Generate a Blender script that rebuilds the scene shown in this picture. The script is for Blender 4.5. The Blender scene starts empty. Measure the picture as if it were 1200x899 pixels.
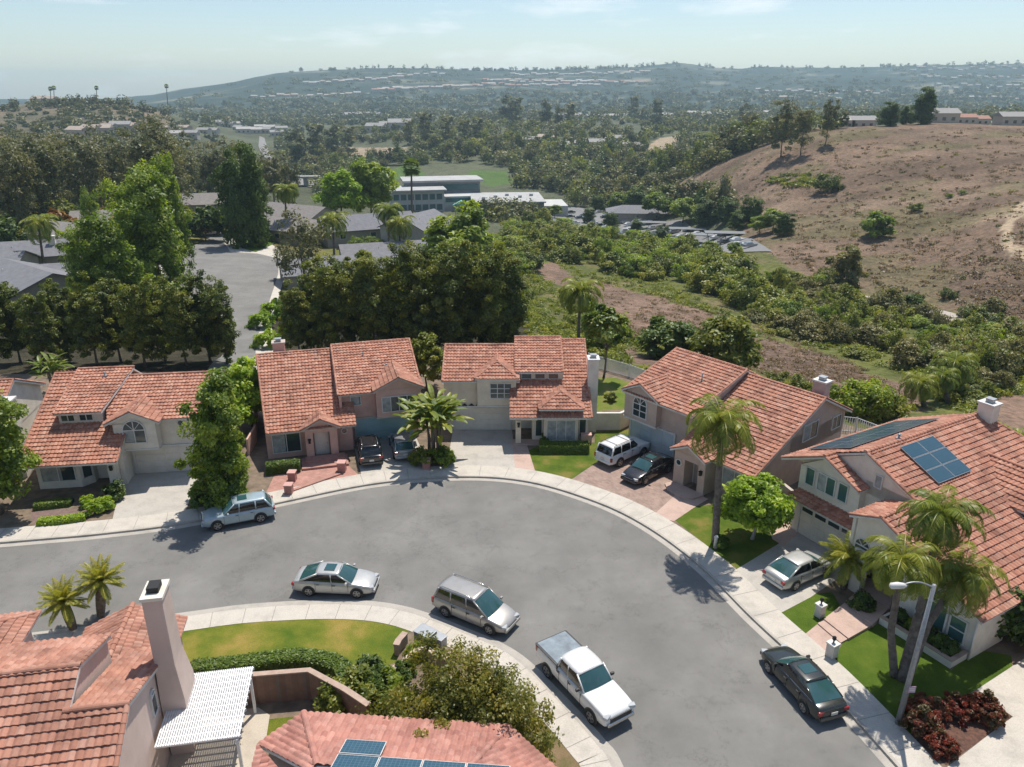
import bpy, bmesh, math, random
import numpy as np
from mathutils import Vector, Matrix

# ------------------------------------------------------------------ camera, sky, sun
scene = bpy.context.scene
COL = scene.collection
CAM_H, PITCH, FPX = 28.0, math.radians(21.0), 900.0
cd = bpy.data.cameras.new('camera')
cd.sensor_width = 36.0
cd.lens = 27.0
cd.clip_start = 0.5
cd.clip_end = 60000
cam = bpy.data.objects.new('camera', cd)
COL.objects.link(cam)
cam.location = (0, 0, CAM_H)
cam.rotation_euler = (math.radians(90) - PITCH, 0, 0)
scene.camera = cam

SUN_EL, SUN_AZ = math.radians(65), math.radians(22)      # azimuth clockwise from +Y
world = bpy.data.worlds.new('World')
scene.world = world
world.use_nodes = True
wt = world.node_tree
wt.nodes.clear()
w_out = wt.nodes.new('ShaderNodeOutputWorld')
w_bg = wt.nodes.new('ShaderNodeBackground')
sky = wt.nodes.new('ShaderNodeTexSky')
sky.sky_type = 'NISHITA'
sky.sun_disc = False
sky.sun_elevation = SUN_EL
sky.sun_rotation = SUN_AZ
sky.air_density = 1.0
sky.dust_density = 0.4
sky.ozone_density = 2.2
SKY_STRENGTH = 0.098
w_bg.inputs['Strength'].default_value = SKY_STRENGTH
# thin high clouds mixed over the sky
tc = wt.nodes.new('ShaderNodeTexCoord')
mp = wt.nodes.new('ShaderNodeMapping')
mp.inputs['Scale'].default_value = (3.0, 3.0, 14.0)
nz = wt.nodes.new('ShaderNodeTexNoise')
nz.inputs['Scale'].default_value = 1.6
nz.inputs['Detail'].default_value = 7
nz.inputs['Roughness'].default_value = 0.6
rp = wt.nodes.new('ShaderNodeValToRGB')
rp.color_ramp.elements[0].position = 0.53
rp.color_ramp.elements[0].color = (0, 0, 0, 1)
rp.color_ramp.elements[1].position = 0.70
rp.color_ramp.elements[1].color = (0.75, 0.75, 0.75, 1)
mx = wt.nodes.new('ShaderNodeMix')
mx.data_type = 'RGBA'
mx.inputs[7].default_value = (8.6, 9.0, 9.2, 1)
wt.links.new(tc.outputs['Generated'], mp.inputs['Vector'])
wt.links.new(mp.outputs[0], nz.inputs['Vector'])
wt.links.new(nz.outputs['Fac'], rp.inputs['Fac'])
wt.links.new(rp.outputs['Color'], mx.inputs[0])
wt.links.new(sky.outputs[0], mx.inputs[6])
wt.links.new(mx.outputs[2], w_bg.inputs['Color'])
wt.links.new(w_bg.outputs[0], w_out.inputs[0])

sl = bpy.data.lights.new('sun', 'SUN')
sl.energy = 4.1
sl.angle = math.radians(0.6)
sl.color = (1.0, 0.935, 0.84)
sun = bpy.data.objects.new('sun', sl)
COL.objects.link(sun)
sdir = Vector((math.sin(SUN_AZ) * math.cos(SUN_EL), math.cos(SUN_AZ) * math.cos(SUN_EL), math.sin(SUN_EL)))
sun.rotation_euler = sdir.to_track_quat('Z', 'Y').to_euler()
sun.location = (0, 0, 60)

vs = scene.view_settings
vs.view_transform = 'Standard'
vs.look = 'None'
vs.gamma = 1.0
vs.exposure = 0.38
scene.cycles.max_bounces = 6
scene.cycles.diffuse_bounces = 3
scene.cycles.glossy_bounces = 3
scene.cycles.transmission_bounces = 3
scene.cycles.transparent_max_bounces = 6
scene.cycles.volume_bounces = 0
scene.cycles.caustics_reflective = False
scene.cycles.caustics_refractive = False
scene.cycles.use_denoising = True
scene.cycles.use_adaptive_sampling = True
scene.cycles.adaptive_threshold = 0.02

R = math.radians
rnd = random.Random(7)
nrg = np.random.default_rng(11)
SP, CP = math.sin(PITCH), math.cos(PITCH)


def ray(px, py):
    a = (px - 600) / FPX
    b = -(py - 449.5) / FPX
    return a, CP + b * SP, -SP + b * CP


def at(px, py, z=0.0):
    """ground point of the surveyed position, at height z"""
    a, y, c = ray(px, py)
    t = (z - CAM_H) / c
    return (a * t, y * t)


def atd(px, py, Y):
    a, y, c = ray(px, py)
    t = Y / y
    return (a * t, Y, CAM_H + c * t)


# ------------------------------------------------------------------ materials
MATS = {}


def new_mat(name):
    m = bpy.data.materials.new(name)
    m.use_nodes = True
    nt = m.node_tree
    b = nt.nodes['Principled BSDF']
    return m, nt, b


def ramp(nt, cols, pos=None):
    r = nt.nodes.new('ShaderNodeValToRGB')
    cr = r.color_ramp
    n = len(cols)
    while len(cr.elements) < n:
        cr.elements.new(0.5)
    for i, c in enumerate(cols):
        cr.elements[i].position = pos[i] if pos else i / (n - 1)
        cr.elements[i].color = (*c, 1)
    return r


def noise(nt, scale, detail=4, rough=0.6, coord='Object', vec=None):
    n = nt.nodes.new('ShaderNodeTexNoise')
    n.inputs['Scale'].default_value = scale
    n.inputs['Detail'].default_value = detail
    n.inputs['Roughness'].default_value = rough
    if vec is None:
        t = nt.nodes.new('ShaderNodeTexCoord')
        vec = t.outputs[coord]
    nt.links.new(vec, n.inputs['Vector'])
    return n


def mixc(nt, fac, a, b, mode='MIX'):
    m = nt.nodes.new('ShaderNodeMix')
    m.data_type = 'RGBA'
    m.blend_type = mode
    for sock, v in ((m.inputs[0], fac), (m.inputs[6], a), (m.inputs[7], b)):
        if isinstance(v, bpy.types.NodeSocket):
            nt.links.new(v, sock)
        elif isinstance(v, tuple):
            sock.default_value = (*v, 1) if len(v) == 3 else v
        else:
            sock.default_value = v
    return m.outputs[2]


def add_bump(nt, b, height, strength=0.3, dist=0.02):
    bp = nt.nodes.new('ShaderNodeBump')
    bp.inputs['Strength'].default_value = strength
    bp.inputs['Distance'].default_value = dist
    nt.links.new(height, bp.inputs['Height'])
    nt.links.new(bp.outputs[0], b.inputs['Normal'])


def mat_simple(name, c1, c2=None, scale=3.0, rough=0.8, bump=0.0, bscale=40, metal=0.0, spec=None, detail=5, lo=0.35, hi=0.65):
    if name in MATS:
        return MATS[name]
    m, nt, b = new_mat(name)
    b.inputs['Roughness'].default_value = rough
    b.inputs['Metallic'].default_value = metal
    if spec is not None:
        b.inputs['Specular IOR Level'].default_value = spec
    if c2 is None:
        c2 = tuple(x * 0.86 for x in c1)
    n = noise(nt, scale, detail)
    r = ramp(nt, [c2, c1], [lo, hi])
    nt.links.new(n.outputs['Fac'], r.inputs['Fac'])
    nt.links.new(r.outputs['Color'], b.inputs['Base Color'])
    if bump:
        n2 = noise(nt, bscale, 3)
        add_bump(nt, b, n2.outputs['Fac'], bump)
    MATS[name] = m
    return m


def mat_tile(name, cols, moss=0.25):
    """barrel clay tiles: colour by tile, large stains by place"""
    m, nt, b = new_mat(name)
    b.inputs['Roughness'].default_value = 0.85
    uv = nt.nodes.new('ShaderNodeUVMap')
    uv.uv_map = 'tile'
    fl = nt.nodes.new('ShaderNodeVectorMath')
    fl.operation = 'FLOOR'
    nt.links.new(uv.outputs[0], fl.inputs[0])
    wn = nt.nodes.new('ShaderNodeTexWhiteNoise')
    wn.noise_dimensions = '2D'
    nt.links.new(fl.outputs[0], wn.inputs['Vector'])
    r = ramp(nt, cols)
    nt.links.new(wn.outputs['Value'], r.inputs['Fac'])
    n = noise(nt, 0.7, 6, 0.65)
    r2 = ramp(nt, [(0.58, 0.56, 0.56), (1, 1, 1), (1.18, 1.14, 1.1)], [0.34, 0.52, 0.7])
    nt.links.new(n.outputs['Fac'], r2.inputs['Fac'])
    c = mixc(nt, 0.8, r.outputs['Color'], r2.outputs['Color'], 'MULTIPLY')
    n3 = noise(nt, 9.0, 5, 0.7)
    r3 = ramp(nt, [(0.72, 0.70, 0.68), (1, 1, 1)], [0.38, 0.55])
    nt.links.new(n3.outputs['Fac'], r3.inputs['Fac'])
    c = mixc(nt, moss * 2, c, r3.outputs['Color'], 'MULTIPLY')
    nt.links.new(c, b.inputs['Base Color'])
    n4 = noise(nt, 60, 2)
    add_bump(nt, b, n4.outputs['Fac'], 0.25, 0.01)
    MATS[name] = m
    return m


def mat_leaf(name, cols, trans=0.35, rough=0.6, hue=True):
    """leaf faces: colour from the per-face 'tint' attribute, plus a little per-plant variation"""
    m, nt, b = new_mat(name)
    nt.nodes.remove(b)
    out = nt.nodes['Material Output']
    at_ = nt.nodes.new('ShaderNodeAttribute')
    at_.attribute_name = 'tint'
    oi = nt.nodes.new('ShaderNodeObjectInfo')
    cols = [(c[0] * 2.15, c[1] * 1.74, c[2] * 1.0) for c in cols]
    r = ramp(nt, cols)
    ad = nt.nodes.new('ShaderNodeMath')
    ad.operation = 'MULTIPLY_ADD'
    nt.links.new(oi.outputs['Random'], ad.inputs[0])
    ad.inputs[1].default_value = 0.35
    sub = nt.nodes.new('ShaderNodeMath')
    sub.operation = 'SUBTRACT'
    nt.links.new(at_.outputs['Fac'], sub.inputs[0])
    sub.inputs[1].default_value = 0.17
    nt.links.new(sub.outputs[0], ad.inputs[2])
    nt.links.new(ad.outputs[0], r.inputs['Fac'])
    d = nt.nodes.new('ShaderNodeBsdfDiffuse')
    t = nt.nodes.new('ShaderNodeBsdfTranslucent')
    g = nt.nodes.new('ShaderNodeBsdfGlossy')
    g.inputs['Roughness'].default_value = 0.45
    g.inputs['Color'].default_value = (0.8, 0.85, 0.8, 1)
    nt.links.new(r.outputs['Color'], d.inputs['Color'])
    tcx = mixc(nt, 1.0, r.outputs['Color'], (1.25, 1.35, 0.7), 'MULTIPLY')
    nt.links.new(tcx, t.inputs['Color'])
    mxs = nt.nodes.new('ShaderNodeMixShader')
    mxs.inputs[0].default_value = trans
    nt.links.new(d.outputs[0], mxs.inputs[1])
    nt.links.new(t.outputs[0], mxs.inputs[2])
    mg = nt.nodes.new('ShaderNodeMixShader')
    mg.inputs[0].default_value = 0.035
    nt.links.new(mxs.outputs[0], mg.inputs[1])
    nt.links.new(g.outputs[0], mg.inputs[2])
    nt.links.new(mg.outputs[0], out.inputs['Surface'])
    MATS[name] = m
    return m


def mat_glass(name, c, rough=0.08):
    m, nt, b = new_mat(name)
    n = noise(nt, 1.2, 3)
    r = ramp(nt, [tuple(x * 0.6 for x in c), c])
    nt.links.new(n.outputs['Fac'], r.inputs['Fac'])
    nt.links.new(r.outputs['Color'], b.inputs['Base Color'])
    b.inputs['Roughness'].default_value = rough
    b.inputs['Specular IOR Level'].default_value = 0.9
    MATS[name] = m
    return m


def mat_paint(name, c, metal=0.3, rough=0.3):
    m, nt, b = new_mat(name)
    n = noise(nt, 2.5, 5)
    r = ramp(nt, [tuple(x * 0.86 for x in c), c], [0.3, 0.7])
    nt.links.new(n.outputs['Fac'], r.inputs['Fac'])
    nt.links.new(r.outputs['Color'], b.inputs['Base Color'])
    b.inputs['Metallic'].default_value = metal
    b.inputs['Roughness'].default_value = rough
    b.inputs['Coat Weight'].default_value = 0.6
    b.inputs['Coat Roughness'].default_value = 0.08
    MATS[name] = m
    return m


mat_tile('clay_tile', [(0.41, 0.178, 0.115), (0.46, 0.215, 0.145), (0.345, 0.145, 0.094), (0.53, 0.295, 0.21), (0.43, 0.19, 0.125), (0.48, 0.24, 0.165)])
mat_tile('clay_tile_orange', [(0.39, 0.18, 0.12), (0.44, 0.215, 0.15), (0.34, 0.155, 0.105), (0.49, 0.27, 0.20), (0.41, 0.195, 0.135)], 0.15)
mat_tile('clay_tile_pink', [(0.42, 0.19, 0.145), (0.47, 0.225, 0.175), (0.37, 0.16, 0.125), (0.52, 0.27, 0.215), (0.44, 0.20, 0.155)], 0.15)
S_WHITE = mat_simple('stucco_white', (0.74, 0.69, 0.60), (0.62, 0.57, 0.49), 1.2, 0.9, 0.15)
S_CREAM = mat_simple('stucco_cream', (0.74, 0.65, 0.51), (0.62, 0.54, 0.42), 1.2, 0.9, 0.15)
S_PINK = mat_simple('stucco_pink', (0.62, 0.40, 0.33), (0.52, 0.33, 0.27), 1.2, 0.9, 0.15)
S_TAUPE = mat_simple('stucco_taupe', (0.52, 0.41, 0.34), (0.44, 0.34, 0.28), 1.2, 0.9, 0.15)
S_PEACH = mat_simple('stucco_peach', (0.60, 0.47, 0.41), (0.54, 0.42, 0.36), 1.2, 0.9, 0.15)
TRIM = mat_simple('white_trim', (0.66, 0.65, 0.62), None, 2, 0.6)
TRIM_B = mat_simple('beige_trim', (0.48, 0.42, 0.36), None, 2, 0.7)
DOOR_W = mat_simple('garage_white', (0.72, 0.67, 0.58), None, 1, 0.6)
DOOR_T = mat_simple('garage_teal', (0.29, 0.45, 0.47), None, 1, 0.6)
GLASS = mat_glass('window_glass', (0.05, 0.07, 0.075))
GLASS_T = mat_glass('window_glass_teal', (0.07, 0.16, 0.155))
CURT = mat_simple('curtain', (0.42, 0.43, 0.41), (0.22, 0.24, 0.24), 2, 0.8)
DARK = mat_simple('dark_void', (0.015, 0.015, 0.016), None, 3, 0.7)
METAL = mat_simple('grey_metal', (0.36, 0.38, 0.40), None, 3, 0.45, metal=0.5)
GALV = mat_simple('galvanised', (0.34, 0.35, 0.36), (0.25, 0.26, 0.27), 6, 0.5, metal=0.4)
BARK = mat_simple('bark', (0.20, 0.16, 0.125), (0.09, 0.07, 0.055), 5, 0.95, 0.5, 12)
BARK_G = mat_simple('bark_grey', (0.19, 0.155, 0.13), (0.085, 0.07, 0.058), 4, 0.95, 0.6, 10)
WOODW = mat_simple('white_lattice', (0.78, 0.79, 0.80), None, 2, 0.6)


# ------------------------------------------------------------------ mesh helpers
def tag(o, label=None, cat=None, group=None, kind=None):
    if label:
        o['label'] = label
    if cat:
        o['category'] = cat
    if group:
        o['group'] = group
    if kind:
        o['kind'] = kind
    return o


def link(o, parent=None):
    COL.objects.link(o)
    if parent is not None:
        o.parent = parent
    return o


def empty(name, loc=(0, 0, 0), rz=0.0):
    o = bpy.data.objects.new(name, None)
    o.empty_display_size = 0.5
    COL.objects.link(o)
    o.location = loc
    o.rotation_euler = (0, 0, rz)
    return o


def np_mesh(name, verts, faces4, mats, tint=None, smooth=False, uv=None):
    """quads from numpy arrays"""
    me = bpy.data.meshes.new(name)
    verts = np.asarray(verts, dtype=np.float32)
    faces4 = np.asarray(faces4, dtype=np.int32)
    nf = len(faces4)
    k = faces4.shape[1]
    me.vertices.add(len(verts))
    me.vertices.foreach_set('co', verts.ravel())
    me.loops.add(nf * k)
    me.loops.foreach_set('vertex_index', faces4.ravel())
    me.polygons.add(nf)
    me.polygons.foreach_set('loop_start', np.arange(0, nf * k, k, dtype=np.int32))
    me.polygons.foreach_set('use_smooth', np.full(nf, bool(smooth)))
    for m in (mats if isinstance(mats, (list, tuple)) else [mats]):
        me.materials.append(m)
    if tint is not None:
        a = me.attributes.new('tint', 'FLOAT', 'FACE')
        a.data.foreach_set('value', np.asarray(tint, dtype=np.float32))
    if uv is not None:
        u = me.uv_layers.new(name='tile')
        u.data.foreach_set('uv', np.asarray(uv, dtype=np.float32)[faces4.ravel()].ravel())
    me.update()
    me.validate()
    return me


class MB:
    """collects plain shapes into one mesh"""

    def __init__(s):
        s.v = []
        s.f = []
        s.m = []
        s.mi = 0
        s.sm = []
        s.smooth = False

    def add(s, vs_, fs_):
        o = len(s.v)
        s.v.extend([tuple(p) for p in vs_])
        for f in fs_:
            s.f.append(tuple(i + o for i in f))
            s.m.append(s.mi)
            s.sm.append(s.smooth)
        return s

    def box(s, x0, x1, y0, y1, z0, z1, M=None):
        p = [(x0, y0, z0), (x1, y0, z0), (x1, y1, z0), (x0, y1, z0), (x0, y0, z1), (x1, y0, z1), (x1, y1, z1), (x0, y1, z1)]
        if M is not None:
            p = [tuple(M @ Vector(q)) for q in p]
        return s.add(p, [(0, 3, 2, 1), (4, 5, 6, 7), (0, 1, 5, 4), (1, 2, 6, 5), (2, 3, 7, 6), (3, 0, 4, 7)])

    def cbox(s, c, sx, sy, sz, rz=0.0, bev=0.0):
        M = Matrix.Translation(c) @ Matrix.Rotation(rz, 4, 'Z')
        return s.box(-sx / 2, sx / 2, -sy / 2, sy / 2, 0, sz, M)

    def prism(s, pts, vec):
        """polygon extruded by a vector"""
        n = len(pts)
        a = [Vector(p) for p in pts]
        v = Vector(vec)
        nrm = Vector((0, 0, 0))
        for i in range(n):
            nrm += (a[i] - a[0]).cross(a[(i + 1) % n] - a[0])
        if nrm.dot(v) > 0:
            a.reverse()
        b = [p + v for p in a]
        fs_ = [tuple(range(n)), tuple(range(2 * n - 1, n - 1, -1))]
        for i in range(n):
            j = (i + 1) % n
            fs_.append((j, i, n + i, n + j))
        return s.add(a + b, fs_)

    def tube(s, pts, rad, n=8, cap=True):
        pts = [Vector(p) for p in pts]
        if not isinstance(rad, (list, tuple)):
            rad = [rad] * len(pts)
        vs_ = []
        up = Vector((0, 0, 1))
        for i, p in enumerate(pts):
            d = (pts[min(i + 1, len(pts) - 1)] - pts[max(i - 1, 0)]).normalized()
            a = d.cross(up if abs(d.z) < 0.95 else Vector((1, 0, 0))).normalized()
            b = a.cross(d)
            for k in range(n):
                t = 2 * math.pi * k / n
                vs_.append(p + a * math.cos(t) * rad[i] + b * math.sin(t) * rad[i])
        fs_ = []
        for i in range(len(pts) - 1):
            for k in range(n):
                k2 = (k + 1) % n
                fs_.append((i * n + k, i * n + k2, (i + 1) * n + k2, (i + 1) * n + k))
        if cap:
            fs_.append(tuple(range(n - 1, -1, -1)))
            fs_.append(tuple((len(pts) - 1) * n + k for k in range(n)))
        o = s.smooth
        s.smooth = True
        s.add(vs_, fs_)
        s.smooth = o
        return s

    def build(s, name, mats, parent=None, bevel=0.0, label=None):
        me = bpy.data.meshes.new(name)
        me.from_pydata(s.v, [], s.f)
        for m in (mats if isinstance(mats, (list, tuple)) else [mats]):
            me.materials.append(m)
        me.polygons.foreach_set('material_index', s.m)
        me.polygons.foreach_set('use_smooth', s.sm)
        me.update()
        o = link(bpy.data.objects.new(name, me), parent)
        if bevel:
            md = o.modifiers.new('bevel', 'BEVEL')
            md.width = bevel
            md.segments = 2
            md.limit_method = 'ANGLE'
        if label:
            o['label'] = label
        return o


def copy_tree(o, parent=None):
    c = o.copy()
    COL.objects.link(c)
    c.parent = parent
    for ch in o.children:
        copy_tree(ch, c)
    return c


def sheet(name, pts, z, mat, thick=0.0, kind='structure', sub=0.0):
    """a flat piece of ground; with thickness it is a slab with its top at z"""
    bm = bmesh.new()
    vs_ = [bm.verts.new((p[0], p[1], z)) for p in pts]
    f = bm.faces.new(vs_)
    f.normal_update()
    if f.normal.z < 0:
        bmesh.ops.reverse_faces(bm, faces=[f])
    if thick:
        r = bmesh.ops.extrude_face_region(bm, geom=[f])
        for e in r['geom']:
            if isinstance(e, bmesh.types.BMVert):
                e.co.z -= thick
        bmesh.ops.recalc_face_normals(bm, faces=bm.faces[:])
    bmesh.ops.triangulate(bm, faces=[x for x in bm.faces if len(x.verts) > 4])
    me = bpy.data.meshes.new(name)
    bm.to_mesh(me)
    bm.free()
    me.materials.append(mat)
    o = link(bpy.data.objects.new(name, me))
    if kind:
        o['kind'] = kind
    return o


def smooth_line(pts, n=6):
    """Catmull-Rom through 2D points"""
    out = []
    P = [pts[0]] + list(pts) + [pts[-1]]
    for i in range(1, len(P) - 2):
        p0, p1, p2, p3 = [np.array(q, float) for q in P[i - 1:i + 3]]
        for k in range(n):
            t = k / n
            q = 0.5 * ((2 * p1) + (-p0 + p2) * t + (2 * p0 - 5 * p1 + 4 * p2 - p3) * t * t + (-p0 + 3 * p1 - 3 * p2 + p3) * t ** 3)
            out.append((q[0], q[1]))
    out.append(tuple(pts[-1]))
    return out


def offset_line(pts, d):
    """left of travel direction is positive"""
    out = []
    for i, p in enumerate(pts):
        a = np.array(pts[max(i - 1, 0)], float)
        b = np.array(pts[min(i + 1, len(pts) - 1)], float)
        t = (b - a) / np.linalg.norm(b - a)
        out.append((p[0] - t[1] * d, p[1] + t[0] * d))
    return out
# ------------------------------------------------------------------ terrain
def _cp(px, py, Y=None, z=None):
    if Y is not None:
        return atd(px, py, Y)
    x, y = at(px, py, z)
    return (x, y, z)


CTRL = [
    # left side behind the houses, sloping gently down to the lower street
    (-75, 84, -1.5), (-40, 84, -2.2), (-10, 86, -2.6), (4, 86, -2.6),
    (-75, 110, -3.2), (-36, 105, -3.6), (-12, 108, -4.2), (6, 104, -5.0),
    _cp(270, 300, z=-5.0), _cp(245, 272, z=-5.2), _cp(60, 320, z=-3.8), _cp(0, 330, z=-3.6), _cp(350, 300, z=-6.5),
    _cp(400, 290, z=-7), _cp(500, 285, z=-9), _cp(560, 290, z=-12),
    _cp(50, 262, Y=230), _cp(-100, 262, Y=230), _cp(200, 250, Y=260), _cp(330, 245, Y=300), _cp(430, 262, Y=300),
    _cp(500, 245, Y=400), _cp(600, 250, Y=385), _cp(560, 215, Y=520), _cp(330, 215, Y=520), _cp(200, 205, Y=480), _cp(0, 200, Y=480),
    # right-hand slope down to the scrub valley
    (16, 92, -3.0), (26, 84, -2.6), (36, 76, -3.0), (52, 64, -3.0), (70, 55, -3.0),
    _cp(740, 370, z=-7), _cp(660, 350, z=-9), _cp(640, 310, z=-13), _cp(740, 330, z=-14), _cp(850, 390, z=-8), _cp(900, 420, z=-5.5),
    _cp(760, 290, z=-22), _cp(820, 280, z=-25), _cp(650, 270, z=-24), _cp(900, 370, z=-12), _cp(1000, 400, z=-10.5),
    _cp(1000, 440, z=-7.5), _cp(1120, 430, z=-7.5), _cp(1200, 440, z=-7), _cp(1080, 362, z=-14), _cp(1185, 390, z=-12), _cp(1300, 400, z=-11),
    # the dry hill
    _cp(900, 300, z=-13), _cp(880, 260, Y=270), _cp(780, 228, Y=400), _cp(840, 195, Y=380), _cp(1030, 265, Y=225), _cp(960, 215, Y=290),
    _cp(940, 183, Y=325), _cp(1000, 152, Y=360), _cp(1100, 146, Y=365), _cp(1180, 148, Y=365), _cp(1300, 150, Y=360),
    _cp(1180, 270, Y=190), _cp(1300, 270, Y=190), _cp(1120, 215, Y=260), _cp(1080, 310, Y=185), _cp(1200, 330, Y=158),
    _cp(1000, 152, Y=430), _cp(1180, 158, Y=460), _cp(1300, 158, Y=460), _cp(900, 160, Y=430),
    # wooded middle distance
    _cp(700, 215, Y=520), _cp(700, 185, Y=650), _cp(830, 150, Y=950), _cp(740, 152, Y=900), _cp(620, 160, Y=800), _cp(500, 180, Y=700),
    _cp(430, 180, Y=780), _cp(430, 160, Y=950), _cp(320, 190, Y=650), _cp(330, 155, Y=1150), _cp(960, 145, Y=900), _cp(1150, 140, Y=900), _cp(1300, 140, Y=900),
    # hill on the left
    _cp(-100, 126, Y=900), _cp(0, 126, Y=900), _cp(60, 122, Y=900), _cp(120, 120, Y=920), _cp(170, 127, Y=900), _cp(210, 140, Y=900),
    _cp(60, 150, Y=720), _cp(200, 168, Y=700), _cp(0, 155, Y=700), _cp(0, 180, Y=560), _cp(100, 180, Y=560), _cp(250, 160, Y=900),
    _cp(0, 130, Y=1200), _cp(120, 130, Y=1250), _cp(220, 140, Y=1400),
    # plain in front of the far ridge
    _cp(600, 138, Y=1500), _cp(900, 134, Y=1500), _cp(1200, 134, Y=1500), _cp(450, 140, Y=1500), _cp(330, 140, Y=1700),
    _cp(200, 128, Y=2000), _cp(50, 125, Y=2000), _cp(600, 128, Y=2100), _cp(900, 125, Y=2100), _cp(1200, 122, Y=2000),
]
CT = np.array([p for p in CTRL], float)


def _uv(x, y):
    y = np.maximum(y, 30.0)
    return np.stack([x / y * 2.2, np.log(y)], -1)


def _phi(r2):
    return 0.5 * r2 * np.log(r2 + 1e-9)


_U = _uv(CT[:, 0], CT[:, 1])
_n = len(_U)
_K = _phi(((_U[:, None] - _U[None]) ** 2).sum(-1)) + np.eye(_n) * 2e-4
_Pm = np.concatenate([np.ones((_n, 1)), _U], 1)
_A = np.block([[_K, _Pm], [_Pm.T, np.zeros((3, 3))]])
_sol = np.linalg.solve(_A, np.concatenate([CT[:, 2], np.zeros(3)]))

RIDGE_PX = np.array([-200, 0, 120, 180, 215, 250, 275, 300, 330, 350, 440, 500, 560, 620, 700, 750, 775, 793, 812, 835, 870, 890, 930, 1000, 1060, 1100, 1200, 1400], float)
RIDGE_PY = np.array([116, 116, 116, 111, 104, 99.5, 96, 90, 85, 83.5, 79.5, 79.5, 82, 82, 80, 78, 75, 73.5, 75, 79, 80.5, 78, 79, 79, 77, 76, 74, 74], float)


def _vnoise(x, y, seed=0):
    """cheap smooth value noise, vectorised"""
    xi = np.floor(x).astype(np.int64)
    yi = np.floor(y).astype(np.int64)
    xf = x - xi
    yf = y - yi
    xf = xf * xf * (3 - 2 * xf)
    yf = yf * yf * (3 - 2 * yf)

    def h(a, b):
        n = (a * 374761393 + b * 668265263 + seed * 144269) & 0xffffffff
        n = ((n ^ (n >> 13)) * 1274126177) & 0xffffffff
        return ((n ^ (n >> 16)) & 0xffff) / 65535.0
    return (h(xi, yi) * (1 - xf) + h(xi + 1, yi) * xf) * (1 - yf) + (h(xi, yi + 1) * (1 - xf) + h(xi + 1, yi + 1) * xf) * yf


def fbm(x, y, oct=4, seed=0):
    s = 0.0
    a = 0.5
    for i in range(oct):
        s = s + a * _vnoise(x * 2 ** i, y * 2 ** i, seed + i)
        a *= 0.5
    return s


# edge of the level building pad (world XY); beyond it the land falls away
PAD = [(-120, 74), (-60, 76), (-20, 78), (2, 80), (10, 78), (15, 75), (22, 69), (30, 64), (38, 58), (46, 49), (60, 36), (80, 10), (80, 0)]
_PX = np.array([p[0] for p in PAD], float)


def pad_dist(x, y):
    """signed distance outside the pad, >0 outside"""
    best = np.full(np.shape(x), 1e9)
    for i in range(len(PAD) - 1):
        ax, ay = PAD[i]
        bx, by = PAD[i + 1]
        t = np.clip(((x - ax) * (bx - ax) + (y - ay) * (by - ay)) / ((bx - ax) ** 2 + (by - ay) ** 2), 0, 1)
        dx = x - (ax + (bx - ax) * t)
        dy = y - (ay + (by - ay) * t)
        d = np.hypot(dx, dy)
        s = (bx - ax) * (y - ay) - (by - ay) * (x - ax)
        upd = d < np.abs(best) - 1e-9
        best = np.where(upd, np.where(s > 0, d, -d), best)
    return best


def terrain_z(x, y):
    x = np.asarray(x, float)
    y = np.asarray(y, float)
    shp = x.shape
    xf = x.ravel()
    yf = y.ravel()
    u = _uv(xf, yf)
    z = np.zeros(len(xf))
    for k in range(0, len(xf), 20000):
        uu = u[k:k + 20000]
        K = _phi(((uu[:, None] - _U[None]) ** 2).sum(-1))
        z[k:k + 20000] = K @ _sol[:_n] + _sol[_n] + uu @ _sol[_n + 1:]
    # far ridge: rises from 2.2 km to its crest near 3.6 km
    az = xf / np.maximum(yf, 1)
    a, dy, c = ray(RIDGE_PX, RIDGE_PY)
    crest_az = a / dy
    Yc = 3600 + 300 * np.sin(crest_az * 5)
    crest_z = CAM_H + c / dy * Yc
    cz = np.interp(az, crest_az, crest_z)
    yc = 3600 + 300 * np.sin(az * 5)
    t = np.clip((yf - 2000) / (yc - 2000), 0, 1)
    base = np.minimum(z, -8)
    base = np.where(yf > 2000, -22 + 0 * z, z)
    far = -22 + (cz + 22) * (t ** 1.25)
    rid = (fbm(xf / 420, yf / 420, 4, 5) - 0.47)
    far = far + rid * 75 * np.sin(np.pi * np.clip(t, 0, 1)) * np.clip((cz + 30) / 100, 0, 1)
    far = np.where(yf > yc, cz - (yf - yc) * 0.06, far)
    w = np.clip((yf - 1700) / 500, 0, 1)
    w = w * w * (3 - 2 * w)
    z = z * (1 - w) + far * w
    z = np.maximum(z, -75)
    # small relief away from the pad
    pd = pad_dist(xf, yf)
    amp = np.clip((yf - 90) / 300, 0, 1) * 1.6
    z = z + (fbm(xf / 35, yf / 35, 3, 9) - 0.44) * amp * 2
    w = np.clip((pd + 1.0) / 14, 0, 1)
    w = w * w * (3 - 2 * w)
    z = z * w + (-0.06) * (1 - w)
    return z.reshape(shp)


def tz(x, y):
    return float(terrain_z(np.array([x]), np.array([y]))[0])


def hit(px, py):
    """where the surveyed position meets the land"""
    a, dy, c = ray(px, py)
    t = np.exp(np.linspace(math.log(30), math.log(6000), 500))
    X, Y, Z = a * t, dy * t, CAM_H + c * t
    g = terrain_z(X, Y)
    below = np.nonzero(Z < g)[0]
    i = below[0] if len(below) else len(t) - 1
    if i == 0:
        return (X[0], Y[0], g[0])
    f = (Z[i - 1] - g[i - 1]) / max((Z[i - 1] - g[i - 1]) - (Z[i] - g[i]), 1e-6)
    tt = t[i - 1] + (t[i] - t[i - 1]) * f
    x, y = a * tt, dy * tt
    return (x, y, tz(x, y))


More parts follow.
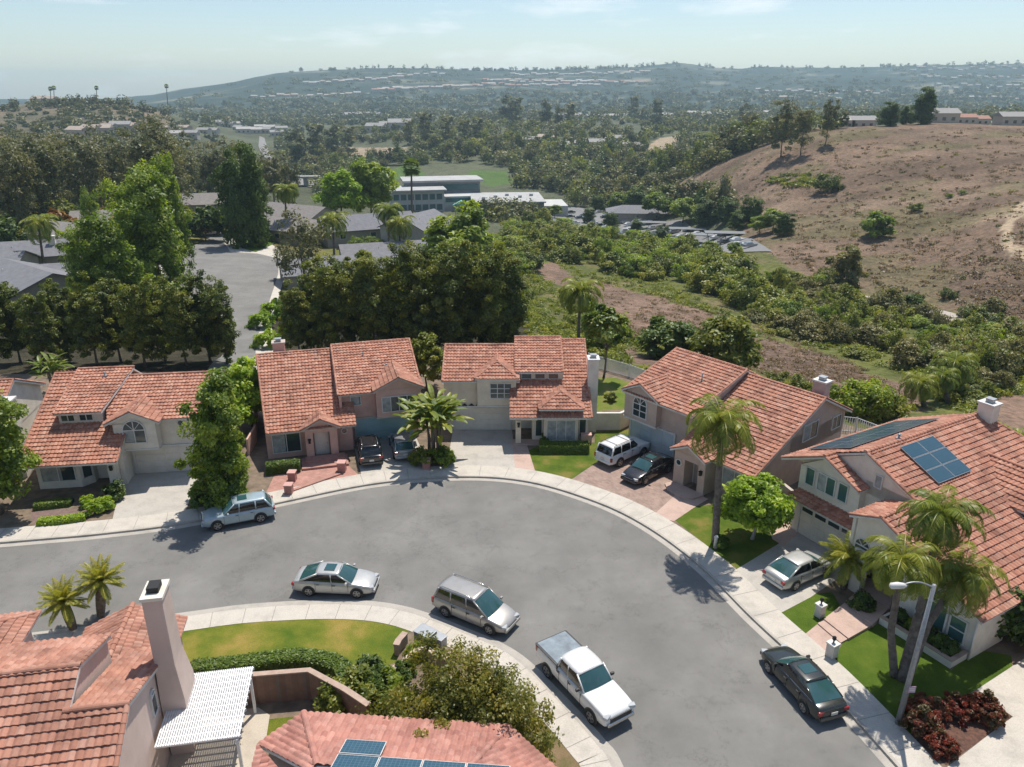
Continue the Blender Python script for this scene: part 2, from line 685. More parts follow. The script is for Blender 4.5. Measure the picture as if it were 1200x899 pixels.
def proj(x, y, z):
    z = z - CAM_H
    d = y * CP - z * SP
    u = y * SP + z * CP
    return 600 + FPX * x / d, 449.5 - FPX * u / d


def inpoly(px, py, poly):
    px = np.asarray(px, float)
    py = np.asarray(py, float)
    r = np.zeros(px.shape, bool)
    n = len(poly)
    for i in range(n):
        x0, y0 = poly[i]
        x1, y1 = poly[(i + 1) % n]
        c = ((y0 > py) != (y1 > py)) & (px < (x1 - x0) * (py - y0) / ((y1 - y0) + 1e-12) + x0)
        r ^= c
    return r


def land_poly(pix):
    """an outline surveyed in the picture, dropped onto the land as world XY"""
    return [hit(*p)[:2] for p in pix]


# land cover zones, as world outlines
Z_HILL = land_poly([(762, 222), (800, 212), (850, 188), (900, 168), (950, 152), (1010, 147), (1100, 144), (1200, 147), (1330, 150), (1330, 410), (1200, 395), (1120, 365), (1050, 352), (1000, 335), (935, 322), (880, 290), (860, 262), (900, 255), (870, 240), (800, 235)])
Z_PATCH = [land_poly(p) for p in (
    [(690, 325), (740, 342), (800, 358), (850, 372), (852, 386), (815, 396), (770, 394), (735, 396), (715, 362)],
    [(862, 390), (905, 400), (960, 414), (1010, 430), (1062, 453), (1088, 480), (1050, 484), (1000, 472), (950, 454), (905, 442), (870, 426)],
    [(625, 312), (650, 308), (690, 340), (720, 352), (735, 372), (730, 395), (700, 370), (668, 340), (635, 325)],
    [(725, 405), (760, 415), (800, 430), (790, 445), (740, 432)],
    [(1150, 470), (1230, 455), (1260, 600), (1200, 580), (1190, 520)],
    [(860, 340), (930, 345), (900, 362)])]
Z_TRACK = land_poly([(1215, 230), (1186, 243), (1173, 268), (1174, 290), (1186, 300), (1205, 306), (1205, 292), (1190, 286), (1185, 270), (1192, 256), (1215, 246)])
Z_CLEAR = [land_poly(p) for p in ([(765, 165), (795, 158), (792, 178), (775, 186), (752, 184)], [(390, 172), (475, 172), (480, 184), (395, 186)], [(60, 128), (140, 122), (175, 134), (130, 140), (70, 138)], [(735, 192), (758, 182), (762, 190), (740, 198)])]
Z_LAWN = [land_poly(p) for p in ([(548, 200), (595, 200), (600, 215), (575, 219), (552, 210)], [(455, 200), (480, 190), (500, 205), (455, 212)])]


def build_terrain():
    ys = np.concatenate([np.linspace(8, 64, 20), np.exp(np.linspace(math.log(65), math.log(700), 260)), np.exp(np.linspace(math.log(704), math.log(4300), 150)), np.exp(np.linspace(math.log(4400), math.log(7000), 10))])
    az = np.linspace(-1.15, 1.15, 420)
    A, Y = np.meshgrid(az, ys)
    X = A * np.maximum(Y, 60)
    Zt = terrain_z(X, Y)
    rows, cols = X.shape
    V = np.stack([X.ravel(), Y.ravel(), Zt.ravel()], 1)
    i = np.arange(rows * cols).reshape(rows, cols)
    F = np.stack([i[:-1, :-1].ravel(), i[:-1, 1:].ravel(), i[1:, 1:].ravel(), i[1:, :-1].ravel()], 1)
    x, y, z = V.T
    c_scrub = np.array([0.10, 0.115, 0.04])
    c_dry = np.array([0.165, 0.117, 0.084])
    c_tan = np.array([0.34, 0.27, 0.19])
    c_green = np.array([0.115, 0.125, 0.035])
    c_wood = np.array([0.075, 0.082, 0.05])
    c_far = np.array([0.028, 0.045, 0.036])
    n1 = fbm(x / 14, y / 14, 4, 21)[:, None]
    n2 = fbm(x / 60, y / 60, 4, 33)[:, None]
    ft = np.clip((fbm(x / 9, y / 9, 4, 61)[:, None] - 0.5) * 4, 0, 1)
    col = (c_green * (1 - n1) + c_scrub * n1) * (1 - ft * .6) + np.array([0.21, 0.155, 0.10]) * ft * .6
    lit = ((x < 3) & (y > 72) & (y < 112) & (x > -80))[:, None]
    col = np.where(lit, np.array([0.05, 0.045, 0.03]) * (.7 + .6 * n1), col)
    col = col * np.where(n1 > 0.5, 1.0, 1.1)
    wood = (y > 260)[:, None]
    col = np.where(wood, c_wood * (0.8 + n2), col)
    w = np.clip((y - 1700) / 500, 0, 1)[:, None]
    n3 = fbm(x / 160, y / 90, 4, 55)[:, None]
    col = col * (1 - w) + (c_far * (0.7 + n3) + c_tan * np.clip((n3 - 0.58) * 4, 0, 0.6)) * w
    m = inpoly(x, y, Z_HILL)[:, None]
    dry = c_dry * (0.45 + 1.2 * fbm(x / 30 + y / 60, y / 13, 5, 3)[:, None]) + c_tan * np.clip((fbm(x / 45, y / 30, 3, 77)[:, None] - 0.5) * 1.2, 0, 0.4)
    sc = np.clip((fbm(x / 22, y / 14, 4, 91)[:, None] - 0.55) * 4.0, 0, 0.35)
    dry = dry * (1 - sc) + c_scrub * 1.15 * sc
    col = np.where(m, dry, col)
    for P in Z_PATCH:
        m = inpoly(x + (fbm(x / 5, y / 5, 3, 6) - 0.45) * 7, y + (fbm(x / 5, y / 5, 3, 8) - 0.45) * 9, P)[:, None]
        col = np.where(m, np.array([0.195, 0.135, 0.102]) * (0.6 + 0.85 * n1), col)
    m = inpoly(x, y, Z_TRACK)[:, None]
    col = np.where(m, c_tan * 1.1, col)
    for P in Z_CLEAR:
        col = np.where(inpoly(x, y, P)[:, None], c_tan * (0.8 + 0.4 * n1), col)
    for P in Z_LAWN:
        col = np.where(inpoly(x, y, P)[:, None], np.array([0.085, 0.14, 0.04]), col)
    hl = ((y > 600) & (y < 1300) & (x / y < -0.42))[:, None]
    nn = fbm(x / 60, y / 40, 4, 15)[:, None]
    nn = np.clip((nn - .3) * 2.4, 0, 1)
    col = np.where(hl, c_tan * 0.62 * (1 - nn) + c_wood * nn, col)
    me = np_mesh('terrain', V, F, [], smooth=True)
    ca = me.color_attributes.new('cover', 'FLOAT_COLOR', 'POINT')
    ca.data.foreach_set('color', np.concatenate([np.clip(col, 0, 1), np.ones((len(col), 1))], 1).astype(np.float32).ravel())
    m, nt, b = new_mat('land')
    b.inputs['Roughness'].default_value = 0.95
    b.inputs['Specular IOR Level'].default_value = 0.1
    va = nt.nodes.new('ShaderNodeVertexColor')
    va.layer_name = 'cover'
    n = noise(nt, 0.9, 8, 0.7)
    r = ramp(nt, [(0.4, 0.42, 0.42), (1, 1, 1), (1.6, 1.5, 1.4)], [0.33, 0.5, 0.68])
    nt.links.new(n.outputs['Fac'], r.inputs['Fac'])
    c = mixc(nt, 0.75, va.outputs['Color'], r.outputs['Color'], 'MULTIPLY')
    nb = noise(nt, 0.12, 6, 0.7)
    r2 = ramp(nt, [(0.65, 0.68, 0.65), (1, 1, 1), (1.2, 1.15, 1.1)], [0.35, 0.5, 0.66])
    nt.links.new(nb.outputs['Fac'], r2.inputs['Fac'])
    c = mixc(nt, 0.8, c, r2.outputs['Color'], 'MULTIPLY')
    nt.links.new(c, b.inputs['Base Color'])
    add_bump(nt, b, n.outputs['Fac'], 0.8, 0.5)
    me.materials.append(m)
    o = link(bpy.data.objects.new('terrain', me))
    o['kind'] = 'structure'
    return o


build_terrain()
# ------------------------------------------------------------------ street, kerbs, pavements, yards
def mat_asphalt():
    m, nt, b = new_mat('asphalt')
    b.inputs['Roughness'].default_value = 0.88
    n = noise(nt, 0.22, 6, 0.65)
    r = ramp(nt, [(0.15, 0.146, 0.135), (0.188, 0.182, 0.169), (0.23, 0.223, 0.208)], [0.3, 0.5, 0.7])
    nt.links.new(n.outputs['Fac'], r.inputs['Fac'])
    n2 = noise(nt, 45, 3, 0.7)
    r2 = ramp(nt, [(0.72, 0.72, 0.72), (1.15, 1.15, 1.15)], [0.3, 0.7])
    nt.links.new(n2.outputs['Fac'], r2.inputs['Fac'])
    c = mixc(nt, 0.7, r.outputs['Color'], r2.outputs['Color'], 'MULTIPLY')
    # sealed cracks and long stains
    tc_ = nt.nodes.new('ShaderNodeTexCoord')
    vo = nt.nodes.new('ShaderNodeTexVoronoi')
    vo.feature = 'DISTANCE_TO_EDGE'
    vo.inputs['Scale'].default_value = 0.16
    wv = noise(nt, 0.6, 5, 0.7)
    va = nt.nodes.new('ShaderNodeVectorMath')
    va.operation = 'ADD'
    sc = nt.nodes.new('ShaderNodeVectorMath')
    sc.operation = 'SCALE'
    sc.inputs['Scale'].default_value = 4.5
    nt.links.new(wv.outputs['Color'], sc.inputs[0])
    nt.links.new(tc_.outputs['Object'], va.inputs[0])
    nt.links.new(sc.outputs[0], va.inputs[1])
    nt.links.new(va.outputs[0], vo.inputs['Vector'])
    r3 = ramp(nt, [(0.55, 0.55, 0.55), (1, 1, 1)], [0.0, 0.010])
    nt.links.new(vo.outputs['Distance'], r3.inputs['Fac'])
    c = mixc(nt, 0.5, c, r3.outputs['Color'], 'MULTIPLY')
    n4 = noise(nt, 0.55, 9, 0.78)
    r4 = ramp(nt, [(0.62, 0.62, 0.62), (1, 1, 1)], [0.30, 0.45])
    nt.links.new(n4.outputs['Fac'], r4.inputs['Fac'])
    c = mixc(nt, 0.75, c, r4.outputs['Color'], 'MULTIPLY')
    nt.links.new(c, b.inputs['Base Color'])
    add_bump(nt, b, n2.outputs['Fac'], 0.3, 0.01)
    return m


def mat_concrete(name, base, joint=1.5, rot=0.0):
    m, nt, b = new_mat(name)
    b.inputs['Roughness'].default_value = 0.85
    n = noise(nt, 0.9, 7, 0.65)
    r = ramp(nt, [tuple(x * 0.78 for x in base), base, tuple(x * 1.08 for x in base)], [0.28, 0.5, 0.75])
    nt.links.new(n.outputs['Fac'], r.inputs['Fac'])
    n2 = noise(nt, 14, 5, 0.7)
    r2 = ramp(nt, [(0.8, 0.79, 0.77), (1.05, 1.05, 1.05)], [0.35, 0.6])
    nt.links.new(n2.outputs['Fac'], r2.inputs['Fac'])
    c = mixc(nt, 0.6, r.outputs['Color'], r2.outputs['Color'], 'MULTIPLY')
    nt.links.new(c, b.inputs['Base Color'])
    n3 = noise(nt, 60, 2)
    add_bump(nt, b, n3.outputs['Fac'], 0.15, 0.01)
    return m


def mat_grass(name, c1, c2, c3, s=0.5):
    m, nt, b = new_mat(name)
    b.inputs['Roughness'].default_value = 0.9
    b.inputs['Specular IOR Level'].default_value = 0.15
    n = noise(nt, s, 6, 0.6)
    r = ramp(nt, [c1, c2, c3], [0.33, 0.5, 0.68])
    nt.links.new(n.outputs['Fac'], r.inputs['Fac'])
    n2 = noise(nt, 22, 5, 0.8)
    r2 = ramp(nt, [(0.55, 0.58, 0.5), (1.25, 1.25, 1.15)], [0.3, 0.7])
    nt.links.new(n2.outputs['Fac'], r2.inputs['Fac'])
    c = mixc(nt, 0.8, r.outputs['Color'], r2.outputs['Color'], 'MULTIPLY')
    nt.links.new(c, b.inputs['Base Color'])
    add_bump(nt, b, n2.outputs['Fac'], 0.8, 0.06)
    return m


def mat_paver(name, c1, c2, grout, w=0.24, rot=0.0):
    m, nt, b = new_mat(name)
    b.inputs['Roughness'].default_value = 0.85
    t = nt.nodes.new('ShaderNodeTexCoord')
    mp_ = nt.nodes.new('ShaderNodeMapping')
    mp_.inputs['Rotation'].default_value = (0, 0, rot)
    nt.links.new(t.outputs['Object'], mp_.inputs['Vector'])
    br = nt.nodes.new('ShaderNodeTexBrick')
    br.inputs['Scale'].default_value = 1.0
    br.inputs['Brick Width'].default_value = w
    br.inputs['Row Height'].default_value = w / 2
    br.inputs['Mortar Size'].default_value = 0.008
    br.inputs['Color1'].default_value = (*c1, 1)
    br.inputs['Color2'].default_value = (*c2, 1)
    br.inputs['Mortar'].default_value = (*grout, 1)
    nt.links.new(mp_.outputs[0], br.inputs['Vector'])
    n = noise(nt, 1.4, 6)
    r = ramp(nt, [(0.72, 0.7, 0.7), (1.1, 1.1, 1.1)], [0.33, 0.66])
    nt.links.new(n.outputs['Fac'], r.inputs['Fac'])
    c = mixc(nt, 0.8, br.outputs['Color'], r.outputs['Color'], 'MULTIPLY')
    nt.links.new(c, b.inputs['Base Color'])
    return m


ASPH = mat_asphalt()
CONC = mat_concrete('pavement_concrete', (0.52, 0.48, 0.42))
CONC_D = mat_concrete('driveway_concrete', (0.45, 0.42, 0.375))
CONC_P = mat_concrete('pink_concrete', (0.50, 0.36, 0.30))
GUTTER = mat_concrete('gutter_concrete', (0.42, 0.39, 0.345))
DIRT = mat_simple('yard_dirt', (0.23, 0.17, 0.12), (0.13, 0.10, 0.07), 1.5, 0.95, 0.4, 20)
MULCH = mat_simple('red_mulch', (0.16, 0.075, 0.05), (0.07, 0.04, 0.03), 6, 0.95, 0.6, 30)
GRASS_G = mat_grass('lawn_green', (0.055, 0.10, 0.010), (0.085, 0.14, 0.015), (0.13, 0.17, 0.025))
GRASS_Y = mat_grass('lawn_mottled', (0.085, 0.14, 0.015), (0.18, 0.195, 0.028), (0.34, 0.25, 0.07), 0.38)
GRASS_P = mat_grass('lawn_patchy', (0.09, 0.16, 0.02), (0.15, 0.19, 0.035), (0.24, 0.21, 0.07), 0.5)
GRASS_M = mat_grass('lawn_worn', (0.06, 0.105, 0.012), (0.105, 0.15, 0.018), (0.22, 0.185, 0.05), 0.6)
DRYG = mat_grass('dry_grass', (0.13, 0.14, 0.05), (0.24, 0.17, 0.10), (0.30, 0.21, 0.13), 0.9)
PAVER = mat_paver('driveway_paver', (0.36, 0.26, 0.21), (0.28, 0.19, 0.155), (0.28, 0.22, 0.18), 0.24, 0.8)
PAVER_B = mat_paver('walk_paver', (0.48, 0.25, 0.20), (0.40, 0.20, 0.16), (0.32, 0.22, 0.18), 0.24, 0.3)

FAR_PX = [(30, 635), (120, 627), (220, 614), (330, 590), (440, 568), (540, 560), (620, 566), (700, 590), (760, 620), (820, 665), (880, 725), (960, 800), (1050, 899)]
NEAR_PX = [(50, 745), (130, 735), (220, 722), (300, 712), (400, 708), (470, 715), (540, 740), (600, 768), (650, 815), (700, 870), (720, 899)]
far_c = [(-90, 29), (-60, 38.0), (-42, 42.0)] + [at(*p) for p in FAR_PX] + [(18.2, 21), (19.2, 14), (19.6, 4)]
near_c = [(-90, 17), (-60, 26.8), (-40, 31.4)] + [at(*p) for p in NEAR_PX] + [(5.4, 21), (6.2, 14), (6.6, 4)]
far_c = smooth_line(far_c, 8)
near_c = smooth_line(near_c, 8)
# travel left -> right: the far side is to the left (+), the near side to the right (-)
street = sheet('street', offset_line(far_c, 0.05) + offset_line(near_c, -0.05)[::-1], 0.0, ASPH)


def strip(name, line, d0, d1, z, mat, thick=0.0, kind='structure', ev=None):
    a = offset_line(line, d0)
    b = offset_line(line, d1)
    n = len(a)
    mb = MB()
    for i in range(n - 1):
        q = [a[i], a[i + 1], b[i + 1], b[i]]
        if thick:
            v = [(p[0], p[1], z) for p in q] + [(p[0], p[1], z - thick) for p in q]
            if d1 < d0:
                mb.add(v, [(3, 2, 1, 0), (4, 5, 6, 7), (0, 1, 5, 4), (2, 3, 7, 6)])
            else:
                mb.add(v, [(0, 1, 2, 3), (7, 6, 5, 4), (4, 5, 1, 0), (6, 7, 3, 2)])
        else:
            v = [(p[0], p[1], z) for p in q]
            mb.add(v, [(0, 1, 2, 3)] if d1 > d0 else [(3, 2, 1, 0)])
    o = mb.build(name, mat)
    o['kind'] = kind
    return o


KZ = 0.13
strip('gutter_far', far_c, -0.45, 0.02, 0.006, GUTTER)
strip('kerb_far', far_c, 0.0, 0.16, KZ, GUTTER, 0.3)
strip('pavement_far', far_c, 0.16, 1.85, KZ - 0.004, CONC, 0.3)
strip('gutter_near', near_c, 0.40, -0.02, 0.006, GUTTER)
strip('kerb_near', near_c, 0.0, -0.16, KZ, GUTTER, 0.3)
strip('pavement_near', near_c, -0.16, -1.5, KZ - 0.004, CONC, 0.3)
# pavement joints, cut lines across the slabs
jm = MB()
for line, d0, d1 in ((far_c, 0.16, 1.85), (near_c, -0.16, -1.5)):
    L = 0
    a, b = offset_line(line, d0), offset_line(line, d1)
    for i in range(1, len(line)):
        seg = math.dist(line[i], line[i - 1])
        L += seg
        if L > 1.5:
            L = 0
            u = (np.array(line[i]) - np.array(line[i - 1])) / seg * 0.012
            jm.add([(a[i][0] - u[0], a[i][1] - u[1], KZ + 0.002), (a[i][0] + u[0], a[i][1] + u[1], KZ + 0.002), (b[i][0] + u[0], b[i][1] + u[1], KZ + 0.002), (b[i][0] - u[0], b[i][1] - u[1], KZ + 0.002)], [(0, 1, 2, 3)])
jo = jm.build('pavement_joints', mat_simple('joint', (0.20, 0.18, 0.16)))
jo['kind'] = 'structure'
# yard ground on both sides of the street (top at 0.10)
yf = offset_line(far_c, 1.84)
sheet('yard_ground_far', yf + [(70, 4), (78, 10), (58, 36), (45, 48), (37, 57), (29, 63), (21, 68), (15, 74), (10, 77), (2, 79), (-20, 77), (-60, 75), (-110, 73)], 0.10, DIRT, 0.5)
yn = offset_line(near_c, -1.49)
sheet('yard_ground_near', yn + [(4, 0), (-90, 0)], 0.10, DIRT, 0.5)


def plot(name, pix, z, mat, thick=0.0, world=False):
    pts = pix if world else [at(p[0], p[1], 0.1) for p in pix]
    return sheet(name, pts, z, mat, thick)


Z1, Z2, Z3 = 0.106, 0.112, 0.118
# lawns
plot('lawn', [(617, 529), (625, 551), (668, 563), (700, 541), (754, 512), (748, 502), (697, 506), (697, 519), (640, 518)], Z1, GRASS_M)
plot('lawn', [(697, 443), (722, 443), (748, 452), (745, 478), (697, 482)], Z1, GRASS_P)
plot('lawn', [(790, 609), (812, 594), (850, 590), (880, 606), (905, 615), (918, 636), (866, 668), (835, 645)], Z1, GRASS_M)
plot('lawn', [(914, 719), (940, 745), (966, 729), (984, 709), (975, 694), (952, 696)], Z1, GRASS_G)
plot('lawn', [(972, 780), (990, 750), (1023, 735), (1040, 722), (1115, 786), (1135, 760), (1185, 768), (1188, 800), (1143, 808), (1066, 862)], Z1, GRASS_G)
plot('lawn', [(205, 735), (300, 722), (380, 719), (440, 724), (480, 738), (464, 776), (414, 797), (395, 778), (350, 775), (225, 795)], Z1, GRASS_Y)
plot('lawn', [(296, 845), (352, 839), (330, 858), (308, 877), (298, 905), (286, 905)], Z1, GRASS_Y)
plot('dry_grass_bank', [(590, 772), (630, 800), (690, 870), (716, 905), (560, 905), (540, 830)], Z1, DRYG)
# driveways
plot('driveway', [(146, 548), (236, 548), (216, 603), (130, 617)], Z2, CONC_D)
plot('driveway', [(412, 512), (483, 503), (505, 550), (426, 566)], Z2, CONC_D)
plot('driveway', [(531, 502), (600, 502), (604, 548), (600, 556), (520, 556), (525, 540)], Z2, CONC_D)
plot('path', [(600, 520), (617, 520), (627, 552), (604, 550)], Z3, CONC_P)
plot('driveway', [(668, 563), (715, 532), (757, 513), (800, 545), (815, 566), (770, 600), (790, 609), (740, 590)], Z2, PAVER)
plot('path', [(770, 600), (800, 572), (830, 585), (812, 596), (790, 611), (765, 606)], Z3, CONC_P)
plot('driveway', [(862, 668), (918, 634), (938, 622), (1004, 662), (985, 676), (950, 700), (914, 719), (895, 720), (850, 672)], Z2, CONC_D)
plot('path', [(901, 619), (925, 611), (938, 624), (918, 640), (905, 632)], Z3, CONC_P)
plot('driveway', [(1110, 899), (1186, 840), (1145, 808), (1200, 772), (1260, 820), (1260, 905), (1110, 905)], Z2, CONC)
plot('path', [(305, 592), (322, 556), (402, 540), (424, 560), (420, 567), (330, 584)], Z2, PAVER_B)
plot('planting_bed', [(1066, 862), (1143, 810), (1187, 840), (1109, 897)], Z2, MULCH)
plot('planting_bed', [(36, 600), (90, 596), (88, 612), (40, 620)], Z1, mat_simple('plum_mulch', (0.22, 0.15, 0.13), (0.15, 0.10, 0.09), 5, 0.95, 0.5, 30))
# street down the slope behind the houses (its own level, follows the land)
def drape(name, pix, mat, dz=0.12, n=26):
    """a paved area laid on the sloping land inside an outline"""
    P = land_poly(pix)
    xs = [p[0] for p in P]
    ys = [p[1] for p in P]
    gx = np.linspace(min(xs), max(xs), n)
    gy = np.linspace(min(ys), max(ys), n)
    bm = bmesh.new()
    G = {}
    X, Y = np.meshgrid(gx, gy)
    Zg = terrain_z(X, Y) + dz
    for j in range(n):
        for i in range(n):
            G[i, j] = bm.verts.new((X[j, i], Y[j, i], Zg[j, i]))
    for j in range(n - 1):
        for i in range(n - 1):
            bm.faces.new((G[i, j], G[i + 1, j], G[i + 1, j + 1], G[i, j + 1]))
    # cut along the outline
    m = len(P)
    for k in range(m):
        a, b = P[k], P[(k + 1) % m]
        d = Vector((b[0] - a[0], b[1] - a[1], 0))
        nn = Vector((d.y, -d.x, 0)).normalized()
        bmesh.ops.bisect_plane(bm, geom=bm.verts[:] + bm.edges[:] + bm.faces[:], plane_co=(a[0], a[1], 0), plane_no=nn)
    dead = []
    for f in bm.faces:
        c = f.calc_center_median()
        if not inpoly(np.array([c.x]), np.array([c.y]), P)[0]:
            dead.append(f)
    bmesh.ops.delete(bm, geom=dead, context='FACES')
    me = bpy.data.meshes.new(name)
    bm.to_mesh(me)
    bm.free()
    me.materials.append(mat)
    o = link(bpy.data.objects.new(name, me))
    o['kind'] = 'structure'
    return o


drape('pavement_lower', [(278, 470), (330, 462), (318, 380), (332, 330), (336, 300), (300, 272), (250, 282), (180, 312), (170, 350), (286, 350)], CONC, 0.10)
drape('road_lower', [(230, 470), (296, 460), (300, 400), (314, 360), (326, 322), (328, 304), (302, 298), (270, 296), (262, 284), (246, 282), (228, 288), (196, 312), (186, 340), (250, 360), (270, 400)], ASPH, 0.16)
drape('lawn_lower', [(276, 284), (330, 276), (326, 284), (300, 296), (284, 292)], GRASS_G, 0.2, 14)
drape('road_lower', [(248, 283), (262, 286), (272, 279), (262, 272), (250, 272), (238, 276)], ASPH, 0.17, 12)
drape('path_valley', [(1010, 347), (1040, 352), (1100, 364), (1150, 378), (1196, 392), (1186, 396), (1140, 384), (1090, 372), (1030, 358)], mat_concrete('valley_path', (0.42, 0.37, 0.32)), 0.25)
for pix in ([(304, 160), (310, 162), (318, 185), (328, 205), (320, 206), (310, 190), (303, 172)], [(322, 204), (345, 208), (375, 216), (372, 222), (340, 216), (318, 212)]):
    drape('road_distant', pix, mat_simple('distant_road', (0.22, 0.21, 0.20), None, 0.05), 0.6, 14)
drape('parking_lot', [(640, 240), (700, 246), (720, 262), (800, 258), (880, 280), (905, 296), (800, 300), (730, 282), (650, 262)], mat_simple('lot_asphalt', (0.20, 0.20, 0.20), None, 0.05), 0.3, 20)
# ------------------------------------------------------------------ houses
TILE_P, TILE_L = 0.28, 0.385


class House:
    def __init__(s, name, o, yaw, label, cat='house', tile='clay_tile', wall=None, trim=None):
        s.root = empty(name, (o[0], o[1], 0.0), R(yaw))
        tag(s.root, label, cat)
        s.tile = MATS[tile]
        s.tv, s.tf, s.tuv, s.parts = [], [], [], []
        s.fas = MB()
        s.wallm = wall or S_WHITE
        s.trim = trim or TRIM
        s.wmb = MB()
        s.name = name

    # --- roof
    def plane(s, pts, trim=True, thick=0.14, tl=TILE_L, tp=TILE_P, amp=0.055, org=None, eave=True):
        """a tiled slope; the first two points are its lower edge, left to right seen from outside below"""
        P = [Vector(p) for p in pts]
        u = (P[1] - P[0])
        u.z = 0
        u.normalize()
        n = Vector((0, 0, 0))
        for i in range(len(P)):
            n += (P[i] - P[0]).cross(P[(i + 1) % len(P)] - P[0])
        n.normalize()
        if n.z < 0:
            n = -n
        v = n.cross(u).normalized()
        if v.z < 0:
            v = -v
        O = Vector(org) if org is not None else P[0]
        U = [(p - O).dot(u) for p in P]
        Vv = [(p - O).dot(v) for p in P]
        u0, u1, v1 = math.floor((min(U) - 0.1) / tp) * tp, max(U) + 0.1, max(Vv) + 0.1
        c0 = int(math.floor((min(Vv) - .02) / tl))
        k = 8
        us = np.arange(u0, u1 + tp / k, tp / k)
        nc = int(math.ceil((v1 + 0.02) / tl))
        vr, hr, cr = [], [], []
        for c in range(c0, nc):
            vr += [c * tl - 0.03, (c + 1) * tl - 0.03]
            hr += [0.072, 0.006]
            cr += [c + 0.02, c + 0.98]
        vr, hr, cr = np.array(vr), np.array(hr), np.array(cr)
        ph = (us / tp) % 1.0
        w = (0.5 - 0.5 * np.cos(2 * np.pi * ph)) ** 0.75
        h = amp * w
        UU, VV = np.meshgrid(us, vr)
        jit = nrg.random(len(vr) // 2)
        HH = h[None, :] + hr[:, None]
        tn = np.floor(us / tp).astype(int)
        tn = tn - tn.min()
        jt = nrg.normal(0, 0.008, (nc - c0, tn.max() + 2))
        HH = HH + np.repeat(jt, 2, axis=0)[:, tn]
        base = np.array(O)
        V3 = base + UU[..., None] * np.array(u) + VV[..., None] * np.array(v) + HH[..., None] * np.array(n)
        seed = nrg.integers(0, 900)
        uv = np.stack([np.broadcast_to(us / tp + seed, UU.shape), np.broadcast_to(cr[:, None] + seed, UU.shape)], -1)
        rows, cols = UU.shape
        idx = np.arange(rows * cols).reshape(rows, cols)
        F = np.stack([idx[:-1, :-1], idx[:-1, 1:], idx[1:, 1:], idx[1:, :-1]], -1).reshape(-1, 4)
        me = np_mesh('tmp', V3.reshape(-1, 3), F, s.tile, uv=uv.reshape(-1, 2))
        bm = bmesh.new()
        bm.from_mesh(me)
        bpy.data.meshes.remove(me)
        cen = sum(P, Vector((0, 0, 0))) / len(P)
        m = len(P)
        for i in range(m):
            a, b = P[i], P[(i + 1) % m]
            e = (b - a)
            if e.length < 1e-4:
                continue
            nn = e.cross(n).normalized()
            if (cen - a).dot(nn) > 0:
                nn = -nn
            off = 0.05 if (i == 0 and eave) else 0.0
            bmesh.ops.bisect_plane(bm, geom=bm.verts[:] + bm.edges[:] + bm.faces[:], plane_co=a + nn * off, plane_no=nn, clear_outer=True)
        s.parts.append(bm)
        if trim:
            d = Vector((0, 0, -thick))
            s.fas.prism([p - Vector((0, 0, 0.012)) for p in P], d)

    def cap(s, a, b, r=0.12, step=0.38):
        """row of barrel caps along a ridge, hip or rake"""
        a, b = Vector(a), Vector(b)
        L = (b - a).length
        d = (b - a) / L
        k = max(1, int(round(L / step)))
        side = d.cross(Vector((0, 0, 1))).normalized()
        up = side.cross(d).normalized()
        bm = bmesh.new()
        uvl = bm.loops.layers.uv.new('tile')
        seed = rnd.randint(0, 900)
        for i in range(k):
            p0, p1 = a + d * L * i / k, a + d * L * (i + 1.12) / k
            ring = []
            for p, rr in ((p0, r * 1.12), (p1, r * 0.92)):
                ring.append([bm.verts.new(p + side * math.cos(t) * rr + up * (math.sin(t) * rr * 0.95 + 0.03)) for t in [math.pi * j / 6 for j in range(7)]])
            for j in range(6):
                f = bm.faces.new((ring[0][j], ring[0][j + 1], ring[1][j + 1], ring[1][j]))
                for lp in f.loops:
                    lp[uvl].uv = (seed + 0.5, i + 0.5)
            f = bm.faces.new(ring[0])
            for lp in f.loops:
                lp[uvl].uv = (seed + 0.5, i + 0.5)
        s.parts.append(bm)

    # --- walls
    def box(s, x0, x1, y0, y1, z0, z1):
        s.wmb.box(x0, x1, y0, y1, z0, z1)

    def gable(s, pts, vec):
        s.wmb.prism(pts, vec)

    def finish(s):
        vs_, fs_, uvs = [], [], []
        full = bmesh.new()
        tmp = bpy.data.meshes.new('t')
        for bm in s.parts:
            bm.to_mesh(tmp)
            full.from_mesh(tmp)
            bm.free()
        bpy.data.meshes.remove(tmp)
        me = bpy.data.meshes.new('roof')
        full.to_mesh(me)
        full.free()
        me.materials.append(s.tile)
        s.roof = link(bpy.data.objects.new('roof', me), s.root)
        if s.fas.v:
            s.fas.build('fascia', s.trim, s.roof)
        if s.wmb.v:
            s.wall = s.wmb.build('wall', s.wallm, s.root)

    def frame(s, x, y, z, face):
        """local matrix of a fitting on a wall: face 0 looks to -y, 90 looks to +x, 180 +y, -90 -x"""
        return Matrix.Translation((x, y, z)) @ Matrix.Rotation(R(face), 4, 'Z')

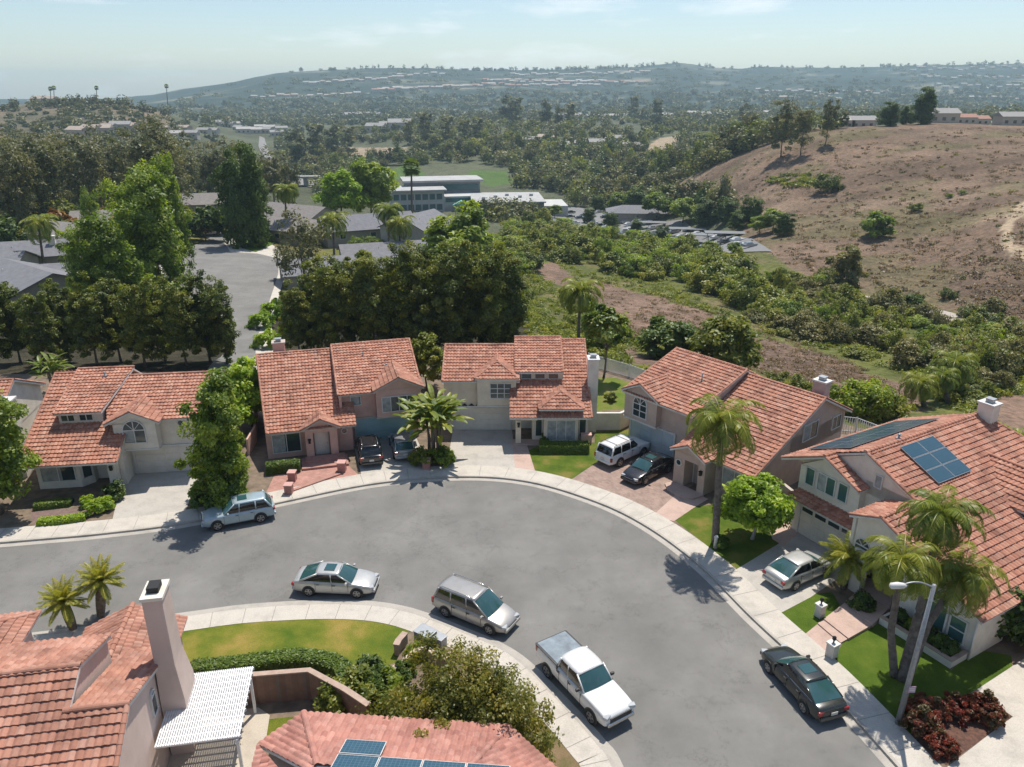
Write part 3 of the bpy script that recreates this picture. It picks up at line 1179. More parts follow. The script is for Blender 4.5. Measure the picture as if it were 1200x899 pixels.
    def window(s, x, y, z, w, h, face=0, cols=2, rows=1, style='rect', glass=None, curtain=0.0, tr=0.07, trim=None, label=None):
        """x,y,z: middle of the sill; fitting sits proud of the wall"""
        M = s.frame(x, y, z, face)
        fr = MB()
        d0, d1 = -0.07, 0.02
        hw = w / 2
        if style == 'arch':
            rz = h - hw
            n = 14
            outer = [(-hw - tr, 0 - tr), (hw + tr, 0 - tr)] + [((hw + tr) * math.cos(math.pi * k / n), rz + (hw + tr) * math.sin(math.pi * k / n)) for k in range(n + 1)]
            inner = [(-hw, 0), (hw, 0)] + [(hw * math.cos(math.pi * k / n), rz + hw * math.sin(math.pi * k / n)) for k in range(n + 1)]
        elif style == 'round':
            n = 16
            outer = [((hw + tr) * math.cos(2 * math.pi * k / n), h / 2 + (hw + tr) * math.sin(2 * math.pi * k / n)) for k in range(n)]
            inner = [(hw * math.cos(2 * math.pi * k / n), h / 2 + hw * math.sin(2 * math.pi * k / n)) for k in range(n)]
        else:
            outer = [(-hw - tr, -tr), (hw + tr, -tr), (hw + tr, h + tr), (-hw - tr, h + tr)]
            inner = [(-hw, 0), (hw, 0), (hw, h), (-hw, h)]
        n = len(outer)
        v = [M @ Vector((p[0], d0, p[1])) for p in outer] + [M @ Vector((p[0], d0, p[1])) for p in inner] + [M @ Vector((p[0], d1, p[1])) for p in outer] + [M @ Vector((p[0], d1 - 0.05, p[1])) for p in inner]
        f = []
        for i in range(n):
            j = (i + 1) % n
            f.append((i, j, n + j, n + i))
            f.append((j, i, 2 * n + i, 2 * n + j))
            f.append((n + i, n + j, 3 * n + j, 3 * n + i))
        fr.add(v, f)
        bw = 0.03
        hh = h if style != 'arch' else h - hw
        if style != 'round':
            for c in range(1, cols):
                xx = -hw + w * c / cols
                fr.box(xx - bw, xx + bw, d0 + 0.012, d1 - 0.03, 0, hh if style == 'rect' else h - 0.05, M)
            for r_ in range(1, rows):
                zz = hh * r_ / rows
                fr.box(-hw, hw, d0 + 0.015, d1 - 0.032, zz - bw, zz + bw, M)
            if style == 'arch':
                fr.box(-hw, hw, d0 + 0.014, d1 - 0.034, hh - 0.035, hh + 0.035, M)
                for a in (50, 130):
                    c_, s_ = math.cos(R(a)), math.sin(R(a))
                    fr.prism([M @ Vector(q) for q in ((-0.02 * s_, -0.05, hh + 0.02 * c_), (0.02 * s_, -0.05, hh - 0.02 * c_), (hw * c_ + 0.02 * s_, -0.05, hh + hw * s_ - 0.02 * c_), (hw * c_ - 0.02 * s_, -0.05, hh + hw * s_ + 0.02 * c_))], M.to_3x3() @ Vector((0, 0.03, 0)))
        fo = fr.build('window', trim or TRIM, s.root)
        if label:
            fo['label'] = label
        pn = MB()
        pn.prism([M @ Vector((p[0], -0.022, p[1])) for p in inner], M.to_3x3() @ Vector((0, 0.015, 0)))
        if curtain:
            pn.mi = 1
            cw = w * curtain
            pn.box(-hw + 0.02, -hw + cw, -0.028, -0.024, 0.02, hh - 0.02, M)
        pn.build('pane', [glass or GLASS, CURT], fo)
        return fo

    def garage(s, x0, x1, y, h=2.2, face=0, mat=None, lights=False, cols=4, deep=0.0, z0=0.1):
        w = x1 - x0
        g = MB()
        ft = s.frame((x0 + x1) / 2, y, z0, face)
        g.box(-w / 2, w / 2, -0.03, 0.02, 0, h, ft)
        rows = 4
        for r_ in range(rows):
            for c in range(cols):
                if lights and r_ == rows - 1:
                    continue
                a, b = -w / 2 + w * c / cols + 0.06, -w / 2 + w * (c + 1) / cols - 0.06
                z0, z1 = h * r_ / rows + 0.05, h * (r_ + 1) / rows - 0.05
                g.box(a, b, -0.055, -0.028, z0, z1, ft)
        go = g.build('garage_door', mat or DOOR_W, s.root)
        if lights:
            l = MB()
            for c in range(cols):
                a, b = -w / 2 + w * c / cols + 0.1, -w / 2 + w * (c + 1) / cols - 0.1
                l.box(a, b, -0.04, -0.028, h * 0.8, h * 0.93, ft)
            l.build('pane', GLASS, go)
        t = MB()
        t.box(-w / 2 - 0.14, -w / 2, -0.09, 0.03, 0, h + 0.14, ft)
        t.box(w / 2, w / 2 + 0.14, -0.09, 0.03, 0, h + 0.14, ft)
        t.box(-w / 2, w / 2, -0.09, 0.03, h, h + 0.14, ft)
        t.build('garage_frame', s.trim, go)
        return go

    def door(s, x, y, w=0.95, h=2.05, face=0, mat=None, z=0.12):
        M = s.frame(x, y, z, face)
        d = MB()
        d.box(-w / 2, w / 2, -0.05, 0.02, 0, h, M)
        for a, b, c, e in ((-.36, -.05, .15, .9), (.05, .36, .15, .9), (-.36, -.05, 1.0, 1.85), (.05, .36, 1.0, 1.85)):
            d.box(a * w, b * w, -0.065, -0.048, c, e, M)
        do = d.build('door', mat or DOOR_W, s.root)
        k = MB()
        k.box(w / 2 - 0.12, w / 2 - 0.07, -0.11, -0.05, 0.95, 1.05, M)
        k.build('handle', METAL, do)
        f = MB()
        f.box(-w / 2 - 0.08, -w / 2, -0.08, 0.02, 0, h + 0.08, M)
        f.box(w / 2, w / 2 + 0.08, -0.08, 0.02, 0, h + 0.08, M)
        f.box(-w / 2, w / 2, -0.08, 0.02, h, h + 0.08, M)
        f.build('door_frame', s.trim, do)
        return do

    def chimney(s, x0, x1, y0, y1, z1, mat=None, z0=0.0):
        c = MB()
        c.box(x0, x1, y0, y1, z0, z1)
        co = c.build('chimney', mat or s.wallm, s.root)
        k = MB()
        k.box(x0 - 0.08, x1 + 0.08, y0 - 0.08, y1 + 0.08, z1, z1 + 0.12)
        k.build('cap', s.trim, co)
        f = MB()
        cx, cy = (x0 + x1) / 2, (y0 + y1) / 2
        f.box(cx - 0.22, cx + 0.22, cy - 0.2, cy + 0.2, z1 + 0.12, z1 + 0.34)
        f.build('flue', METAL, co)
        f = MB()
        f.box(cx - 0.28, cx + 0.28, cy - 0.26, cy + 0.26, z1 + 0.36, z1 + 0.40)
        f.build('flue_hood', METAL, co)

    def vent(s, x, y, z, h=0.5, r=0.05):
        v = MB()
        v.tube([(x, y, z - 0.1), (x, y, z + h)], r, 8)
        v.tube([(x, y, z + h), (x, y, z + h + 0.06)], r * 1.6, 8)
        v.box(x - 0.16, x + 0.16, y - 0.14, y + 0.16, z - 0.04, z + 0.05)
        v.build('vent_pipe', METAL, s.root)

    def lamp(s, x, y, z, face=0):
        M = s.frame(x, y, z, face)
        l = MB()
        l.box(-0.09, 0.09, -0.2, -0.02, 0, 0.3, M)
        l.box(-0.12, 0.12, -0.23, 0.02, 0.3, 0.34, M)
        l.build('wall_lamp', DARK, s.root)


def hip_end(H, xc, hw, ye, ze, slope, yb, front=True):
    """small projecting roof with its ridge along y: two sides and (optionally) a tiled front face"""
    zr = ze + slope * hw
    yf_ = ye + (hw if front else 0)
    if front:
        H.plane([(xc - hw, ye, ze), (xc + hw, ye, ze), (xc, yf_, zr)])
        H.cap((xc - hw, ye, ze), (xc, yf_, zr), 0.09)
        H.cap((xc + hw, ye, ze), (xc, yf_, zr), 0.09)
    H.plane([(xc - hw, yb, ze), (xc - hw, ye, ze), (xc, yf_, zr), (xc, yb, zr)])
    H.plane([(xc + hw, ye, ze), (xc + hw, yb, ze), (xc, yb, zr), (xc, yf_, zr)])
    H.cap((xc, yf_ - 0.05, zr), (xc, yb, zr), 0.11)
    if not front:
        H.cap((xc - hw, ye + 0.05, ze), (xc, ye + 0.05, zr), 0.09)
        H.cap((xc + hw, ye + 0.05, ze), (xc, ye + 0.05, zr), 0.09)


def bump_box(H, x0, x1, yf, yb, z0, z1):
    H.box(x0, x1, yf, yb, z0, z1)
    t = MB()
    t.box(x0 - 0.05, x1 + 0.05, yf - 0.06, yb, z0 - 0.12, z0)
    t.build('ledge', H.trim, H.root)


# ---- house C: cream, seen square on in the middle
H = House('house', (-5.9, 61.4), 0, 'cream two storey house seen square on, with tiled bay roof and white garage door', wall=S_CREAM)
LR = 3.87
H.plane([(-0.1, -0.45, 4.8), (6.55, -0.45, 4.8), (6.55, LR, 6.65), (-0.1, LR, 6.65)])
H.plane([(6.55, 8.6, 4.6), (-0.1, 8.6, 4.6), (-0.1, LR, 6.65), (6.55, LR, 6.65)])
H.plane([(5.7, -3.65, 2.8), (10.3, -3.65, 2.8), (10.3, .34, 4.67), (5.7, .34, 4.67)])
H.plane([(10.3, -3.65, 2.8), (12.5, -3.65, 2.8), (12.5, 4.9, 6.8), (10.3, 4.9, 6.8)], org=(5.7, -3.65, 2.8))
H.plane([(6.1, .02, 5.44), (10.3, .02, 5.44), (10.3, 4.97, 7.03), (6.1, 4.97, 7.03)])
H.plane([(12.5, 9.2, 4.9), (6.1, 9.2, 4.9), (6.1, 4.97, 6.9), (12.5, 4.9, 6.8)])
H.cap((-0.1, LR, 6.65), (6.55, LR, 6.65))
H.cap((6.1, 4.95, 7.03), (10.3, 4.95, 7.03))
H.cap((10.3, 4.9, 6.8), (12.5, 4.9, 6.8))
for x_ in (-0.05, 6.5):
    H.cap((x_, -.45, 4.82), (x_, LR, 6.67), 0.09)
H.cap((12.45, -3.65, 2.82), (12.45, 4.9, 6.82), 0.09)
H.cap((10.28, .02, 5.46), (10.28, 4.97, 7.05), 0.08)
H.box(0.05, 6.3, 0.0, 8.2, 0, 4.72)
H.gable([(0.05, 0.0, 4.7), (0.05, 8.2, 4.7), (0.05, LR, 6.5)], (0.2, 0, 0))
H.gable([(6.1, 0.0, 4.7), (6.1, 8.2, 4.7), (6.1, LR, 6.5)], (0.2, 0, 0))
H.box(6.3, 12.3, .34, 8.9, 0, 4.6)
H.gable([(12.1, -3.0, 2.9), (12.1, 8.9, 4.85), (12.1, 4.9, 6.62)], (0.2, 0, 0))
H.box(6.4, 10.25, .36, 4.8, 4.5, 5.5)
H.box(7.6, 12.3, -2.3, .34, 0, 2.75)
H.box(12.1, 12.3, -2.3, 0.4, 2.7, 3.3)
H.box(8.55, 11.4, -3.0, -2.3, 0, 3.45)
H.box(6.2, 6.65, -3.0, -2.55, 0, 2.7)
H.box(6.2, 8.0, -3.0, -2.7, 2.3, 2.7)
hip_end(H, 9.95, 1.85, -3.5, 3.5, .48, 0.6)
hip_end(H, 4.62, 1.85, -.95, 5.2, .5, 2.6)
bump_box(H, 2.95, 6.25, -.6, 0, 2.65, 5.15)
H.finish()
H.garage(0.95, 5.65, -0.02, 2.15)
g_ = MB()
for k in range(8):
    g_.prism([(0.95 + k * .6, -.12, 2.42), (1.45 + k * .6, -.12, 2.42), (1.2 + k * .6, -.12, 2.62)], (0, 0.06, 0))
g_.build('garage_lights', DARK, H.root)
H.window(4.95, -.62, 3.35, 1.75, 1.3, cols=3, rows=3)
for k in range(3):
    H.window(7.15 + k * 1.15, .34, 4.78, .8, .42, cols=1, tr=0.05)
H.window(10.0, -3.02, 2.55, 2.3, .5, cols=6, rows=1)
H.window(10.0, -3.02, .55, 2.3, 1.75, cols=3, glass=CURT)
H.window(8.15, -2.32, .6, .5, 1.7, cols=1)
H.window(11.85, -2.32, .6, .5, 1.7, cols=1)
H.door(7.05, .32, 1.0)
H.lamp(6.45, -3.02, 1.75)
H.chimney(12.35, 13.2, -.6, .5, 6.7, S_WHITE)
s_ = MB(); s_.box(5.9, 8.4, -3.2, -2.2, 0.1, 0.22); s_.build('step', CONC_P, H.root)
s_ = MB(); s_.box(11.7, 12.6, -2.9, -2.3, 0, 0.9); s_.build('brick_base', MATS['stucco_pink'], H.root)
HC = H

# ---- house D: taupe, turned to the right of C
H = House('house', (17.06, 47.65), -50.5, 'taupe two storey house behind the tall palm, arched window over its garage', wall=S_TAUPE)
H.plane([(-13.8, 1.0, 4.8), (-6.6, 1.0, 4.8), (-6.6, 7.7, 7.0), (-13.8, 7.7, 7.0)])
H.plane([(-6.6, 12.4, 4.6), (-13.8, 12.4, 4.6), (-13.8, 7.7, 7.0), (-6.6, 7.7, 7.0)])
H.plane([(-6.7, -.4, 2.8), (0.1, -.4, 2.8), (0.1, 7.95, 6.6), (-6.7, 7.95, 6.6)])
H.plane([(0.1, 12.4, 4.4), (-6.7, 12.4, 4.4), (-6.7, 7.95, 6.6), (0.1, 7.95, 6.6)])
H.cap((-13.8, 7.7, 7.0), (-6.6, 7.7, 7.0)); H.cap((-6.6, 7.95, 6.6), (0.1, 7.95, 6.6))
H.cap((0.05, -.4, 2.82), (0.05, 7.95, 6.62), 0.09); H.cap((0.05, 12.4, 4.42), (0.05, 7.95, 6.62), 0.09)
H.cap((-6.62, 1.0, 4.82), (-6.62, 7.7, 7.02), 0.09); H.cap((-13.75, 1.0, 4.82), (-13.75, 7.7, 7.02), 0.09)
H.box(-13.4, -6.75, 1.7, 12.0, 0, 4.7)
H.gable([(-6.95, 1.1, 4.75), (-6.95, 12.0, 4.75), (-6.95, 7.7, 6.9)], (0.2, 0, 0)); H.gable([(-13.4, 1.7, 4.65), (-13.4, 12.0, 4.65), (-13.4, 7.7, 6.85)], (0.2, 0, 0))
H.box(-6.75, -0.3, 0.2, 12.0, 0, 2.75)
H.box(-6.75, -0.3, 4.5, 11.9, 2.7, 4.2)
H.gable([(-0.5, -.2, 2.75), (-0.5, 12.1, 2.75), (-0.5, 12.1, 4.4), (-0.5, 7.95, 6.45)], (0.2, 0, 0))
hip_end(H, -11.8, 1.95, .85, 4.95, .5, 5.0, front=False)
bump_box(H, -13.5, -10.1, 1.1, 1.7, 2.65, 4.9)
H.gable([(-13.5, 1.1, 4.85), (-10.1, 1.1, 4.85), (-11.8, 1.1, 5.75)], (0, 0.25, 0))
hip_end(H, -4.9, 1.6, -1.5, 2.95, .5, 2.2, front=False)
H.box(-6.3, -5.35, -1.1, 0.2, 0, 2.9); H.box(-4.1, -3.5, -1.1, 0.2, 0, 2.9); H.box(-5.4, -4.05, -1.1, 0.2, 2.35, 2.9)
H.gable([(-6.3, -1.1, 2.85), (-3.5, -1.1, 2.85), (-4.9, -1.1, 3.6)], (0, 0.3, 0))
H.finish()
H.garage(-13.1, -8.6, 1.66, 2.25, mat=mat_simple('garage_pale_blue', (0.46, 0.52, 0.53), None, 1, 0.6))
H.window(-11.8, 1.08, 3.05, 1.35, 1.75, cols=2, rows=2, style='arch')
H.window(-5.85, -1.12, 1.75, .42, .42, style='round', cols=1)
H.door(-4.75, .05, 1.0, mat=mat_simple('door_taupe', (0.36, 0.31, 0.27)))
H.window(-1.85, .18, .85, 1.9, 1.5, cols=2, glass=CURT)
H.window(-0.28, 7.0, 3.5, 1.9, 1.25, face=90, cols=2, curtain=.48); H.window(-0.28, 10.8, 3.3, 1.2, 1.0, face=90, cols=2)
H.lamp(-3.8, -1.12, 1.7)
H.chimney(-1.6, -.6, 8.9, 9.7, 7.3, mat_simple('chimney_pink', (0.45, 0.36, 0.33)))
H.vent(-8.9, 5.0, 6.1, .6)
s_ = MB(); s_.tube([(-4.8 + 1.3 * math.cos(a * .3), -1.7 + .0, 0) for a in range(2)], .1); s_ = MB()
s_.prism([(-6.2, -1.1, .1), (-6.4, -1.9, .1), (-5.6, -2.5, .1), (-4.4, -2.6, .1), (-3.6, -2.1, .1), (-3.4, -1.1, .1)], (0, 0, 0.13)); s_.build('step', CONC_P, H.root)
HD = H

# ---- house A: white, left
H = House('house', (-30.36, 51.6), 7.5, 'white two storey house on the left with arched window and round vent over its garage', wall=S_WHITE)
H.plane([(.25, .9, 4.75), (6.85, .9, 4.75), (6.85, 6.0, 6.55), (-.25, 6.0, 6.55), (-.25, 2.4, 5.28)])
H.plane([(6.85, 10.5, 4.7), (.25, 10.5, 4.7), (.25, 6.0, 6.55), (6.85, 6.0, 6.55)])
S_ = .454
zz = lambda y_: 2.8 + S_ * (y_ + 2.05)
o_ = (-5.3, -2.05, 2.8)
H.plane([(-5.3, -2.05, 2.8), (-3.4, -2.05, 2.8), (-3.4, 6.65, zz(6.65)), (-5.3, 6.65, zz(6.65))], org=o_)
H.plane([(-3.4, -2.05, 2.8), (-.4, -2.05, 2.8), (-.4, 1.65, zz(1.65)), (-3.4, 1.65, zz(1.65))], org=o_)
H.plane([(-.4, -2.05, 2.8), (1.55, -2.05, 2.8), (1.55, 1.3, zz(1.3)), (.5, 2.6, zz(2.6)), (-.4, 2.6, zz(2.6))], org=o_)
H.plane([(-3.6, 1.3, 5.42), (-.2, 1.3, 5.42), (.7, 6.9, 6.98), (-3.6, 6.9, 6.98)])
H.plane([(.5, 11.2, 4.3), (-5.3, 11.2, 4.3), (-5.3, 6.7, 6.75), (.5, 6.9, 6.95)])
H.cap((-.2, 6.0, 6.55), (6.85, 6.0, 6.55)); H.cap((-5.3, 6.65, 6.75), (-3.5, 6.65, 6.75)); H.cap((-3.6, 6.88, 6.98), (.7, 6.88, 6.98))
H.cap((-3.58, 1.3, 5.44), (-3.58, 6.9, 7.0), 0.08); H.cap((-5.26, -2.05, 2.82), (-5.26, 6.65, 6.77), 0.09)
H.cap((6.8, .9, 4.77), (6.8, 6.0, 6.57), 0.09); H.cap((1.52, -2.05, 2.82), (1.52, .7, 4.07), 0.08)
H.box(.9, 6.5, 1.4, 10.1, 0, 4.7)
H.gable([(6.3, 1.4, 4.65), (6.3, 10.1, 4.65), (6.3, 6.0, 6.4)], (0.2, 0, 0))
H.box(-5.0, .9, 1.0, 10.8, 0, 3.95); H.box(-3.4, -.3, 1.62, 6.5, 4.3, 5.45)
H.gable([(-5.1, -1.3, 2.85), (-5.1, 10.8, 4.7), (-5.1, 6.65, 6.6)], (0.2, 0, 0))
H.box(-4.9, -1.9, -.3, 1.0, 0, 2.75); H.box(.35, .95, -.95, -.35, 0, 2.75); H.box(-5.0, .95, -1.15, -.95, 2.45, 2.78)
H.gable([(-1.9, -.3, 0), (-1.2, .4, 0), (-1.2, 1.0, 0), (-1.9, 1.0, 0)], (0, 0, 2.75))
H.box(.95, 1.3, -.3, 1.4, 0, 3.4)
hip_end(H, 2.2, 1.95, .05, 4.85, .47, 3.8, front=False)
bump_box(H, .75, 3.75, .4, 1.4, 2.65, 4.8)
H.gable([(.5, .4, 4.7), (3.9, .4, 4.7), (2.2, .4, 5.6)], (0, 0.25, 0))
H.finish()
H.garage(1.6, 6.0, 1.37, 2.2)
H.window(2.2, .38, 3.2, 1.5, 1.75, cols=2, rows=1, style='arch', curtain=.5)
H.window(5.3, 1.38, 4.0, .42, .42, style='round', cols=1, tr=0.05)
for k in range(2):
    H.window(-2.75 + k * 1.3, 1.6, 4.72, .9, .45, cols=2, tr=0.06)
H.window(-3.4, -.32, .75, 2.3, 1.6, cols=2, curtain=.6)
H.window(-1.55, .08, .75, .62, 1.5, face=45, cols=1)
H.door(-.5, .98, 1.0)
H.lamp(.65, -.97, 1.7)
H.vent(-1.2, 5.7, 6.75, .25)
HA = H

# ---- house B: pink, between A and C
H = House('house', (-20.04, 56.34), 15, 'pink stucco house with a shaded blue-grey garage door behind two parked cars', wall=S_PINK, trim=mat_simple('trim_pink', (0.50, 0.43, 0.38)))
S_ = .464
H.plane([(.35, -1.9, 2.8), (6.2, -1.9, 2.8), (6.2, 6.4, 6.65), (-.3, 6.4, 6.65)], org=(0, -1.9, 2.8))
H.plane([(6.2, -1.9, 2.8), (7.3, -1.9, 2.8), (7.3, .5, 3.91), (6.2, .5, 3.91)], org=(0, -1.9, 2.8))
H.plane([(6.0, 11.2, 4.5), (-.3, 11.2, 4.5), (-.3, 6.4, 6.65), (6.0, 6.4, 6.65)])
H.plane([(6.1, -.25, 4.8), (12.95, -.25, 4.8), (12.95, 6.5, 6.95), (6.0, 6.5, 6.95)])
H.plane([(12.95, 11.2, 4.7), (6.0, 11.2, 4.7), (6.0, 6.5, 6.95), (12.95, 6.5, 6.95)])
H.cap((-.3, 6.4, 6.65), (5.95, 6.4, 6.65)); H.cap((6.0, 6.5, 6.95), (12.95, 6.5, 6.95))
H.cap((.38, -1.9, 2.82), (-.26, 6.4, 6.67), 0.09); H.cap((12.9, -.25, 4.82), (12.9, 6.5, 6.97), 0.09); H.cap((6.1, -.25, 4.82), (6.03, 6.5, 6.97), 0.09)
H.box(6.35, 12.6, .45, 10.8, 0, 4.7); H.gable([(12.4, .45, 4.65), (12.4, 10.8, 4.65), (12.4, 6.5, 6.8)], (.2, 0, 0))
H.gable([(6.15, -.2, 3.4), (6.15, 10.8, 4.6), (6.15, 6.5, 6.85), (6.15, -.2, 4.75)], (.2, 0, 0))
H.box(.5, 7.0, -.75, 1.0, 0, 2.75); H.box(.5, 6.35, 1.0, 10.8, 0, 3.9)
H.gable([(.2, -.9, 2.85), (.2, 10.8, 4.3), (.2, 6.4, 6.5)], (.2, 0, 0)); H.box(.2, .55, -.75, 10.8, 0, 2.9)
hip_end(H, 4.5, 1.5, -2.15, 2.9, .5, .9, front=False)
H.box(3.25, 3.85, -1.75, -.75, 0, 2.85); H.box(5.15, 5.75, -1.75, -.75, 0, 2.85); H.box(3.85, 5.15, -1.75, -.75, 2.4, 2.85)
H.gable([(3.25, -1.75, 2.8), (5.75, -1.75, 2.8), (4.5, -1.75, 3.4)], (0, .3, 0))
hip_end(H, 10.95, 2.05, -.95, 5.1, .5, 3.2, front=False)
bump_box(H, 9.1, 12.8, -.5, .45, 2.65, 5.05)
H.gable([(9.1, -.5, 5.0), (12.8, -.5, 5.0), (10.95, -.5, 5.9)], (0, .25, 0))
H.finish()
H.garage(7.35, 12.1, .42, 2.2, mat=DOOR_T, cols=4)
H.door(4.5, -.95, 1.05); H.window(4.5, -.78, 2.2, 1.0, .14, cols=3)
H.window(1.75, -.77, .6, 2.1, 1.55, cols=2, curtain=.45); H.window(1.75, -.77, 2.25, 2.1, .2, cols=6, tr=.03)
H.window(6.35, -.77, 1.7, .42, .42, style='round', cols=1)
H.window(10.95, -.52, 3.1, 2.7, 1.25, cols=4, curtain=.25); H.window(7.5, .43, 3.6, .75, .7, cols=1, curtain=.9)
H.lamp(3.55, -1.77, 1.6)
H.chimney(1.1, 2.1, 7.0, 7.8, 7.3, S_PINK)
H.vent(8.6, 4.6, 6.3, .35); H.vent(10.4, 3.0, 5.9, .1)
s_ = MB(); s_.box(2.8, 6.4, -3.6, -1.75, .1, .28); s_.box(3.1, 6.2, -2.7, -1.75, .28, .42); s_.build('step', PAVER_B, H.root)
HB = H

# ---- house E: white with solar, right
H = House('house', (23.78, 31.86), -60, 'large white house with solar panels and a tiled skirt roof over its garage', wall=S_WHITE, tile='clay_tile')
pz = lambda x_: 2.85 - .443 * x_
lz = lambda x_: pz(-10.05) - .45 * (-10.05 - x_)
H.plane([(0, -.1, pz(0)), (0, 3.2, pz(0)), (-6.3, 3.2, pz(-6.3)), (-6.3, -.1, pz(-6.3))], org=(0, -.1, pz(0)))
H.plane([(0, 3.2, pz(0)), (0, 17, pz(0)), (-6.3, 17, pz(-6.3)), (-10.05, 15.2, pz(-10.05)), (-10.05, 3.2, pz(-10.05))], org=(0, -.1, pz(0)))
H.plane([(-15.3, 3.2, lz(-15.3)), (-15.3, 2.2, lz(-15.3)), (-12.1, 2.2, lz(-12.1)), (-12.1, 3.2, lz(-12.1))], org=(-15.3, 2.2, lz(-15.3)))
H.plane([(-15.3, 15.2, lz(-15.3)), (-15.3, 3.2, lz(-15.3)), (-10.05, 3.2, lz(-10.05)), (-10.05, 15.2, lz(-10.05))], org=(-15.3, 2.2, lz(-15.3)))
H.plane([(-8.2, 3.3, 4.9), (-8.2, -.1, 4.9), (-6.3, -.1, pz(-6.3)), (-6.3, 3.3, pz(-6.3))])
H.plane([(-9.4, 2.2, 5.15), (-9.4, 3.2, 5.15), (-12.1, 3.2, lz(-12.1)), (-12.1, 2.2, lz(-12.1))])
H.plane([(-14.4, 1.9, 2.7), (-8.6, 1.9, 2.7), (-8.6, 2.85, 3.15), (-13.9, 2.85, 3.15)], tl=.3)
# rear wing with its ridge across
H.plane([(-8, 9.3, 4.75), (4, 9.3, 4.75), (4, 12.0, 6.15), (-8, 12.0, 6.15)]); H.plane([(4, 15.0, 4.7), (-8, 15.0, 4.7), (-8, 12.0, 6.15), (4, 12.0, 6.15)])
H.cap((-8, 12, 6.15), (4, 12, 6.15))
H.cap((-10.05, 3.2, pz(-10.05)), (-10.05, 15.2, pz(-10.05)), .14); H.cap((-6.3, -.1, pz(-6.3)), (-6.3, 3.2, pz(-6.3)), .13)
H.cap((-.05, -.06, pz(0) + .02), (-6.3, -.06, pz(-6.3) + .02), .1); H.cap((-6.5, 3.24, pz(-6.5)), (-10.05, 3.24, pz(-10.05)), .1)
H.cap((-15.3, 2.24, lz(-15.3)), (-12.1, 2.24, lz(-12.1)), .1); H.cap((-9.4, 2.24, 5.17), (-12.1, 2.24, lz(-12.1)), .1); H.cap((-8.2, -.06, 4.92), (-6.3, -.06, pz(-6.3)), .1)
H.cap((-12.1, 2.2, lz(-12.1) + .02), (-12.1, 3.3, lz(-12.1) + .02), .12)
H.cap((-10.05, 15.2, pz(-10.05)), (-6.3, 17, pz(-6.3)), .11)
H.box(-14.1, -9.6, 2.75, 15.4, 0, 4.9); H.box(-9.6, -.5, 3.4, 15.4, 0, 2.9); H.box(-9.6, -6.6, 3.4, 15.4, 2.9, 4.9)
H.gable([(-15.0, 3.3, 4.75), (-6.9, 3.3, 4.75), (-6.6, 3.3, 5.5), (-10.05, 3.3, 7.1)], (0, .25, 0))
H.box(-9.7, -6.6, 3.3, 3.6, 0, 5.6)
H.gable([(-14.1, 2.75, 4.85), (-9.7, 2.75, 4.85), (-9.7, 2.75, 5.15), (-12.1, 2.75, 6.15)], (0, .25, 0))
H.box(-14.1, -9.0, 2.55, 2.75, 0, 2.75)
H.box(-4.7, -.35, .35, 3.4, 0, 2.9)
H.gable([(-8.0, .35, 2.85), (-.35, .35, 2.85), (-.35, .35, 2.95), (-6.3, .35, 5.5), (-8.0, .35, 4.85)], (0, .25, 0))
H.box(-7.6, -6.9, .1, .6, 0, 2.95)
H.box(-8.2, -7.9, .35, 3.4, 0, 4.85)
H.box(-3.0, 3.6, 9.8, 14.6, 0, 4.7)
H.finish()
H.garage(-13.4, -9.3, 2.52, 2.2, lights=True)
for xx, ww, cc in ((-13.25, .6, 1), (-12.0, 1.25, 2), (-10.75, .6, 1)):
    H.window(xx, 2.73, 3.75, ww, 1.15, cols=cc, curtain=.5 if cc == 2 else 0, glass=GLASS_T)
H.window(-8.9, 3.28, 5.45, .4, .75, cols=1, glass=CURT)
H.window(-8.0, 3.28, 3.6, 1.1, 1.05, cols=2)
H.window(-2.7, .33, .75, 1.55, 2.3, cols=1, style='arch', glass=GLASS_T, tr=.1); H.window(-1.25, .33, .75, .8, 1.35, cols=1, rows=2, glass=GLASS_T)
H.window(-7.3, .33, 2.9, .9, .7, cols=1, style='arch', tr=.03)
H.door(-6.2, 3.28, 1.0)
H.chimney(-10.1, -9.1, 14.8, 15.7, 8.2, S_WHITE)
s_ = MB(); s_.tube([(-.37, .3, 2.7), (-.37, .3, .1)], .05, 8); s_.build('downpipe', TRIM, H.root)
HE = H

# ---- house F: near left with patio cover
H = House('house', (-14.86, 24.27), 10, 'peach stucco house at lower left with a tall chimney beside the white patio cover', wall=S_PEACH, tile='clay_tile_orange')
sz = lambda y_: 7.0 - .475 * (.1 - y_)
H.plane([(-2.0, -8, sz(-8)), (0.1, -8, sz(-8)), (0.1, -1.5, sz(-1.5)), (-2.0, -1.5, sz(-1.5))], org=(-9, -8, sz(-8))); H.plane([(-9, -8, sz(-8)), (-2.0, -8, sz(-8)), (-2.0, .1, 7.0), (-9, .1, 7.0)], org=(-9, -8, sz(-8)))
H.plane([(-2.0, 3.3, 5.88), (-7.3, 3.3, 5.88), (-7.3, .1, 7.0), (-2.0, .1, 7.0)])
H.plane([(0.1, 4.3, 4.16), (-2.0, 4.3, 4.16), (-2.0, -1.5, 6.25), (0.1, -1.5, 6.25)])
H.cap((-9, .1, 7.0), (-2.0, .1, 7.0), .13); H.cap((-2.2, -1.5, 6.25), (.1, -1.5, 6.25), .13); H.cap((.04, -1.5, 6.25), (.04, 4.3, 4.18), .1); H.cap((.04, -8, sz(-8)), (.04, -1.5, 6.26), .1)
H.cap((-2.04, .1, 7.0), (-2.04, 3.3, 5.9), .09)
H.box(-9, -.1, -7.6, 3.9, 0, 3.0)
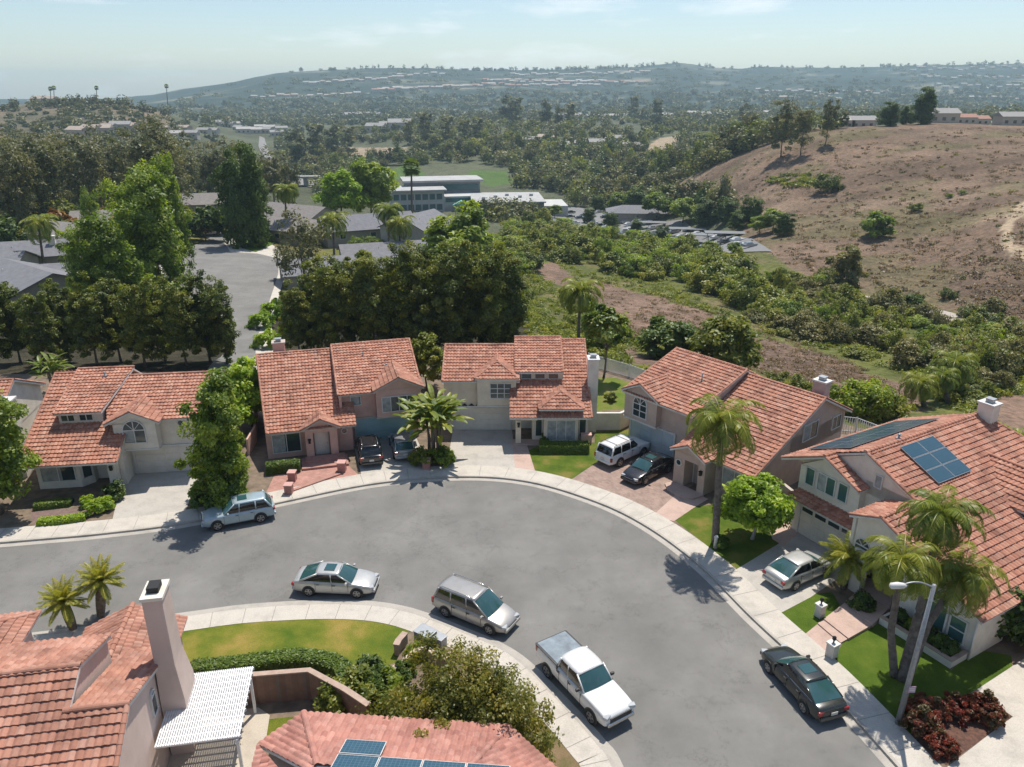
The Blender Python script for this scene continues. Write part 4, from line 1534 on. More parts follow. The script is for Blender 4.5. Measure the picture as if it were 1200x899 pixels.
H.gable([(-.3, -7.7, 3.0), (-.3, -7.7, sz(-7.7) - .15), (-.3, -1.5, 6.1), (-.3, 4.0, 4.05), (-.3, 4.0, 3.0)], (.2, 0, 0))
H.gable([(-2.35, -2.0, 5.6), (-2.35, .1, 6.85), (-2.35, 3.2, 5.75), (-2.35, 3.2, 4.2), (-2.35, -2, 4.6)], (.2, 0, 0))
H.box(-7.2, -2.2, 2.9, 3.15, 3.0, 5.75)
# entry gable, ridge along y
H.plane([(-.3, 4.0, 2.85), (-.3, 8.2, 2.85), (-2.7, 8.2, 3.95), (-2.7, 4.0, 3.95)]); H.plane([(-5.0, 8.2, 2.85), (-5.0, 4.0, 2.85), (-2.7, 4.0, 3.95), (-2.7, 8.2, 3.95)])
H.cap((-2.7, 3.9, 3.95), (-2.7, 8.2, 3.95), .13)
H.box(-4.7, -.6, 3.9, 7.8, 0, 2.8); H.gable([(-4.7, 7.6, 2.75), (-.6, 7.6, 2.75), (-2.65, 7.6, 3.7)], (0, .2, 0))
# upper left hip corner
H.plane([(-6.4, 2.6, 4.8), (-6.4, 7.1, 4.8), (-9.6, 3.9, 6.1), (-9.6, 2.6, 6.1)][::1]); H.plane([(-6.4, 7.1, 4.8), (-14, 7.1, 4.8), (-14, 3.9, 6.1), (-9.6, 3.9, 6.1)])
H.cap((-6.4, 7.1, 4.8), (-9.6, 3.9, 6.1), .1)
H.box(-13.6, -6.8, 3.2, 6.7, 0, 4.75)
H.finish()
c = MB()
def frus(c, x0, x1, y0, y1, z0, X0, X1, Y0, Y1, z1):
    c.add([(x0, y0, z0), (x1, y0, z0), (x1, y1, z0), (x0, y1, z0), (X0, Y0, z1), (X1, Y0, z1), (X1, Y1, z1), (X0, Y1, z1)], [(0, 3, 2, 1), (4, 5, 6, 7), (0, 1, 5, 4), (1, 2, 6, 5), (2, 3, 7, 6), (3, 0, 4, 7)])
frus(c, -.05, .95, 1.9, 3.7, 0, -.05, .95, 1.9, 3.7, 3.2); frus(c, -.05, .95, 1.9, 3.7, 3.2, 0.0, .8, 1.95, 3.3, 5.0); frus(c, 0.0, .8, 1.95, 3.3, 5.0, 0.0, .78, 1.95, 3.15, 8.35)
co = c.build('chimney', S_PEACH, H.root)
k = MB(); k.box(-.06, .84, 1.89, 3.21, 8.35, 8.5); k.build('cap', S_WHITE, co)
k = MB(); k.box(.15, .62, 2.25, 2.85, 8.5, 8.75); k.build('flue', DARK, co)
H.window(-.08, 1.2, 3.3, .5, 1.1, face=90, cols=1, style='arch', tr=.04)
H.vent(-5.9, -.3, 6.85, .2)
HF = H

# ---- house G: bottom middle, roof rising toward the camera from its far eave
H = House('house', (0, 0), 0, 'low house at the bottom edge with a hipped pink tile roof and blue panels', wall=S_PEACH, tile='clay_tile_pink')
ez, gs = 2.9, .30
E0, E1, E2, E3 = [Vector((*at(p[0], p[1], ez), ez)) for p in ((303, 873), (356, 836), (596, 852), (655, 905))]
gd = (E2 - E1).normalized()
gn = Vector((gd.y, -gd.x, 0))
gup = (gn + Vector((0, 0, gs))).normalized()


def gpt(a_, b_):
    """point on the long slope: metres along the eave, metres up the slope in plan"""
    return E1 + gd * a_ + gn * b_ + Vector((0, 0, gs * b_))


d0 = (E1 - E0).normalized()
n0 = Vector((d0.y, -d0.x, 0))
bis = (gn + n0).normalized()
kk = 1 / bis.dot(gn)
hipt = lambda r_: E1 + bis * kk * r_ + Vector((0, 0, gs * r_))
d3 = (E3 - E2).normalized()
n3 = Vector((d3.y, -d3.x, 0))
bis3 = (gn + n3).normalized()
k3 = 1 / bis3.dot(gn)
hipt3 = lambda r_: E2 + bis3 * k3 * r_ + Vector((0, 0, gs * r_))
RR = 6.5
H.plane([tuple(E2), tuple(E1), tuple(hipt(RR)), tuple(hipt3(3.6)), ] if False else [tuple(E2), tuple(E1), tuple(hipt(3.6)), tuple(hipt3(3.6))], tp=.28, tl=.37)
q0 = E0 - d0 * 0
H.plane([tuple(E1), tuple(E0), tuple(E0 + n0 * 3.6 + Vector((0, 0, gs * 3.6))), tuple(hipt(3.6))], tp=.28, tl=.37)
E4 = E0 + Vector((.4, -3.6, 0))
H.plane([tuple(E0), tuple(E4), tuple(E4 + Vector((3.0, -.3, gs * 3))), tuple(E0 + n0 * 3.6 + Vector((0, 0, gs * 3.6)))][:3], tp=.28, tl=.37)
H.plane([tuple(E3), tuple(E2), tuple(hipt3(3.6)), tuple(E3 + n3 * 3.6 + Vector((0, 0, gs * 3.6)))], tp=.28, tl=.37)
H.cap(tuple(E1), tuple(hipt(3.6)), .14)
H.cap(tuple(E2), tuple(hipt3(3.6)), .12)
ins = [E0 + Vector((.5, -.3, 0)), E1 + Vector((.2, -.6, 0)), E2 + Vector((-.5, -.6, 0)), E3 + Vector((-.6, 0, 0)), E3 + Vector((-1, -4, 0)), E0 + Vector((.8, -5, 0))]
H.gable([(p.x, p.y, 0) for p in ins], (0, 0, 2.75))
H.finish()
HG = H

# ---- house H at the right edge and house at the far left edge
H = House('house', (26.6, 27.6), -52, 'corner of a peach house at the right edge, beside the concrete driveway', wall=S_PEACH)
H.plane([(-1.6, -.5, 2.85), (9, -.5, 2.85), (9, 5, 5.2), (-1.6, 5, 5.2)]); 
H.cap((-1.55, -.5, 2.87), (-1.55, 5, 5.22), .1)
H.box(-1.1, 9, 0, 10, 0, 2.8); H.finish()
p_ = at(0, 560, 0)
H = House('house', (-40.3, 50.0), 10, 'white house at the left edge with tall chimney, mostly behind a leafy tree', wall=S_WHITE)
H.plane([(-8, -2, 2.8), (2.2, -2, 2.8), (2.2, 6.3, 6.6), (-8, 6.3, 6.6)]); H.plane([(2.2, 11.5, 4.3), (-8, 11.5, 4.3), (-8, 6.3, 6.6), (2.2, 6.3, 6.6)])
H.cap((-8, 6.3, 6.6), (2.2, 6.3, 6.6)); H.cap((2.15, -2, 2.82), (2.15, 6.3, 6.62), .09); H.cap((2.15, 11.5, 4.32), (2.15, 6.3, 6.62), .09)
H.box(-8, 1.9, -1.2, 11, 0, 2.9); H.gable([(1.7, -1.4, 2.8), (1.7, 11.1, 2.8), (1.7, 11.1, 4.3), (1.7, 6.3, 6.45)], (.2, 0, 0)); H.finish()
H.chimney(1.8, 3.5, 1.9, 3.0, 6.3, S_WHITE)
HL = H
# ------------------------------------------------------------------ vehicles
TYRE = mat_simple('tyre_rubber', (0.02, 0.02, 0.02), None, 4, 0.85)
RIM = mat_simple('alloy_rim', (0.38, 0.38, 0.39), (0.2, 0.2, 0.2), 8, 0.35, metal=0.7)
CARGL = mat_glass('car_glass', (0.035, 0.10, 0.105), 0.08)
CARGLD = mat_glass('car_glass_dark', (0.015, 0.018, 0.02), 0.06)
BLKP = mat_simple('black_plastic', (0.025, 0.025, 0.027), None, 4, 0.5)
LAMPW = mat_glass('headlight_lens', (0.55, 0.57, 0.58), 0.1)
LAMPR = mat_glass('taillight_lens', (0.35, 0.02, 0.02), 0.15)
PLATE = mat_simple('number_plate', (0.55, 0.55, 0.5), None, 5, 0.5)
CHROME = mat_simple('chrome', (0.6, 0.6, 0.6), None, 5, 0.2, metal=0.9)

# station rows: x, half width factor, bottom z, top z (belt / hood / trunk), crown
CARS = {
    'sedan': dict(L=4.85, W=1.83, H=1.45, st=[(-2.42, .80, .38, .80), (-2.36, .90, .28, .93), (-2.1, .96, .24, 1.00), (-1.5, 1, .2, 1.02), (-.6, 1, .19, .97), (.4, 1, .19, .95), (1.0, 1, .19, .94), (1.5, .98, .2, .88), (2.0, .93, .22, .78), (2.3, .84, .26, .66), (2.42, .72, .32, .55)],
                  gb=(-1.98, 1.15), gr=(-.92, .28), wx=(1.45, -1.42), wr=.33, doors=(0.0,)),
    'suv': dict(L=4.75, W=1.88, H=1.68, st=[(-2.37, .86, .42, .95), (-2.30, .94, .32, 1.05), (-1.9, .98, .28, 1.07), (-1.2, 1, .26, 1.06), (0, 1, .26, 1.05), (.8, 1, .26, 1.04), (1.2, .99, .26, 1.02), (1.8, .95, .28, .95), (2.2, .88, .32, .82), (2.37, .78, .38, .66)],
                gb=(-2.22, .95), gr=(-1.75, .2), wx=(1.42, -1.38), wr=.37, doors=(0.0,)),
    'suv_boxy': dict(L=4.82, W=1.92, H=1.78, st=[(-2.41, .90, .46, 1.0), (-2.35, .96, .36, 1.12), (-1.9, 1, .34, 1.15), (-1.0, 1, .34, 1.14), (0, 1, .34, 1.13), (.8, 1, .34, 1.12), (1.2, 1, .34, 1.12), (1.9, .97, .36, 1.06), (2.25, .92, .4, .96), (2.41, .84, .46, .8)],
                     gb=(-2.28, .98), gr=(-2.0, .4), wx=(1.45, -1.4), wr=.39, doors=(0.0,)),
    'minivan': dict(L=4.9, W=1.92, H=1.72, st=[(-2.45, .86, .4, .95), (-2.38, .94, .3, 1.02), (-1.9, .98, .24, 1.03), (-1.0, 1, .22, 1.02), (.4, 1, .22, 1.0), (1.1, 1, .22, .99), (1.5, .98, .23, .93), (2.0, .92, .25, .80), (2.32, .82, .3, .66), (2.45, .7, .36, .55)],
                    gb=(-2.3, 1.35), gr=(-2.02, .35), wx=(1.5, -1.45), wr=.34, doors=(0.0,)),
    'hatch': dict(L=4.35, W=1.8, H=1.55, st=[(-2.17, .86, .40, .92), (-2.1, .94, .3, 1.0), (-1.7, .98, .24, 1.02), (-1.0, 1, .22, 1.0), (.3, 1, .22, .97), (.9, 1, .22, .96), (1.3, .98, .22, .90), (1.8, .92, .25, .78), (2.07, .84, .3, .66), (2.17, .72, .36, .56)],
                  gb=(-2.0, 1.0), gr=(-1.45, .2), wx=(1.3, -1.28), wr=.33, doors=(0.0,)),
    'pickup': dict(L=5.75, W=2.0, H=1.83, st=[(-2.87, .95, .55, 1.28), (-2.84, .97, .5, 1.30), (-2.0, 1, .46, 1.30), (-1.0, 1, .44, 1.30), (-.9, 1, .44, 1.2), (0, 1, .42, 1.2), (.9, 1, .42, 1.18), (1.3, 1, .42, 1.19), (2.2, .97, .42, 1.12), (2.7, .94, .46, 1.04), (2.87, .88, .5, .9)],
                   gb=(-1.0, 1.15), gr=(-.85, .45), wx=(1.85, -1.75), wr=.40, doors=(-.1,)),
}


def loft_body(st, W, crown=0.03):
    mb = MB()
    mb.smooth = True
    n = 0
    rows = []
    for (x, wf, zb, zt) in st:
        w = W / 2 * wf
        h = zt - zb
        half = [(w * .90, zb), (w * .985, zb + .10 * h), (w, zb + .42 * h), (w * .985, zb + .72 * h), (w * .93, zt - .035), (w * .85, zt), (w * .45, zt + crown), (0, zt + crown * 1.3)]
        ring = [(x, -a, z) for a, z in half] + [(x, a, z) for a, z in half[-2::-1]]
        rows.append(ring)
        n = len(ring)
    v = [p for r_ in rows for p in r_]
    f = []
    for i in range(len(rows) - 1):
        for k in range(n - 1):
            f.append((i * n + k, (i + 1) * n + k, (i + 1) * n + k + 1, i * n + k + 1))
        f.append((i * n + n - 1, (i + 1) * n + n - 1, (i + 1) * n, i * n))
    f.append(tuple(range(n)))
    f.append(tuple(range(len(rows) * n - 1, (len(rows) - 1) * n - 1, -1)))
    mb.add(v, f)
    return mb


def vehicle(name, kind, loc, heading, paint, label, cat, roofm=None, sunroof=False, rails=False, glass=None, z=0.0, rack=False, darkroof=False, tonneau=None):
    """heading: degrees from +X in which the nose points"""
    c = CARS[kind]
    L, W, Ht = c['L'], c['W'], c['H']
    gl = glass or CARGL
    root = empty(name, (loc[0], loc[1], z), R(heading))
    tag(root, label, cat)
    b = loft_body(c['st'], W)
    bo = b.build('body', paint, root)
    md = bo.modifiers.new('s', 'SUBSURF')
    md.levels = md.render_levels = 2
    xs = [s[0] for s in c['st']]
    zt = lambda x: float(np.interp(x, xs, [s[3] for s in c['st']]))
    wf = lambda x: float(np.interp(x, xs, [s[1] for s in c['st']])) * W / 2
    rb, fb = c['gb']
    rr, fr = c['gr']
    wb, wr_ = W / 2 * .88, W / 2 * .70
    if kind in ('pickup', 'suv_boxy', 'minivan'):
        wr_ = W / 2 * .76
    zb_r, zb_f = zt(rb) - .01, zt(fb) - .01
    zr = Ht - .06
    # glasshouse
    def pane(nm, q, nx=4, bulge=0.05, mat=gl, par=root, smooth=True, off=0.0):
        A, B, C, D = [Vector(p) for p in q]      # A bottom-left, B bottom-right, C top-right, D top-left
        nrm = (B - A).cross(D - A).normalized()
        v, f = [], []
        for j in range(5):
            for i in range(nx + 1):
                s_, t_ = i / nx, j / 4
                p = (A * (1 - s_) + B * s_) * (1 - t_) + (D * (1 - s_) + C * s_) * t_
                p = p + nrm * (bulge * (1 - (2 * s_ - 1) ** 2) + off + 0.02 * (1 - (2 * t_ - 1) ** 2))
                v.append(p)
        for j in range(4):
            for i in range(nx):
                a = j * (nx + 1) + i
                f.append((a, a + 1, a + nx + 2, a + nx + 1))
        m_ = MB()
        m_.smooth = smooth
        m_.add(v, f)
        return m_.build(nm, mat, par)
    # front: seen from ahead, left to right
    bl, br_ = (fb, wb * .93, zb_f), (fb, -wb * .93, zb_f)
    tl_, tr_ = (fr, wr_, zr), (fr, -wr_, zr)
    rl, rr2 = (rb, wb * .95, zb_r), (rb, -wb * .95, zb_r)
    ul, ur = (rr, wr_ * .96, zr), (rr, -wr_ * .96, zr)
    pane('windscreen', [br_, bl, tl_, tr_][::1], 8, .10)
    pane('rear_window', [rl, rr2, ur, ul], 8, .06)
    zm = zt((rb + fb) / 2) - .01
    pane('side_window', [(rb, -wb * .97, zb_r), (fb, -wb * .97, zb_f), (fr, -wr_ * 1.02, zr), (rr, -wr_ * 1.0, zr)], 6, .03, CARGLD)
    pane('side_window', [(fb, wb * .97, zb_f), (rb, wb * .97, zb_r), (rr, wr_ * 1.0, zr), (fr, wr_ * 1.02, zr)], 6, .03, CARGLD)
    # roof skin
    rm = MB()
    rm.smooth = True
    nx, ny = 10, 8
    v, f = [], []
    x0, x1 = rr - .10, fr + .08
    for i in range(nx + 1):
        for j in range(ny + 1):
            s_, t_ = i / nx, j / ny * 2 - 1
            xx = x0 + (x1 - x0) * s_
            ww = (wr_ + .045) * (1 - .05 * abs(2 * s_ - 1) ** 3)
            cx = .05 * (1 - (2 * s_ - 1) ** 2)
            v.append((xx + .05 * (1 - t_ * t_) * (1 if s_ > .5 else -1) * abs(2 * s_ - 1), t_ * ww, zr + .012 + (.055) * (1 - abs(t_) ** 2.5) + cx * .5 - .03 * (abs(t_) ** 6)))
    for i in range(nx):
        for j in range(ny):
            a = i * (ny + 1) + j
            f.append((a, a + ny + 1, a + ny + 2, a + 1))
    rm.add(v, f)
    ro = rm.build('roof', roofm or paint, root)
    sm = ro.modifiers.new('t', 'SOLIDIFY')
    sm.thickness = .05
    if sunroof:
        s_ = MB()
        xc = fr - .55
        s_.box(xc - .32, xc + .32, -.36, .36, zr + .06, zr + .085 + .02)
        s_.build('sunroof', gl, root, bevel=.02)
    # pillars
    for sg in (-1, 1):
        k = c['doors'][0]
        runs = [([(fb - .02, sg * wb * .96, zb_f - .02), (fr, sg * (wr_ + .02), zr + .01)], .045),
                ([(rb + .02, sg * wb * .97, zb_r - .02), (rr, sg * (wr_ + .01), zr + .01)], .07 if kind != 'sedan' else .06),
                ([(k - .05, sg * wb * .985, zm - .02), (k - .12, sg * (wr_ + .03), zr)], .04)]
        if kind in ('suv', 'suv_boxy', 'minivan', 'hatch'):
            runs.append(([(-1.15, sg * wb * .985, zm - .02), (-1.15 if kind != 'hatch' else -1.05, sg * (wr_ + .03), zr)], .05))
        for q_, r_ in runs:
            pl = MB()
            pl.tube(q_, r_, 6)
            pl.build('roof_pillar', paint, root)
    if kind == 'sedan' or kind == 'suv' or kind == 'hatch':
        tr = MB()
        for sg in (-1, 1):
            tr.tube([(rb + .1, sg * (wb * .99), zb_r + .01), ((rb + fb) / 2, sg * (wb * 1.005), zm + .01), (fb - .1, sg * (wb * .98), zb_f + .01)], .014, 5)
        tr.build('window_trim', CHROME, root)
    if rails or rack:
        rl_ = MB()
        for sg in (-1, 1):
            rl_.tube([(rr + .1, sg * (wr_ - .05), zr + .03), (rr + .2, sg * (wr_ - .05), zr + .12), (fr - .25, sg * (wr_ - .05), zr + .12), (fr - .12, sg * (wr_ - .05), zr + .04)], .022, 6)
        if rack:
            for xx in (rr + .5, fr - .6):
                rl_.tube([(xx, -wr_ + .05, zr + .12), (xx, wr_ - .05, zr + .12)], .018, 6)
        rl_.build('roof_rack', CHROME if not rack else BLKP, root)
    # wheels
    for wx in c['wx']:
        for sg in (-1, 1):
            yy = sg * (wf(wx) - .02)
            a = MB()
            n = 20
            pts = []
            ar = c['wr'] + .07
            ring = [(wx + ar * math.cos(t), c['wr'] + ar * math.sin(t)) for t in [R(-25 + 230 * k / n) for k in range(n + 1)]]
            a.prism([(p[0], yy + sg * .005, p[1]) for p in ring], (0, sg * .022, 0))
            a.build('wheel_arch', BLKP, root)
            w_ = MB()
            w_.smooth = True
            prof = [(.0, -.02), (c['wr'] * .62, -.02), (c['wr'] * .66, .0), (c['wr'] * .93, .0), (c['wr'], -.03), (c['wr'], -.2)]
            n = 24
            v, f = [], []
            for r_, d in prof:
                for k in range(n):
                    t = 2 * math.pi * k / n
                    v.append((wx + r_ * math.cos(t), yy + sg * (.055 + d), c['wr'] + r_ * math.sin(t)))
            for i in range(len(prof) - 1):
                for k in range(n):
                    k2 = (k + 1) % n
                    q = (i * n + k, i * n + k2, (i + 1) * n + k2, (i + 1) * n + k)
                    f.append(q if sg > 0 else q[::-1])
            w_.add(v, f)
            wo = w_.build('wheel', TYRE, root)
            rm_ = MB()
            for k in range(5):
                t = 2 * math.pi * k / 5 + .3
                ca, sa = math.cos(t), math.sin(t)
                ro_ = c['wr'] * .62
                rm_.prism([(wx - .04 * sa, yy + sg * .045, c['wr'] + .04 * ca), (wx + .04 * sa, yy + sg * .045, c['wr'] - .04 * ca), (wx + ro_ * ca + .05 * sa, yy + sg * .045, c['wr'] + ro_ * sa - .05 * ca), (wx + ro_ * ca - .05 * sa, yy + sg * .045, c['wr'] + ro_ * sa + .05 * ca)], (0, sg * .02, 0))
            n = 24
            v, f = [], []
            for r_ in (c['wr'] * .58, c['wr'] * .66):
                for d in (.05, .066):
                    for k in range(n):
                        t = 2 * math.pi * k / n
                        v.append((wx + r_ * math.cos(t), yy + sg * d, c['wr'] + r_ * math.sin(t)))
            for k in range(n):
                k2 = (k + 1) % n
                f += [(n + k, n + k2, 3 * n + k2, 3 * n + k), (k, k2, n + k2, n + k), (2 * n + k, 2 * n + k2, 3 * n + k2, 3 * n + k)]
            rm_.add(v, f)
            rm_.build('rim', RIM, wo)
    # lamps, bumpers, plates, mirrors, door gaps
    xf, xr = c['st'][-1][0], c['st'][0][0]
    zf, zrr = c['st'][-1][3], c['st'][0][3]
    for sg in (-1, 1):
        m_ = MB()
        m_.cbox((xf - .16, sg * (wf(xf - .15) - .20), zf - .02), .26, .36, .16, sg * R(-22))
        m_.build('headlight', LAMPW, root, bevel=.04)
        m_ = MB()
        tall = .34 if kind in ('suv_boxy', 'minivan', 'pickup') else .2
        tw = .16 if kind in ('suv_boxy', 'minivan', 'pickup') else .36
        m_.cbox((xr + .07, sg * (wf(xr + .1) - tw / 2 - .0), zrr - (tall if tall > .3 else .16)), .16, tw, tall, sg * R(14))
        m_.build('taillight', LAMPR, root, bevel=.03)
        m_ = MB()
        m_.cbox((fb - .28, sg * (W / 2 + .06), zb_f + .03), .12, .2, .15, 0)
        m_.box(fb - .3, fb - .22, min(sg * (W / 2 - .14), sg * W / 2), max(sg * (W / 2 - .14), sg * W / 2), zb_f + .05, zb_f + .10)
        m_.build('mirror', BLKP if kind in ('pickup',) else paint, root, bevel=.025)
    g = MB()
    g.cbox((xf - .015, 0, zf - .12 - (.1 if kind == 'pickup' else 0)), .08, W * (.62 if kind == 'pickup' else .42), .16 + (.08 if kind == 'pickup' else 0))
    g.build('grille', BLKP, root, bevel=.02)
    g = MB()
    zb_ = c['st'][-1][2]
    g.cbox((xf - .02, 0, zb_ - .02), .18, W * .78, .2)
    g.build('front_bumper', CHROME if kind == 'pickup' else paint, root, bevel=.05)
    g = MB()
    g.cbox((xr + .02, 0, c['st'][0][2] - .06), .18, W * .84, .22)
    g.build('rear_bumper', paint if kind != 'pickup' else CHROME, root, bevel=.05)
    g = MB()
    g.cbox((xr - .03, 0, c['st'][0][2] + .2), .03, .36, .16)
    g.build('number_plate', PLATE, root)
    if kind == 'pickup':
        g = MB()
        g.box(-2.84, -1.02, -.88, .88, 1.305, 1.36)
        g.build('bed_cover', tonneau or METAL, root, bevel=.02)
        g = MB()
        for sg in (-1, 1):
            g.box(-2.86, -1.0, sg * .93 - .05, sg * .93 + .05, 1.30, 1.345)
        g.box(-2.90, -2.84, -.95, .95, 1.27, 1.34)
        g.box(-1.03, -.93, -.97, .97, .6, 1.25)
        g.build('bed_rail', BLKP, root)
    for sg in (-1, 1):
        for xx in ((.95, .0, -1.0) if kind != 'pickup' else (1.0, .0, -.75)):
            d = MB()
            yy = W / 2 * 1.0
            d.box(xx - .008, xx + .008, min(sg * (yy - .03), sg * (yy + .003)), max(sg * (yy - .03), sg * (yy + .003)), .42, zt(xx) - .06)
            d.build('door_seam', BLKP, root)
        for xx in (.12, -.85):
            d = MB()
            d.cbox((xx, sg * (W / 2 + .0), zt(xx) - .16), .17, .035, .035)
            d.build('handle', BLKP, root)
    return root


def heading(p, q):
    a, b = at(*p), at(*q)
    return math.degrees(math.atan2(b[1] - a[1], b[0] - a[0]))


P_SILVER = mat_paint('paint_silver', (0.50, 0.50, 0.48), .35, .32)
P_BEIGE = mat_paint('paint_beige_silver', (0.40, 0.385, 0.36), .4, .32)
P_WHITE = mat_paint('paint_white', (0.74, 0.74, 0.73), .0, .3)
P_BLACK = mat_paint('paint_black', (0.018, 0.018, 0.02), .1, .22)
P_DGREEN = mat_paint('paint_dark_green', (0.030, 0.034, 0.032), .2, .25)
P_BLUE = mat_paint('paint_pale_blue', (0.40, 0.50, 0.54), .35, .32)
P_GREY = mat_paint('paint_grey', (0.33, 0.34, 0.35), .4, .32)
BEDC = mat_simple('bed_cover_blue', (0.22, 0.28, 0.32), (0.12, 0.15, 0.18), 1.5, .55)


def mid(p, q, z=0.0):
    a, b = at(p[0], p[1], z), at(q[0], q[1], z)
    return ((a[0] + b[0]) / 2, (a[1] + b[1]) / 2)


vehicle('parked_car', 'suv', (-18.95, 46.45), 202, P_BLUE, 'pale blue silver SUV parked at the kerb under the leafy tree', 'car', sunroof=True)
vehicle("parked_car", "sedan", (-10.5, 38.65), -4, P_SILVER, 'silver sedan with sunroof parked alone at the kerb of the mottled lawn', 'car', sunroof=True)
vehicle('parked_van', 'minivan', (-2.05, 36.0), -31.5, P_BEIGE, 'beige silver minivan parked on the inside of the curve', 'minivan', rails=True)
vehicle('parked_truck', 'pickup', (3.55, 30.2), -58, P_WHITE, 'white crew cab pickup truck with blue grey bed cover', 'pickup truck', tonneau=BEDC)
vehicle('parked_car', 'sedan', (14.4, 30.4), 107, P_DGREEN, 'dark sedan with closed sunroof parked at the kerb beside the big green lawn', 'car', sunroof=True)
vehicle('parked_car', 'sedan', (17.6, 39.75), 31, P_SILVER, 'silver white sedan parked on the driveway below the tiled skirt roof', 'car', z=.11)
vehicle('parked_car', 'suv_boxy', (8.95, 55.9), 41, P_WHITE, 'white SUV with roof rack on the brick driveway', 'SUV', rack=True, glass=CARGLD, z=.11)
vehicle('parked_car', 'sedan', (10.5, 52.95), 223, P_BLACK, 'black sedan parked nose to the street beside the white SUV', 'car', sunroof=True, z=.11)
vehicle('parked_car', 'suv', (-11.6, 56.3), 105, P_BLACK, 'black SUV with silver roof rails before the shaded garage', 'SUV', rails=True, glass=CARGLD, z=.11)
vehicle('parked_car', 'hatch', (-9.05, 57.2), 105, P_GREY, 'grey hatchback parked between the black SUV and the broad-leaved plant', 'car', z=.11)
p_ = hit(247, 277)
vehicle('parked_truck', 'pickup', (p_[0], p_[1]), 200, P_WHITE, 'small white pickup truck far off at the end of the lower street', 'pickup truck', z=p_[2] + .2)
p_ = hit(237, 270)
vehicle('parked_car', 'sedan', (p_[0], p_[1] + 2), 185, P_GREY, 'silver car behind the white pickup on the lower street', 'car', z=p_[2] + .2)
# ------------------------------------------------------------------ vegetation
mat_leaf('leaf_bright', [(0.04, 0.078, 0.012), (0.09, 0.15, 0.02), (0.17, 0.24, 0.035)], .5)
mat_leaf('leaf_farb', [(0.045, 0.07, 0.022), (0.075, 0.10, 0.03), (0.11, 0.13, 0.04)], .3)
mat_leaf('leaf_dark', [(0.018, 0.04, 0.010), (0.035, 0.07, 0.015), (0.06, 0.10, 0.022)], .3)
mat_leaf('leaf_olive', [(0.025, 0.045, 0.012), (0.056, 0.086, 0.018), (0.12, 0.148, 0.026)], .42)
mat_leaf('leaf_euc', [(0.034, 0.047, 0.036), (0.064, 0.08, 0.06), (0.105, 0.112, 0.08)], .35)
mat_leaf('leaf_scrub', [(0.045, 0.075, 0.013), (0.09, 0.125, 0.018), (0.15, 0.175, 0.03)], .4)
mat_leaf('leaf_greyscrub', [(0.05, 0.065, 0.035), (0.085, 0.095, 0.05), (0.12, 0.125, 0.065)], .35)
mat_leaf('leaf_far', [(0.022, 0.034, 0.018), (0.042, 0.056, 0.028), (0.08, 0.085, 0.042)], .2)
mat_leaf('leaf_palm', [(0.035, 0.07, 0.014), (0.075, 0.12, 0.025), (0.14, 0.17, 0.04)], .35)
mat_leaf('leaf_palm_yellow', [(0.07, 0.11, 0.02), (0.13, 0.17, 0.03), (0.22, 0.22, 0.06)], .4)
mat_leaf('leaf_lime', [(0.07, 0.14, 0.012), (0.13, 0.23, 0.02), (0.22, 0.32, 0.035)], .45)
mat_leaf('leaf_yellow', [(0.10, 0.13, 0.015), (0.20, 0.19, 0.02), (0.30, 0.20, 0.03)], .4)
mat_leaf('leaf_red', [(0.035, 0.035, 0.014), (0.06, 0.022, 0.014), (0.13, 0.02, 0.018)], .3)
mat_leaf('leaf_willow', [(0.04, 0.06, 0.012), (0.09, 0.11, 0.022), (0.17, 0.17, 0.04)], .5)
mat_leaf('leaf_hedge', [(0.025, 0.055, 0.010), (0.05, 0.095, 0.016), (0.08, 0.13, 0.022)], .25)
mat_leaf('leaf_rust', [(0.06, 0.035, 0.018), (0.11, 0.06, 0.03), (0.14, 0.09, 0.04)], .3)


def leaf_quads(cen, size, rng, up=0.35, aspect=1.7, droop=0.0, out=None):
    """bent leaf sprays as quads round each centre"""
    n = len(cen)
    nrm = rng.normal(0, 1, (n, 3))
    nrm[:, 2] = np.abs(nrm[:, 2]) * (1 + up) + up
    if out is not None:
        nrm = nrm + out * 1.1
    nrm /= np.linalg.norm(nrm, axis=1)[:, None] + 1e-9
    t = rng.normal(0, 1, (n, 3))
    t[:, 2] -= droop
    t -= nrm * (t * nrm).sum(1)[:, None]
    t /= np.linalg.norm(t, axis=1)[:, None] + 1e-9
    b = np.cross(nrm, t)
    s = (size * (0.6 + 0.8 * rng.random(n)))[:, None]
    a = s * aspect / 2
    w = s / 2
    V = np.stack([cen - t * a, cen + b * w, cen + t * a - nrm * s * 0.12, cen - b * w], 1).reshape(-1, 3)
    F = np.arange(n * 4).reshape(n, 4)
    return V, F


